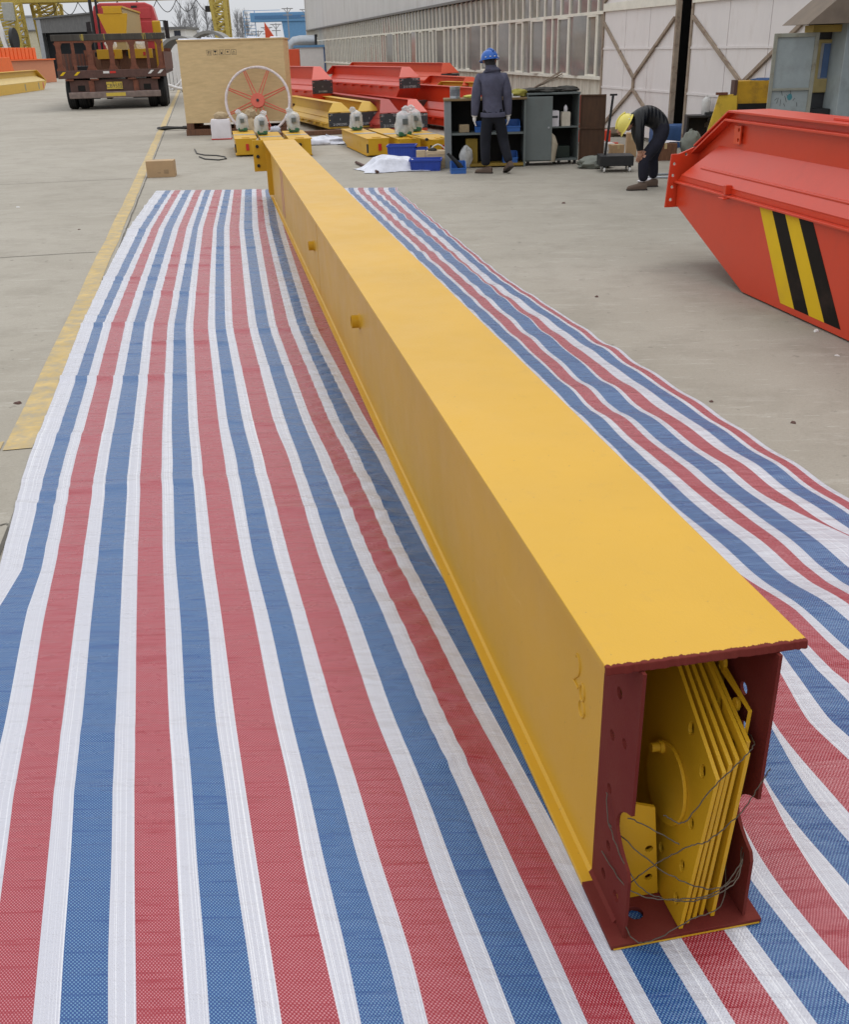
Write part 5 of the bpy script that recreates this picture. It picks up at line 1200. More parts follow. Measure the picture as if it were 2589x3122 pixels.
def shoe(name, parent, heel, toe, pitch=0.0):
    heel = Vector(heel); toe = Vector(toe); d_ = (toe - heel); L_ = d_.length; ax = d_.normalized(); sd_ = Vector((-ax.y, ax.x, 0)).normalized(); up_ = ax.cross(sd_) * -1
    if up_.z < 0: up_ = -up_
    prof = [(0, .033, .075), (.12, .038, .085), (.32, .038, .088), (.5, .040, .066), (.75, .047, .052), (.92, .038, .042), (1.0, .018, .026)]
    vs = []; fs = []; n_ = 12
    for t_, hw, hz in prof:
        for j in range(n_):
            a = 2 * math.pi * j / n_; x = hw * math.cos(a); z = hz / 2 + hz / 2 * math.sin(a)
            if math.sin(a) < -.3: z = .0
            vs.append(tuple(heel + ax * L_ * t_ + sd_ * x + up_ * (z + .012)))
    for i in range(len(prof) - 1):
        for j in range(n_): fs.append((i * n_ + j, i * n_ + (j + 1) % n_, (i + 1) * n_ + (j + 1) % n_, (i + 1) * n_ + j))
    fs += [tuple(range(n_)), tuple((len(prof) - 1) * n_ + j for j in range(n_))]
    mb = MB(); mb.add(vs, fs); ob = mb.build('shoe', M_shoe, parent, smooth=True)
    mb = MB(); vs = []
    for t_, hw, hz in prof:
        for s_ in (-1, 1):
            for zz in (0, .016): vs.append(tuple(heel + ax * L_ * (t_ * 1.04 - .02) + sd_ * s_ * (hw + .004) + up_ * zz))
    fs = []
    for i in range(len(prof) - 1):
        a, b_ = i * 4, (i + 1) * 4
        fs += [(a, a + 2, b_ + 2, b_), (a + 1, b_ + 1, b_ + 3, a + 3), (a, b_, b_ + 1, a + 1), (a + 2, a + 3, b_ + 3, b_ + 2)]
    fs += [(0, 1, 3, 2), (4 * len(prof) - 4, 4 * len(prof) - 2, 4 * len(prof) - 1, 4 * len(prof) - 3)]
    mb.add(vs, fs); mb.build('sole', M_sole, ob)
    return ob
def helmet(parent, c, M_, mt, name='hard_hat', scl=1.0):
    hm = bpy.data.objects.new(name, None); COL.objects.link(hm); hm.parent = parent; hm.matrix_local = Matrix.Translation(c) @ M_ @ Matrix.Scale(scl, 4)
    prof = [(.0, .128), (.04, .124), (.075, .108), (.100, .080), (.114, .045), (.120, .012), (.121, .0), (.116, .0), (.108, .045), (.07, .10), (0, .12)]
    mb = MB(); mb.lathe(prof, 32)
    mb.v = [(x * 1.0, y * 1.14, z) for x, y, z in mb.v]; mb.build('shell', mt, hm, smooth=True)
    mb = MB(); mb.lathe([(.118, .004), (.138, -.004), (.139, -.010), (.116, -.002)], 32); mb.v = [(x, y * (1.25 if y > 0 else 1.13), z - (.012 if y > .12 else 0)) for x, y, z in mb.v]; mb.build('brim', mt, hm, smooth=True)
    mb = MB(); mb.tube([(0, -.12 + .24 * k / 10, .128 - .0 + .008 - .50 * (-.5 + k / 10) ** 2 * .35) for k in range(11)], .012, 8); mb.build('ridge', mt, hm, smooth=True)
    for k in range(5):
        a = R(-150 + 30 * k); mb = MB(); mb.blob((.122 * math.cos(a), .122 * 1.14 * math.sin(a), .022), (.009, .009, .009), 1, 0, 10, 6); mb.build('rivet', M_white, hm, smooth=True)
    return hm
# worker standing with his back to us; local +y = away from the viewer
p = gnd(1500, 528); W1 = thing('person', (p.x, p.y, 0), 0, 'person in blue hard hat, navy jacket and white gloves standing at the open cabinet', 'person')
J = {'pel': (.02, 0, .80, (.120, .165)), 'wai': (.0, -.005, .93, (.130, .185)), 'mid': (-.005, -.02, 1.10, (.135, .205)), 'che': (-.01, -.02, 1.25, (.130, .215)), 'upc': (-.015, -.005, 1.345, (.10, .165)), 'nek': (-.02, .01, 1.415, (.062, .066)), 'hea': (-.035, .03, 1.49, (.085, .078)), 'hed2': (-.04, .03, 1.56, (.085, .074)),
     'shL': (-.185, -.005, 1.300, .085), 'elL': (-.230, -.02, 1.05, .076), 'wrL': (-.248, .02, .80, .055), 'haL': (-.25, .03, .755, .034), 'shR': (.165, -.005, 1.300, .085), 'elR': (.215, -.01, 1.05, .076), 'wrR': (.232, .04, .80, .055), 'haR': (.235, .05, .755, .034),
     'hpL': (-.075, 0, .74, (.10, .105)), 'knL': (-.095, .01, .44, (.078, .082)), 'caL': (-.095, -.01, .26, (.074, .076)), 'anL': (-.085, 0, .10, (.066, .068)), 'hpR': (.11, 0, .74, (.10, .105)), 'knR': (.165, .03, .45, (.076, .08)), 'caR': (.205, -.04, .28, (.072, .074)), 'anR': (.245, -.10, .15, (.062, .064))}
E_ = [('pel', 'wai', 0), ('wai', 'mid', 0), ('mid', 'che', 0), ('che', 'upc', 0), ('upc', 'nek', 0), ('nek', 'hea', 3), ('hea', 'hed2', 3), ('che', 'shL', 0), ('shL', 'elL', 0), ('elL', 'wrL', 0), ('wrL', 'haL', 4), ('che', 'shR', 0), ('shR', 'elR', 0), ('elR', 'wrR', 0), ('wrR', 'haR', 4), ('pel', 'hpL', 1), ('hpL', 'knL', 1), ('knL', 'caL', 1), ('caL', 'anL', 1), ('pel', 'hpR', 1), ('hpR', 'knR', 1), ('knR', 'caR', 1), ('caR', 'anR', 1)]
skin_body('body', J, [(a, b_) for a, b_, _ in E_], [l for *_, l in E_], [M_navy, M_trou, M_skin, M_hair, M_glove], W1, 'pel')
mb = MB()
for sgn, nm in ((-1, 'haL'), (1, 'haR')):
    q = J[nm]; mb = MB(); mb.blob((q[0], q[1], q[2] - .01), (.026, .038, .05), 3, .05, 14, 10); fingers(mb, (q[0], q[1] + .0, q[2] - .015), (0, .05, -1), (0, 1, 0), (-sgn, .1, 0), 1.0, .22); mb.build('glove', M_glove, W1, smooth=True)
mb = MB(); mb.lathe([(.180, 0), (.186, .02), (.184, .055), (.176, .06)], 32); mb.v = [(x * .98, y * .72 - .0, z + .765) for x, y, z in mb.v]; mb.v = [(x + .012, y, z) for x, y, z in mb.v]; mb.build('jacket_hem', M_navy, W1, smooth=True)
mb = MB(); mb.lathe([(.085, 0), (.078, .03), (.074, .055), (.066, .055)], 24, (-.018, .008, 1.385)); mb.build('collar', M_navy, W1, smooth=True)
mb = MB(); mb.blob((-.117, .045, 1.495), (.014, .022, .034), 2, .05, 10, 8); mb.build('ear', M_skin, W1, smooth=True)
mb = MB(); mb.blob((.045, .035, 1.495), (.014, .022, .034), 2, .05, 10, 8); mb.build('ear', M_skin, W1, smooth=True)
mb = MB(); mb.blob((-.075, .10, 1.46), (.05, .03, .06), 2, .05, 12, 8); mb.build('face_mask', M_glove, W1, smooth=True)
helmet(W1, (-.037, .03, 1.510), Matrix.Rotation(R(28), 4, 'Z') @ Matrix.Rotation(R(-9), 4, 'X'), M_helb)
shoe('shoe', W1, (.0, -.03, .0), (-.235, .06, .0)); shoe('shoe', W1, (.275, -.17, .10), (.20, .04, .0))
# worker bent over, hands on knees, facing left; local -x = the way he faces
p = gnd(1972, 575); W2p = thing('person', (p.x, p.y, 0), 0, 'person in a yellow hard hat and black quilted jacket bending with hands on knees', 'person')
J = {'pel': (.185, .02, .70, (.150, .16)), 'wai': (.115, .02, .80, (.165, .18)), 'mid': (.0, .02, .865, (.158, .195)), 'che': (-.12, .02, .865, (.140, .19)), 'upc': (-.195, .02, .82, (.095, .13)), 'nek': (-.255, .02, .79, (.06, .062)), 'hea': (-.30, .01, .755, (.085, .078)), 'hed2': (-.325, .005, .70, (.07, .068)),
     'shN': (-.175, -.125, .79, .078), 'elN': (-.165, -.175, .585, .060), 'wrN': (-.150, -.175, .475, .042), 'haN': (-.145, -.17, .435, .03), 'shF': (-.175, .155, .79, .078), 'elF': (-.12, .21, .60, .060), 'wrF': (-.07, .19, .48, .042), 'haF': (-.06, .185, .44, .03),
     'hpN': (.135, -.085, .62, (.105, .10)), 'knN': (-.085, -.125, .37, (.078, .078)), 'caN': (-.08, -.125, .22, (.072, .072)), 'anN': (-.075, -.125, .09, (.065, .065)), 'hpF': (.165, .13, .62, (.105, .10)), 'knF': (.085, .17, .37, (.078, .078)), 'caF': (.105, .17, .22, (.072, .072)), 'anF': (.12, .17, .09, (.065, .065))}
E_ = [('pel', 'wai', 0), ('wai', 'mid', 0), ('mid', 'che', 0), ('che', 'upc', 0), ('upc', 'nek', 0), ('nek', 'hea', 2), ('hea', 'hed2', 2), ('che', 'shN', 0), ('shN', 'elN', 0), ('elN', 'wrN', 0), ('wrN', 'haN', 2), ('che', 'shF', 0), ('shF', 'elF', 0), ('elF', 'wrF', 0), ('wrF', 'haF', 2), ('pel', 'hpN', 1), ('hpN', 'knN', 1), ('knN', 'caN', 1), ('caN', 'anN', 1), ('pel', 'hpF', 1), ('hpF', 'knF', 1), ('knF', 'caF', 1), ('caF', 'anF', 1)]
def quilt():
    M = M_puff.copy(); M.name = 'black_quilted_nylon'; n = M.node_tree; b = n.nodes['Principled BSDF']
    tc = n.nodes.new('ShaderNodeTexCoord'); wv_ = n.nodes.new('ShaderNodeTexWave'); wv_.inputs['Scale'].default_value = 6.5; wv_.inputs['Distortion'].default_value = 1.3; wv_.bands_direction = 'X'
    n.links.new(tc.outputs['Object'], wv_.inputs[0]); bp = n.nodes.new('ShaderNodeBump'); bp.inputs['Strength'].default_value = 0.5; bp.inputs['Distance'].default_value = 0.012
    n.links.new(wv_.outputs['Fac'], bp.inputs['Height']); n.links.new(bp.outputs[0], b.inputs['Normal']); return M
skin_body('body', J, [(a, b_) for a, b_, _ in E_], [l for *_, l in E_], [quilt(), M_trou2, M_skin], W2p, 'pel')
for nm, kn in (('haN', 'knN'), ('haF', 'knF')):
    q = J[nm]; mb = MB(); mb.blob((q[0], q[1], q[2]), (.032, .022, .045), 3, .05, 14, 10); fingers(mb, (q[0] - .005, q[1], q[2] - .01), (-.15, 0, -1), (1, 0, .1), (.1, 1 if nm == 'haN' else -1, 0), 1.0, .25); mb.build('hand', M_skin, W2p, smooth=True)
mb = MB(); mb.blob((-.275, .01, .80), (.07, .075, .06), 2, .06, 16, 12); mb.build('hair', M_hair, W2p, smooth=True)
mb = MB(); mb.blob((-.285, -.078, .745), (.02, .012, .032), 2, .05, 10, 8); mb.build('ear', M_skin, W2p, smooth=True)
mb = MB(); mb.blob((-.395, .005, .685), (.022, .014, .022), 2, .02, 10, 8); mb.blob((-.375, .005, .655), (.02, .026, .008), 2, 0, 10, 6); mb.blob((-.38, -.035, .712), (.008, .012, .008), 2, 0, 8, 6); mb.build('face', M_skin, W2p, smooth=True)
helmet(W2p, (-.300, .008, .770), Matrix.Rotation(R(62), 4, 'Y').inverted() @ Matrix.Rotation(R(90), 4, 'Z'), M_hely, scl=.9)
shoe('shoe', W2p, (-.03, -.125, 0), (-.275, -.14, 0)); shoe('shoe', W2p, (.175, .17, 0), (-.065, .17, 0))

# ------------------------------------------------------------------ things beside the bent worker
p = gnd(1880, 526); t = thing('floor_trolley', (p.x, p.y, 0), R(-3), 'low black trolley with a tall push handle and small castors', 'trolley')
mb = MB(); mb.box(-.24, .24, 0, .40, .085, .225); mb.build('deck_box', M_black, t, bevel=.008)
for x in (-.17, .19):
    for y_ in (.04, .36):
        mb = MB(); mb.lathe([(.035, -.012), (.035, .012)], 16, axis='x'); k_ = mb.build('castor', M_white, t); k_.location = (x, y_, .036)
        mb = MB(); mb.box(x - .018, x + .018, y_ - .018, y_ + .018, .06, .0845); mb.build('castor_fork', M_darkm, t)
mb = MB(); mb.bar((-.15, .2, .2), (-.075, .2, 1.02), .035, .03); mb.bar((-.12, .2, 1.02), (-.02, .2, 1.02), .03, .025); mb.build('push_handle', M_black, t)
def heap(px, rad, seed, mt, name, lab, cat, flat=0.0, amp=.2, fold=.06, zc=None, rz=0):
    q = gnd(*px); mb = MB(); mb.blob((0, 0, zc if zc is not None else rad[2] * .7), rad, seed, amp, 26, 14, flat=flat, fold=fold); o = mb.build(name, mt, smooth=True); o.location = (q.x, q.y, 0); o.rotation_euler.z = rz; return tag(o, lab, cat)
heap((1815, 512), (.26, .16, .10), 51, M_canv, 'canvas_bundle', 'grey-green canvas bundle on the floor left of the trolley', 'bundle')
heap((1835, 487), (.10, .12, .17), 52, M_plas, 'plastic_bundle', 'translucent plastic bundle behind the canvas bundle', 'bundle')
q = gnd(2052, 450); mb = MB(); bagbox(mb, .62, .5, .36, 53, 10, .05); o = mb.build('covered_load', M_btarp, smooth=True); o.location = (q.x, q.y + .2, 0); o.rotation_euler.z = .1; tag(o, 'blue tarpaulin draped over a square load behind the bending worker', 'tarpaulin')
def carton(px, wx, wy, hz, mt, lab, rz=0.0, z=0.0, name='carton'):
    q = gnd(*px); tt = thing(name, (q.x, q.y, z), rz, lab, 'box'); mb = MB(); mb.box(-wx / 2, wx / 2, 0, wy, 0, hz); mb.build('carton_body', mt, tt, bevel=.004); mb = MB(); mb.box(-.02, .02, .0, wy, hz + .0003, hz + .0012); mb.box(-.02, .02, -.001, -.0002, hz * .7, hz); mb.build('packing_tape', mat('tape', (.5, .38, .2), .3), tt); return tt
carton((1808, 486), .26, .22, .34, M_woodl, 'pale plywood box behind the canvas bundle', .05)
carton((1885, 482), .20, .2, .20, M_card, 'brown cardboard box behind the black trolley', .2)
carton((1925, 478), .16, .2, .36, M_card, 'tall cardboard box behind the bending worker legs', -.1)
carton((1848, 462), .30, .2, .13, M_whited, 'flat pinkish carton behind the plastic bundle', .1)
carton((2028, 490), .36, .3, .25, M_wood, 'dark brown wooden box beside the red girder end', 0)
heap((2028, 486), (.19, .12, .015), 57, M_bagw, 'paper_sheet', 'off-white paper lying on the dark wooden box', 'paper', zc=.262, flat=.255, fold=0)
mb = MB()
for k, (a, b_) in enumerate((((1965, 538), (2045, 534)), ((1962, 545), (2040, 544)), ((1958, 540), (1990, 552)))):
    mb.tube([gnd(*a) + Vector((0, 0, .018)), gnd(*b_) + Vector((0, 0, .018))], .015, 7)
tag(mb.build('grey_rods', M_galv, smooth=True), 'few grey rods on the floor behind the bending worker', 'rods')
heap((1972, 556), (.12, .07, .03), 58, M_bagw, 'white_packet', 'small white packet on the floor between the bending workers feet', 'packet', zc=.02)
heap((1900, 415), (.75, .14, .10), 59, mat('brown_roll', (.17, .13, .09), .9, var=.3), 'rolled_mat', 'brown rolled mat lying at the foot of the white door', 'roll')
# red steel frame by the door
p = gnd(1800, 443); t = thing('red_steel_frame', (p.x, p.y, 0), R(-8), 'upright red steel frame with a chalked mark behind the open cabinet', 'steel frame')
mb = MB(); mb.box(-.36, .14, 0, .3, .60, .84); mb.build('upper_box', M_red, t, bevel=.01)
mb = MB(); mb.prism([(-.3, .599), (.14, .599), (.20, .50), (.20, .38), (-.3, .38)], .01, .28, 'y'); mb.build('neck', M_red, t, bevel=.006)
mb = MB(); mb.box(-.3, .36, -.02, .32, .06, .25); mb.box(-.3, .20, -.04, .34, .30, .35); mb.build('lower_box', M_red, t, bevel=.01)
mb = MB(); mb.box(-.1, .5, -.1, .0, .0, .05); mb.build('foot', M_red, t, bevel=.004)
text('1.0M', .07, frame((.13, .0085, .47), (1, 0, 0), (0, 0, 1)), t)
# bench with jug: these stand between the red girder and the doors
def pz(px, py, Y): return aty(px, py, Y)
Yc = 16.9; p = pz(2140, 400, Yc); sc_ = 1.0
t = thing('low_cabinet', (p.x, Yc, 0), R(-8), 'small dark metal cabinet with an open front near the yellow boxes', 'cabinet')
hz = pz(2140, 353, Yc).z
mb = MB(); mb.box(-.24, .40, 0, .4, hz - .03, hz); mb.box(-.24, -.21, 0, .4, 0, hz - .0305); mb.box(.37, .40, 0, .4, 0, hz - .0305); mb.box(-.2095, .3695, .38, .4, 0, hz - .0305); mb.box(-.2095, .3695, .03, .3795, .02, .05); mb.build('carcass', M_darkm, t, bevel=.003)
q = pz(2152, 350, Yc + .22); t2 = thing('plastic_jug', (q.x, Yc + .22, hz), 0, 'white translucent plastic jug standing on the small dark cabinet', 'jug')
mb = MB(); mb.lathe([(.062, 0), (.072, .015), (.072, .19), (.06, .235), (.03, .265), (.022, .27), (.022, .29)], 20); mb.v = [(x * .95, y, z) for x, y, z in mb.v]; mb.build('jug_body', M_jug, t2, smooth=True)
mb = MB(); mb.tube([(.03, 0, .27), (.055, 0, .262), (.066, 0, .225)], .009, 8); mb.build('jug_handle', M_jug, t2, smooth=True)
mb = MB(); P = []
for k in range(60):
    a = k * .35; P.append((q.x + .06 + .11 * math.cos(a), Yc + .08 + .05 * math.sin(a), hz + .012 + .0006 * k))
mb.tube(P, .007, 6); tag(mb.build('coiled_lead', M_hose, smooth=True), 'thin dark lead coiled on the small cabinet below the jug', 'cable')
q = pz(2110, 420, 16.4); mb = MB(); mb.blob((0, 0, .2), (.16, .14, .22), 61, .2, 24, 14, flat=0, fold=.06); o = mb.build('sagging_sack', M_canv, smooth=True); o.location = (q.x, 16.4, 0); tag(o, 'grey sack slumped against the small dark cabinet', 'sack')
M_scr = mat('scratched_yellow', (.60, .39, .03), .5, dirt=(.10, .06, .03), dirt_amt=.8, dscale=4)
Yp = 15.3; a0_ = pz(2178, 350, Yp); a1_ = pz(2246, 350, Yp); zt_ = pz(2215, 290, Yp).z; wb_ = a1_.x - a0_.x
t = thing('leaning_sheet', (a0_.x, Yp, 0), R(-3), 'scratched yellow steel sheet leaning by the yellow box', 'sheet')
mb = MB(); mb.hexa([(-.22, -.12, 0), (wb_, -.12, 0), (wb_, -.09, 0), (-.22, -.09, 0)], [(.06, .06, zt_), (wb_, .06, zt_ + .01), (wb_, .09, zt_ + .01), (.06, .09, zt_)]); mb.build('sheet', M_scr, t, bevel=.006)
mb = MB(); mb.box(.02, .18, .04, .10, zt_ + .002, zt_ + .035); mb.build('top_bar', M_rust, t)
Yp = 15.35; a0_ = pz(2246, 300, Yp); a1_ = pz(2345, 300, Yp); zt_ = pz(2290, 246, Yp).z; wb_ = a1_.x - a0_.x
t = thing('yellow_steel_box', (a0_.x, Yp, 0), R(-3), 'worn yellow steel box with a blue cloth on its lid', 'steel box')
mb = MB(); mb.box(0, wb_, 0, .32, 0, zt_); mb.build('box_body', mat('worn_ochre_paint', (.52, .29, .02), .5, dirt=(.12, .07, .03), dirt_amt=.6, dscale=2.5), t, bevel=.01)
mb = MB(); mb.box(-.045, -.0005, -.01, .2, zt_ - .22, zt_ + .01); mb.build('side_flange', M_rustd, t)
mb = MB(); mb.box(.03, wb_ - .03, -.03, -.0005, zt_ - .52, zt_ - .30); mb.build('dark_recess', M_dark, t)
mb = MB(); mb.box(wb_ + .001, wb_ + .07, .0, .3, 0, zt_ - .08); mb.build('side_rail', M_rustd, t)
mb = MB(); mb.blob((0, 0, .0), (.16, .14, .03), 62, .2, 24, 10, flat=0.0, fold=.06); o = mb.build('blue_cloth', M_btarp, smooth=True); o.location = (a1_.x - .08, Yp + .14, zt_ + .001); tag(o, 'blue cloth draped on the worn yellow steel box', 'cloth')
# grey crane cabin with its open door, raised on blocks behind the red girder
Yd = 13.1; a0_ = pz(2352, 220, Yd); a1_ = pz(2480, 220, Yd); zb_ = pz(2400, 349, Yd).z; zt_ = pz(2410, 101, Yd).z; dw_ = a1_.x - a0_.x; dh_ = zt_ - zb_
t = thing('crane_cabin', (a0_.x, Yd, 0), 0, 'old grey-green operator cabin with open door and brown roof', 'cabin')
D = bpy.data.objects.new('cabin_door', None); COL.objects.link(D); D.parent = t; D.location = (0, 0, zb_); D.rotation_euler = (0, 0, R(-3))
mb = MB(); mb.box(.0, dw_, 0, .03, .0, dh_); mb.build('door_leaf', M_cab, D, bevel=.01)
mb = MB(); k_ = dh_ * .30
for q in ((-.01, .035, 0, dh_), (dw_ - .035, dw_ + .01, 0, dh_), (.035, dw_ - .035, dh_ - .045, dh_), (.035, dw_ - .035, k_, k_ + .03), (.035, dw_ - .035, 0, .03)): mb.box(q[0], q[1], -.025, -.0005, q[2], q[3])
mb.build('door_rim', mat('cabin_rim', (.27, .27, .22), .6, dirt=(.16, .11, .05), dirt_amt=.7, dscale=5), D, bevel=.004)
rr = random.Random(9); mb = MB()
for k in range(10): a = (rr.uniform(.08, .4), rr.uniform(.08, .25)); mb.bar((a[0], -.002, a[1]), (a[0] + rr.uniform(-.04, .04), -.002, a[1] + rr.uniform(.02, .08)), .001, .005)
mb.build('scribble', M_tag, D)
mb = MB(); mb.blob((.26, -.002, .20), (.03, .002, .035), 3, .3, 12, 8); mb.build('teal_daub', mat('teal_paint', (.06, .22, .25)), D)
cx0 = dw_ + .02; cx1 = pz(2558, 200, Yd).x - a0_.x
mb = MB(); mb.box(cx0, cx1 + .2, .35, .40, .0, zt_ + .25); mb.build('dark_wall', mat('cabin_dark_grey', (.05, .052, .055), .6), t)
mb = MB(); mb.box(cx1, cx1 + 1.6, -.12, .34, .0, pz(2560, 68, Yd).z); mb.build('grey_wall', M_cab, t, bevel=.01)
w0_ = pz(2487, 200, Yd + .3).x - a0_.x; w1_ = pz(2556, 200, Yd + .3).x - a0_.x; wz0 = pz(2520, 282, Yd + .3).z; wz1 = pz(2520, 120, Yd + .3).z
mb = MB(); mb.plate([(w0_, wz0), (w1_, wz0), (w1_, wz1), (w0_, wz1)], [[(w0_ + .05, wz0 + .16), (w0_ + .05, wz1 - .04), (w1_ - .03, wz1 - .04), (w1_ - .03, wz0 + .16)]], lambda u, v, w: (u, .30 + w, v), .045); mb.build('window_frame', mat('yellowed_frame', (.42, .33, .14), .6, dirt=(.2, .14, .06), dirt_amt=.6, dscale=5), t, bevel=.01)
mb = MB(); mb.box(w0_ + .05, w1_ - .03, .325, .335, wz0 + .16, wz1 - .04); mb.build('window_pane', mat('cabin_glass', (.42, .43, .45), .1, var=.2), t)
mb = MB(); mb.box(w0_ + .09, w0_ + .17, .318, .3245, wz0 + .17, wz1 - .05); mb.build('blue_curtain', mat('faded_blue_cloth', (.10, .17, .33), .8), t)
mb = MB(); mb.box(cx0 - .06, cx1 + .1, .05, .345, pz(2500, 98, Yd).z, pz(2500, 76, Yd).z); mb.build('header', mat('ochre_paint2', (.42, .29, .06), .6, dirt=(.2, .13, .05)), t)
rz0 = pz(2470, 74, Yd - .3).z; rx0 = pz(2465, 74, Yd - .3).x - a0_.x; rx1 = pz(2589, 2, Yd - .3).x - a0_.x
mb = MB(); mb.prism([(rx0, rz0), (rx1 + 2.0, rz0 + .02), (rx1 + 2.0, rz0 + 1.1), (rx1 + .6, rz0 + .62), (rx1, rz0 + .36)], -.3, .6, 'y'); mb.build('sloping_roof', mat('brown_roof', (.20, .155, .115), .7, var=.15), t)
mb = MB(); mb.box(.02, .25, .05, .34, 0, zb_ - .002); mb.box(cx0, cx1 - .01, .05, .345, 0, zb_ + .05); mb.build('support_block', M_black, t)

# ------------------------------------------------------------------ flatbed truck with its load
p = gnd(344, 335); TR = thing('flatbed_truck', (p.x, p.y + .6, 0), R(10.5), 'rusty flatbed truck with red cab seen from behind carrying yellow crane parts', 'truck')
TWd = 3.5; hw = TWd / 2
def part(nm, mt, fn, par=None, **k):
    mb = MB(); fn(mb); return mb.build(nm, mt, par or TR, **k)
bedz = 1.16
part('bed_floor', M_rustd, lambda m_: m_.box(-hw, hw, 0, 8.2, bedz - .10, bedz))
part('rear_beam', M_rustd, lambda m_: m_.box(-hw - .05, hw + .05, -.12, -.001, bedz - .16, bedz + .09), bevel=.015)
part('chassis', M_darkm, lambda m_: (m_.box(-.55, -.38, .2, 10.5, .62, 1.05), m_.box(.38, .55, .2, 10.5, .62, 1.05)))
part('rear_valance', M_rustd, lambda m_: m_.box(-hw + .28, hw - .28, .0, .06, .55, .95), bevel=.01)
for x in (-1.1, 1.1): part('lamp_recess', M_dark, lambda m_: m_.box(x - .12, x + .12, -.012, -.0005, .60, .78))
for x in (-1.45, -.62, .62, 1.42): part('hinge', M_rust, lambda m_: (m_.box(x - .14, x + .14, -.10, -.02, .93, .99)), bevel=.01)
for x in (-.75, .73): part('bracket', M_rust, lambda m_: (m_.box(x - .09, x + .09, -.05, -.0005, .56, .92)), bevel=.01)
part('bumper', mat('bumper_paint', (.20, .15, .13), .7, var=.3, dirt=(.14, .06, .06), dirt_amt=.6, dscale=1.4), lambda m_: m_.box(-hw + .22, hw - .22, -.16, -.06, .37, .57), bevel=.02)
part('reflective_strip', M_plate, lambda m_: m_.box(-.3, .35, -.166, -.1605, .42, .53))
np_ = part('number_plate', M_plate, lambda m_: m_.box(-.26, .27, -.03, -.0125, .64, .87))
text('CB95\u6302', .17, frame((0, -.0308, .735), (1, 0, 0), (0, 0, 1)), np_, M_tag); text('\u8c6b  A', .06, frame((0, -.0308, .835), (1, 0, 0), (0, 0, 1)), np_, M_tag)
for x, mt in ((-.20, M_white), (.02, M_refl)): part('reflector', mt, lambda m_: m_.box(x - .10, x + .10, -.126, -.1205, bedz - .02, bedz + .05))
for x in (-1.62, -1.15, 1.3, 1.62): part('chevron_patch', M_strip if x < 0 else M_white, lambda m_: m_.hexa([(x - .12, -.125, bedz - .06), (x - .02, -.125, bedz - .06), (x - .02, -.1205, bedz - .06), (x - .12, -.1205, bedz - .06)], [(x, -.125, bedz + .05), (x + .10, -.125, bedz + .05), (x + .10, -.1205, bedz + .05), (x, -.1205, bedz + .05)]))
tz = 2.36
part('tailgate_rail', mat('tailgate_black_yellow', (.055, .048, .04), .7, var=.3, scale=2, dirt=(.36, .27, .05), dirt_amt=.85, dscale=2.3, dlow=.60, dhigh=.63, stretch=(3, 1, .3)), lambda m_: m_.box(-hw - .1, hw + .15, -.11, .0, tz - .20, tz), bevel=.015)
part('tailgate_sill', M_rust, lambda m_: m_.box(-hw, hw, -.09, -.0005, tz - .26, tz - .2005))
for x, w_ in ((-1.66, .16), (-1.19, .10), (-.66, .18), (.05, .16), (.75, .16), (1.25, .09), (1.66, .14)):
    def st(m_):
        m_.box(x - w_ / 2, x + w_ / 2, -.09, -.005, bedz + .0905, tz - .2605)
        if w_ > .12:
            m_.prism([(x - w_ / 2 - .06, tz - .2610), (x + w_ / 2 + .06, tz - .2610), (x + w_ / 2, tz - .37), (x - w_ / 2, tz - .37)], -.086, -.009, 'y'); m_.prism([(x - w_ / 2 - .08, bedz + .0910), (x + w_ / 2 + .08, bedz + .0910), (x + w_ / 2, bedz + .24), (x - w_ / 2, bedz + .24)], -.085, -.010, 'y')
    part('stake', M_rust, st)
for s_ in (-1, 1):
    for k in range(14): part('side_board', M_rustd if k % 2 else M_rust, lambda m_: m_.box(s_ * hw - .03, s_ * hw + .03, .02 + k * .58, .56 + k * .58, bedz + .001, bedz + .62))
for s_ in (-1, 1):
    for yy in (1.0, 2.35):
        for dx in (0, .36):
            W_ = MB(); W_.lathe([(.30, -.15), (.46, -.15), (.50, -.11), (.50, .11), (.46, .15), (.30, .15)], 32, axis='x'); w_ = W_.build('tyre', M_rub, TR, smooth=True); w_.location = (s_ * (hw - .20 - dx), yy, .50)
            for g_ in (-.07, 0, .07):
                q = MB(); q.lathe([(.503, g_ - .012), (.503, g_ + .012)], 32, axis='x'); q.build('tread_groove', M_black, w_, smooth=True)
            q = MB(); q.lathe([(.30, -.10), (.30, .10)], 24, axis='x'); q.build('rim', M_darkm, w_, smooth=True)
for s_ in (-1, 1):
    W_ = MB(); W_.lathe([(.30, -.15), (.46, -.15), (.50, -.11), (.50, .11), (.46, .15), (.30, .15)], 32, axis='x'); w_ = W_.build('tyre', M_rub, TR, smooth=True); w_.location = (s_ * 1.1, 9.6, .50)
part('axle', M_darkm, lambda m_: (m_.tube([(-1.3, 1.0, .5), (1.3, 1.0, .5)], .09, 10), m_.tube([(-1.3, 2.35, .5), (1.3, 2.35, .5)], .09, 10)))
for x in (-.9, .9): part('mudflap', M_rub, lambda m_: m_.box(x - .35, x + .35, .30, .32, .33, .95))
def cabf(m_):
    m_.prism([(-1.30, 1.15), (1.30, 1.15), (1.30, 3.0), (1.18, 3.55), (.9, 3.66), (-.9, 3.66), (-1.18, 3.55), (-1.30, 3.0)], 8.9, 10.9, 'y')
CBT = part('cab', M_redcab, cabf, bevel=.06, seg=3)
for x in (-.62, .62): part('cab_panel', M_redcab, lambda m_: m_.box(x - .5, x + .5, 8.86, 8.8995, 2.2, 2.95), CBT, bevel=.03)
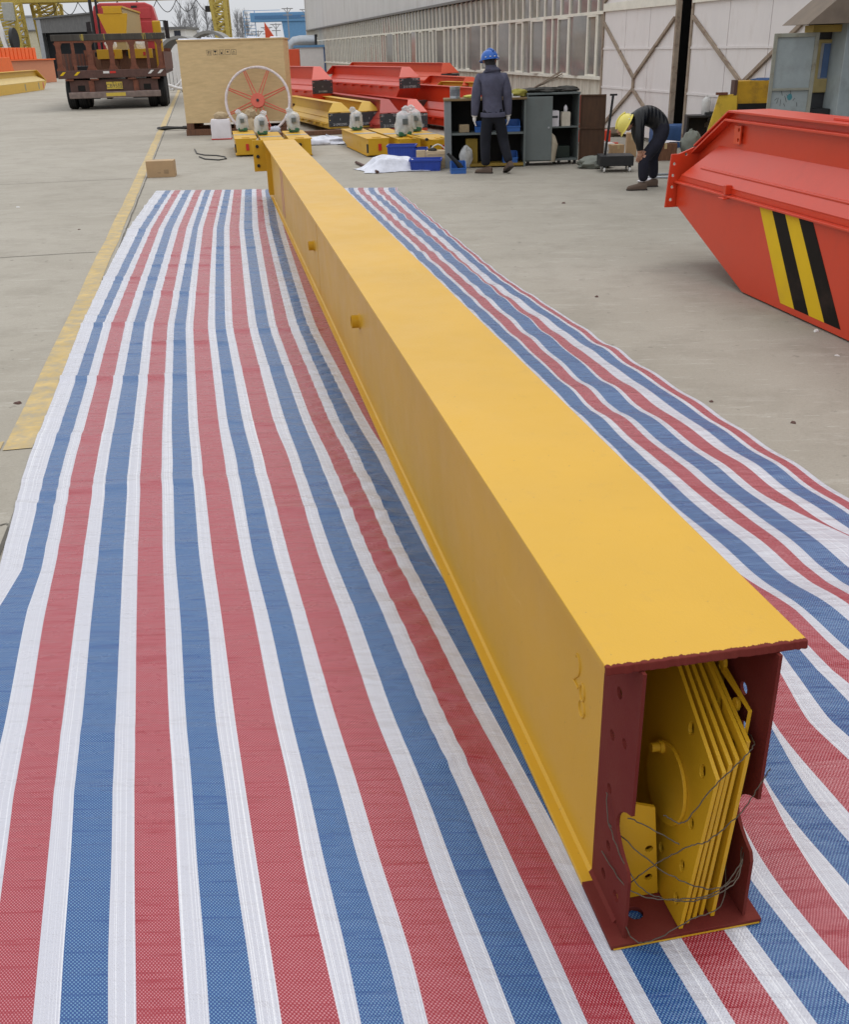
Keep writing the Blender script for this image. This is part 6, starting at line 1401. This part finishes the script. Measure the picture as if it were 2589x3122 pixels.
part('cab_panel', M_redcab, lambda m_: m_.box(-1.1, 1.1, 8.87, 8.8995, 3.05, 3.45), CBT, bevel=.03)
for x in (-.45, .45): part('cab_vent', M_black, lambda m_: m_.box(x - .12, x + .12, 8.86, 8.8695, 3.46, 3.54), CBT)
for s_ in (-1, 1): part('mirror', M_black, lambda m_: (m_.box(s_ * 1.62 - .09, s_ * 1.62 + .09, 10.3, 10.36, 2.3, 3.0), m_.bar((s_ * 1.3, 10.3, 3.0), (s_ * 1.62, 10.3, 3.0), .03, .03), m_.bar((s_ * 1.3, 10.3, 2.4), (s_ * 1.62, 10.3, 2.4), .03, .03)))
part('exhaust_stack', M_black, lambda m_: (m_.tube([(-1.25, 8.5, 1.2), (-1.25, 8.5, 4.3)], .07, 10), m_.tube([(-1.02, 8.5, 1.2), (-1.02, 8.5, 4.2)], .05, 8)))
part('headboard', M_rust, lambda m_: m_.box(-hw, hw, 8.21, 8.27, bedz, bedz + .75))
def on_tr(x, y, z): return TR.matrix_basis @ Vector((x, y, z)) if False else Matrix.Translation(TR.location) @ Matrix.Rotation(R(10.5), 4, 'Z') @ Vector((x, y, z))
# load: a yellow girder and two motors/carriages
LG = thing('loaded_girder', on_tr(.10, 2.0, bedz + .25), R(8), 'yellow crane girder riding on the flatbed truck with tapered end', 'girder')
mb = MB(); mb.prism([(-.52, 1.62), (.52, 1.62), (.34, .72), (-.18, .72)], 0, .03, 'y'); mb.build('tapered_end', M_yel, LG, bevel=.006)
mb = MB(); mb.box(-.30, .33, .031, 6.0, .45, 1.80); mb.build('girder_body', mat('tan_dusty_girder', (.42, .30, .13), .6, var=.08), LG, bevel=.006)
mb = MB(); mb.box(-.34, .37, .02, 6.0, 1.801, 1.86); mb.box(-.30, .33, -.02, .25, 1.6205, 1.8); mb.build('top_flange', M_yel, LG, bevel=.006)
for y_ in (.6, 5.2):
    mb = MB(); mb.box(-.9, .9, y_, y_ + .2, -.25, .4495); mb.build('bolster', M_wood, LG)
mb = MB(); mb.box(1.05, 1.35, 3.0, 3.3, -.25, 1.45); mb.build('side_post', M_yel, LG, bevel=.04)
for k, (x, lab) in enumerate(((-.10, 'yellow end carriage on the truck bed left of its pair'), (.95, 'yellow end carriage on the truck bed by the right side boards'))):
    q = on_tr(x, .55, bedz + .42); tt = thing('loaded_carriage', q, R(12), lab, 'end carriage', 'end carriages loaded on the truck')
    mb = MB(); mb.box(-.38, .42, 0, .9, 0, .30); mb.build('carriage_body', M_yel, tt, bevel=.01)
    mb = MB(); mb.box(.12, .20, -.02, -.0005, .09, .20); mb.build('reflector', M_refl, tt)
    mb = MB(); mb.box(-.46, -.381, .1, .3, .08, .22); mb.build('buffer', M_rub, tt, bevel=.01)
    mb = MB(); mb.blob((.1, .5, .45), (.2, .2, .2), 70 + k, .15, 18, 12, fold=.06); mb.build('plastic_bag', M_plas, tt, smooth=True)
    mb = MB(); mb.box(-.3, .3, .1, .8, -.42, -.0005); mb.build('timber_block', M_wood, tt)
q = on_tr(-1.05, .5, bedz); mb = MB(); mb.box(-.3, .3, 0, .5, 0, .22); o = mb.build('dark_toolbox', M_black, bevel=.01); o.location = q; tag(o, 'dark metal box on the truck bed behind the stakes', 'box')

# ------------------------------------------------------------------ far left: orange and yellow girders
def side_girder(name, a, b_, hgt, dep, mt, lab, ribs=0, shelf=None):
    a = Vector((a.x, a.y, 0)); b_ = Vector((b_.x, b_.y, 0)); L_ = (b_ - a).length; t = thing(name, a, math.atan2((b_ - a).y, (b_ - a).x), lab, 'girder')
    return t, L_
ya2 = gnd(-60, 302); yb2 = gnd(138, 273)
t, L_ = side_girder('yellow_girder', ya2, yb2, 1, 1, M_yel2, 'dull yellow inverted girder lying left of the truck')
sc = 1.02
mb = MB(); mb.prism([(-2, 0), (L_ - .3, 0), (L_ + .5, .38 * sc), (L_ + .5, .46 * sc), (-2, .46 * sc)], 0, .9, 'y'); mb.build('box_body', M_yel2, t, bevel=.01)
mb = MB(); mb.hexa([(-2, -.002, .4605 * sc), (L_ + .3, -.002, .4605 * sc), (L_ - .3, .34, .72 * sc), (-2, .34, .72 * sc)], [(-2, -.002, .475 * sc), (L_ + .3, -.002, .475 * sc), (L_ - .3, .34, .735 * sc), (-2, .34, .735 * sc)]); mb.build('sloping_shelf', mat('pale_yellow_paint', (.58, .43, .17), .6), t)  # shelf coloured paler than the box below it
mb = MB(); mb.prism([(-2, .60 * sc), (L_ + .3, .60 * sc), (L_ - .4, 1.0 * sc), (-2, 1.0 * sc)], .35, .42, 'y'); mb.build('upper_web', M_yel2, t)
mb = MB(); mb.hexa([(-2, .22, 1.0 * sc), (L_ - .4, .22, 1.0 * sc), (L_ - .4, .6, 1.0 * sc), (-2, .6, 1.0 * sc)], [(-2, .22, 1.03 * sc), (L_ - .4, .22, 1.03 * sc), (L_ - .4, .6, 1.03 * sc), (-2, .6, 1.03 * sc)]); mb.hexa([(L_ - .4, .2, 1.0 * sc), (L_ + .5, -.0, .46 * sc), (L_ + .5, .8, .46 * sc), (L_ - .4, .6, 1.0 * sc)], [(L_ - .4, .2, 1.03 * sc), (L_ + .55, -.0, .49 * sc), (L_ + .55, .8, .49 * sc), (L_ - .4, .6, 1.03 * sc)]); mb.build('top_lip', M_yel2, t)
for x, mt in ((L_ - .45, M_refl), (L_ - 1.5, M_tag), (L_ - 4.4, M_tag)):
    mb = MB(); mb.box(x, x + .22, -.006, -.0005, .08, .40 * sc); mb.build('sticker', mat('grey_sticker', (.30, .27, .18), .7) if mt is M_tag else mt, t)
oa = gnd(20, 262); ob = gnd(168, 250)
t, L_ = side_girder('orange_girder', oa, ob, 1, 1, M_orange, 'salmon orange girder behind the dull yellow one')
mb = MB(); mb.box(-3, L_ + .3, 0, 1.2, 0, 1.52); mb.build('girder_body', mat('faded_salmon_paint', (.52, .20, .10), .6, var=.08), t, bevel=.02)
mb = MB(); mb.box(-3, L_ + .3, -.15, 1.3, 1.521, 1.60); mb.build('top_lip', M_orange, t)
for k in range(int((L_ + 1) / .62)):
    mb = MB(); mb.box(-2.9 + k * .62 + 1.2, -2.4 + k * .62 + 1.2, .6, 1.0, 1.601, 2.35); mb.build('upright_rib', M_orange, t, bevel=.02)
mb = MB(); mb.hexa([(-5, -.6, 0), (.6, -.6, 0), (.6, -.05, 0), (-5, -.05, 0)], [(-5, -.6, 1.75), (-.1, -.6, 1.75), (-.1, -.05, 1.75), (-5, -.05, 1.75)]); mb.build('slanted_plate', M_orange, t, bevel=.02)

# ------------------------------------------------------------------ lattice gantry crane
GY = 105.0
def at_px(px, py, Y=GY): return aty(px, py, Y)
gl = at_px(70, 170); gr_ = at_px(697, 160)
GC = thing('gantry_crane', (gl.x, GY, 0), 0, 'tall yellow lattice gantry crane spanning the lane behind the truck', 'crane')
topz = at_px(400, -14).z; SP = gr_.x - gl.x
mb = MB(); mb.box(-6, SP + 16, -.9, .9, topz - .45, topz + .5); mb.build('bridge_beam', M_ycrane, GC, bevel=.05)
def lattice(x0, x1, y0, y1, z0_, z1_, xt0, xt1, nz_, par, nm):
    """four chords with cross bracing, from (x0..x1) at the foot to (xt0..xt1) at the head"""
    g_ = bpy.data.objects.new(nm, None); COL.objects.link(g_); g_.parent = par
    f = lambda t_, s_: ((x0 if s_ < 0 else x1) * (1 - t_) + (xt0 if s_ < 0 else xt1) * t_)
    for s_ in (-1, 1):
        for y_ in (y0, y1):
            mb = MB(); mb.bar((f(0, s_), y_, z0_), (f(1, s_), y_, z1_), .30, .30); mb.build('chord', M_ycrane, g_)
    for k in range(nz_):
        t0_, t1_ = k / nz_, (k + 1) / nz_; za, zb = z0_ + (z1_ - z0_) * t0_, z0_ + (z1_ - z0_) * t1_
        mb = MB()
        for y_ in (y0, y1):
            mb.bar((f(t0_, -1), y_, za), (f(t1_, 1), y_, zb), .15, .15); mb.bar((f(t1_, -1), y_, zb), (f(t1_, 1), y_, zb), .10, .10); mb.bar((f(t0_, 1), y_, za), (f(t1_, -1), y_, zb), .08, .08)
        for s_ in (-1, 1): mb.bar((f(t0_, s_), y0, za), (f(t1_, s_), y1, zb), .09, .09); mb.bar((f(t1_, s_), y0, zb), (f(t1_, s_), y1, zb), .09, .09)
        mb.build('bracing', M_ycrane, g_)
    return g_
lattice(-1.1, 1.2, -3.2, -1.2, 0, topz - .45, -2.4, 1.0, 9, GC, 'leg_tower'); lattice(1.7, 3.2, 1.2, 3.0, 0, topz - .45, 1.2, 3.4, 9, GC, 'leg_tower')
lattice(SP - .2, SP + .55, -2.6, -1.2, 0, topz - .45, SP - .8, SP + .5, 10, GC, 'leg_tower')
mb = MB(); mb.box(.3, 1.1, -4.2, -3.3, topz - 2.0, topz - .5); mb.build('driver_cabin', mat('cabin_pale', (.34, .34, .31), .6), GC, bevel=.05)
hk = at_px(647, 27); hx = hk.x - gl.x
mb = MB(); mb.box(hx - .6, hx + .6, -.5, .5, hk.z - .25, hk.z + .25); mb.box(hx - .2, hx + .2, -.3, .3, hk.z + .25, topz - .45); mb.build('hoist_trolley', M_black, GC, bevel=.05)
mb = MB(); mb.tube([(hx, 0, hk.z - .25), (hx, 0, hk.z - .8)], .08, 8); mb.tube([(hx + .18 * math.sin(a * .5) - .0, 0, hk.z - 1.05 - .22 * math.cos(a * .5) + .0) for a in range(0, 10)], .07, 8); mb.build('hook', M_black, GC)
nl = 9
for k in range(nl):
    xa = 2.6 + k * (SP - 3.2) / nl; xb = 2.6 + (k + 1) * (SP - 3.2) / nl
    mb = MB(); mb.tube([(xa + (xb - xa) * j / 12, -.95, topz - .5 - 1.0 * math.sin(math.pi * j / 12)) for j in range(13)], .035, 5); mb.build('festoon_cable', M_hose, GC)
# ------------------------------------------------------------------ blue gantry further off
BY = 150.0
a_ = at_px(765, 50, BY); b_ = at_px(940, 52, BY); l_ = at_px(880, 60, BY); pxm = (b_.x - a_.x) / 175.0
BG = thing('blue_crane', (l_.x, BY, 0), 0, 'pale blue gantry crane standing beyond the workshop corner', 'crane')
bh = at_px(850, 38, BY).z; bl_ = at_px(850, 70, BY).z
mb = MB(); mb.box(a_.x - l_.x, b_.x - l_.x + 20, -1, 1, bl_ + .15, bh); mb.build('bridge_beam', M_blue, BG, bevel=.05)
mb = MB(); mb.box(a_.x - l_.x + .6, b_.x - l_.x + 20, -1.05, -1.002, bl_ + .5, bl_ + .9); mb.build('walkway', mat('blue_dark_trim', (.07, .17, .33), .6), BG)
mb = MB(); mb.hexa([(-.3, -.8, 0), (2.0, -.8, 0), (2.0, .8, 0), (-.3, .8, 0)], [(-.9, -.8, bl_ + .149), (3.0, -.8, bl_ + .149), (3.0, .8, bl_ + .149), (-.9, .8, bl_ + .149)]); mb.build('leg', M_blue, BG, bevel=.05)
mb = MB()
for x in (a_.x - l_.x - 1.0, a_.x - l_.x + .5): mb.bar((x, 0, bh - 6.8), (x, 0, bh + .3), .09, .09)
for k in range(16): mb.bar((a_.x - l_.x - 1.0, 0, bh - 6.5 + k * .42), (a_.x - l_.x + .5, 0, bh - 6.5 + k * .42), .06, .06)
mb.bar((a_.x - l_.x - 1, 0, bh + .3), (a_.x - l_.x + 4, 0, bh + .3), .06, .06); mb.build('ladder', M_blue, BG)
# ------------------------------------------------------------------ poles, ducts, sheds, pipes, far buildings
M_pole = mat('weathered_pole', (.27, .27, .28), .8)
for k, (px, top, base, Y) in enumerate(((768, 100, 166, 240), (786, 92, 166, 215), (812, 80, 166, 190), (840, 70, 166, 165), (875, 22, 166, 120), (930, 25, 160, 128))):
    q = aty(px, top, Y); t = thing('utility_pole', (q.x, Y, 0), 0, 'slim grey utility pole with crossarms in the far distance', 'pole', 'utility poles beyond the yard')
    s_ = Y / 3016 * 1.1
    mb = MB(); mb.tube([(0, 0, 0), (0, 0, q.z)], [4 * s_ * .5, 3 * s_ * .35], 8); mb.build('mast', M_pole, t)
    for dz, wd_ in ((0.0, 28), (-14, 22)):
        mb = MB(); mb.bar((-wd_ / 2 * s_, 0, q.z + dz * s_ - 3 * s_), (wd_ / 2 * s_, 0, q.z + dz * s_ - 3 * s_), 2 * s_, 2 * s_); mb.build('crossarm', M_pole, t)
    mb = MB(); mb.bar((-9 * s_, 0, q.z - 3 * s_), (0, 0, q.z - 14 * s_), 1.5 * s_, 1.5 * s_); mb.bar((9 * s_, 0, q.z - 3 * s_), (0, 0, q.z - 14 * s_), 1.5 * s_, 1.5 * s_); mb.build('strut', M_pole, t)
q = aty(888, 165, 70); t = thing('exhaust_duct', (q.x, 70, 0), 0, 'galvanised duct elbow at the workshop far corner', 'duct')
zz = aty(888, 128, 70).z
mb = MB(); mb.tube([(0, 0, 0), (0, 0, zz - .6), (.08, 0, zz - .25), (.3, 0, zz - .05), (.65, 0, zz), (3.2, 0, zz)], .38, 16); mb.build('duct_pipe', M_galv, t, smooth=True)
mb = MB(); mb.box(1.6, 2.5, -.6, -.4, zz - .4, zz + .4); mb.build('flood_lamp', M_black, t, bevel=.03)
mb = MB(); mb.box(1.75, 2.35, -.605, -.6005, zz - .25, zz + .25); mb.build('lamp_glass', M_chalk, t)
q = aty(880, 200, 62); t = thing('red_bulkhead', (q.x, 62, 0), 0, 'tall red steel panel standing beyond the crate', 'bulkhead')
zt_ = aty(880, 150, 62).z
mb = MB(); mb.box(-1.2, .65, 0, .3, 0, zt_); mb.build('panel_body', M_redo, t, bevel=.02); mb = MB(); mb.prism([(-1.2, zt_), (-.3, zt_), (-1.2, zt_ + 1.4)], .02, .28, 'y'); mb.build('gusset', M_redo, t)
q = aty(925, 215, 66); t = thing('small_white_shed', (q.x, 66, 0), 0, 'small white shed with blue trim against the workshop end', 'shed')
mb = MB(); mb.box(-.4, 1.5, 0, 2, 0, aty(925, 145, 66).z); mb.build('wall', M_white, t); mb = MB(); mb.box(-.5, 1.6, -.1, 2.1, aty(925, 145, 66).z + .001, aty(925, 138, 66).z); mb.build('roof', M_blue, t); mb = MB(); mb.box(1.3, 1.45, -.06, -.001, 0, aty(925, 145, 66).z); mb.build('corner_trim', M_btarp, t)
SY = 96; q = aty(222, 185, SY); t = thing('grey_shed', (q.x, SY, 0), R(10), 'weathered grey metal shed with open front behind the truck', 'shed')
w_ = (aty(312, 150, SY).x - aty(132, 150, SY).x); zt_ = aty(215, 42, SY).z
mb = MB(); mb.box(-w_ / 2, -w_ / 2 + .35, 0, 6, 0, zt_ - .4); mb.build('side_wall', M_galv, t); mb = MB(); mb.box(w_ / 2 - .5, w_ / 2, 0, 6, 0, zt_ - .05); mb.build('side_wall', M_shed, t)
mb = MB(); mb.prism([(-w_ / 2 + .3501, zt_ - 1.45), (w_ / 2 - .5001, zt_ - 1.4), (w_ / 2 - .5001, zt_ - .02), (-w_ / 2 + .3501, zt_ - .38)], .02, .2, 'y'); mb.build('front_fascia', M_shed, t)
mb = MB(); mb.hexa([(-w_ / 2 - .15, -.2, zt_ - .39), (w_ / 2 + .1, -.2, zt_ + .02), (w_ / 2 + .1, 6, zt_ + .02), (-w_ / 2 - .15, 6, zt_ - .39)], [(-w_ / 2 - .15, -.2, zt_ - .27), (w_ / 2 + .1, -.2, zt_ + .14), (w_ / 2 + .1, 6, zt_ + .14), (-w_ / 2 - .15, 6, zt_ - .27)]); mb.build('roof', M_shed, t)
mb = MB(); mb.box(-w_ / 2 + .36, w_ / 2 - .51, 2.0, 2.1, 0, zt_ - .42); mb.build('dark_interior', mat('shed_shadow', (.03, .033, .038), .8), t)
def ring(px, py, rad_px, Y, lab, rz=0, deep=2.4):
    q = aty(px, py, Y); r_ = rad_px
    t = thing('concrete_pipe', (q.x, Y, 0), rz, lab, 'pipe', None)
    mb = MB(); mb.lathe([(r_, 0), (r_, deep), (r_ * .88, deep), (r_ * .88, 0), (r_, 0)], 40, axis='y', cap=False); mb.v = [(x, y, z + r_) for x, y, z in mb.v]; o = mb.build('pipe_ring', M_concr, t, smooth=True)
    mb = MB(); mb.box(-r_ * .7, -r_ * .5, .2, deep - .2, 0, r_ * .22); mb.box(r_ * .5, r_ * .7, .2, deep - .2, 0, r_ * .22); mb.build('chock', M_wood, t)
    return t
ring(545, 150, 1.28, 58, 'large concrete pipe ring standing between truck and crate'); ring(637, 152, 1.52, 72, 'large concrete pipe ring showing above the crate lid')
q = aty(535, 205, 56); mb = MB()
for k in range(8): mb.box(-.75 + k * .19, -.6 + k * .19, 0, .04 + .03 * (k % 2), 0, 1.75)
o = mb.build('white_sheet_stack', M_white); o.location = (q.x, 56, 0); tag(o, 'white corrugated sheets propped in front of a concrete pipe', 'sheets')
q = aty(530, 200, 52); t = thing('white_trailer_bar', (q.x, 52, 0), 0, 'white drawbar frame on the ground beside the truck', 'drawbar')
mb = MB(); mb.tube([(-.7, 0, .45), (.0, 0, .2), (.7, .1, .08)], .07, 8); mb.tube([(-.3, .4, .1), (.2, .3, .5)], .06, 8); mb.lathe([(.3, -.1), (.3, .1)], 18, (.25, .5, .3), 'x'); mb.build('bar', M_white, t, smooth=True)
q = aty(525, 115, 95); t = thing('white_house', (q.x, 95, 0), 0, 'small white building with one dark window beyond the truck mirror', 'building')
w_ = 74 * 95 / 3016; zt_ = aty(525, 82, 95).z
mb = MB(); mb.box(-w_ / 2, w_ / 2, 0, 5, 0, zt_ - .2); mb.build('wall', M_white, t); mb = MB(); mb.box(-w_ / 2 - .2, w_ / 2 + .2, -.3, 5.3, zt_ - .199, zt_); mb.build('roof', M_shed, t); mb = MB(); mb.box(.2, .75, -.05, -.001, zt_ - 1.3, zt_ - .3); mb.build('window', M_glasso, t); mb = MB(); mb.box(-.9, -.7, 1, 1.3, zt_ + .001, zt_ + .5); mb.build('chimney', M_shed, t)
q = aty(30, 160, 130); t = thing('pale_factory', (q.x, 130, 0), R(5), 'long pale factory hall far behind the lattice crane', 'building')
mb = MB(); mb.box(-12, 6, 0, 20, 0, aty(30, 52, 130).z); mb.build('wall', mat('pale_hall_wall', (.40, .42, .45), .7), t); mb = MB(); mb.box(-12.2, 6.3, -.2, 20, aty(30, 52, 130).z + .002, aty(30, 48, 130).z); mb.build('roof', M_galv, t)
for k in range(6): mb = MB(); mb.box(-10.5 + k * 2.7, -9 + k * 2.7, -.06, -.002, 2.2, 3.6); mb.build('window', M_glasso, t)
q = aty(130, 175, 120); t = thing('cream_house', (q.x, 120, 0), 0, 'cream house wall glimpsed between lattice crane and grey shed', 'building')
mb = MB(); mb.box(-1.4, 1.5, 0, 4, 0, aty(130, 95, 120).z); mb.build('wall', mat('cream_wall', (.52, .48, .36), .8), t); mb = MB(); mb.box(-1.6, 1.7, -.2, 4.2, aty(130, 95, 120).z + .001, aty(130, 90, 120).z); mb.build('roof', M_shed, t)
q = aty(30, 160, 88); t = thing('white_post', (q.x - .35, 88, 0), 0, 'white slanted steel post in front of the lattice crane', 'post')
mb = MB(); mb.bar((.6, 0, 0), (-.7, 0, aty(10, 30, 88).z + 2), .42, .3); mb.build('column', M_white, t); mb = MB(); mb.lathe([(.85, 0), (.85, .25)], 30, (.55, .5, aty(30, 120, 88).z), 'x'); mb.build('drum', M_black, t, smooth=True)
# bare distant trees
M_twig = mat('bare_twigs', (.25, .25, .26), .9)
rt = random.Random(33)
for k, (px, Y) in enumerate(((560, 280), (590, 300), (606, 270), (640, 310), (730, 320), (745, 290), (760, 330), (575, 330), (660, 290), (690, 300))):
    q = aty(px, 165, Y); hgt = rt.uniform(9, 15); t = thing('bare_tree', (q.x, Y, 0), rt.uniform(0, 6), 'bare leafless tree in the pale distance', 'tree', 'bare trees on the horizon')
    mb = MB(); mb.tube([(0, 0, 0), (.1, 0, hgt * .5), (0, .1, hgt * .8)], [.3, .2, .1], 6); mb.build('trunk', M_twig, t)
    mb = MB()
    for j in range(46):
        z = hgt * rt.uniform(.3, .85); a = rt.uniform(0, 6.28); ln = rt.uniform(1.0, 3.2) * (1.15 - z / hgt); e = Vector((math.cos(a) * ln, math.sin(a) * ln, rt.uniform(1.2, 3)))
        mb.tube([(0, 0, z), Vector((0, 0, z)) + e * .5 + Vector((0, 0, .1)), Vector((0, 0, z)) + e], [.08, .05, .025], 4)
        for m_ in range(2): mb.tube([Vector((0, 0, z)) + e * .6, Vector((0, 0, z)) + e + Vector((rt.uniform(-.8, .8), rt.uniform(-.8, .8), rt.uniform(0, 1.2)))], [.04, .02], 4)
    mb.build('crown', M_twig, t)

# ------------------------------------------------------------------ litter on the concrete
rl = random.Random(12)
for k, (px, py, sz, w_) in enumerate(((54, 632, .03, 1), (2553, 1084, .02, 1), (52, 1230, .025, 0), (2170, 1225, .018, 0), (1820, 905, .022, 0), (2490, 1010, .03, 1), (240, 700, .02, 0), (1720, 620, .03, 0), (1160, 480, .05, 1), (2420, 1290, .02, 0))):
    q = gnd(px, py); mb = MB(); nn_ = 6
    rim = [(sz * rl.uniform(.6, 1.2) * math.cos(6.283 * i / nn_), sz * rl.uniform(.5, 1.0) * math.sin(6.283 * i / nn_)) for i in range(nn_)]
    mb.add([(x, y, .0005) for x, y in rim] + [(x * .7, y * .7, sz * rl.uniform(.15, .5)) for x, y in rim], [tuple(range(nn_ - 1, -1, -1)), tuple(range(nn_, 2 * nn_))] + [(i, (i + 1) % nn_, nn_ + (i + 1) % nn_, nn_ + i) for i in range(nn_)])
    o = mb.build('litter_scrap', M_white if w_ else M_rustd); o.location = (q.x, q.y, 0)
    tag(o, 'tiny white scrap of litter on the bare concrete' if w_ else 'tiny brown scrap of rust or grit on the bare concrete', 'scrap', 'litter scraps on the concrete')
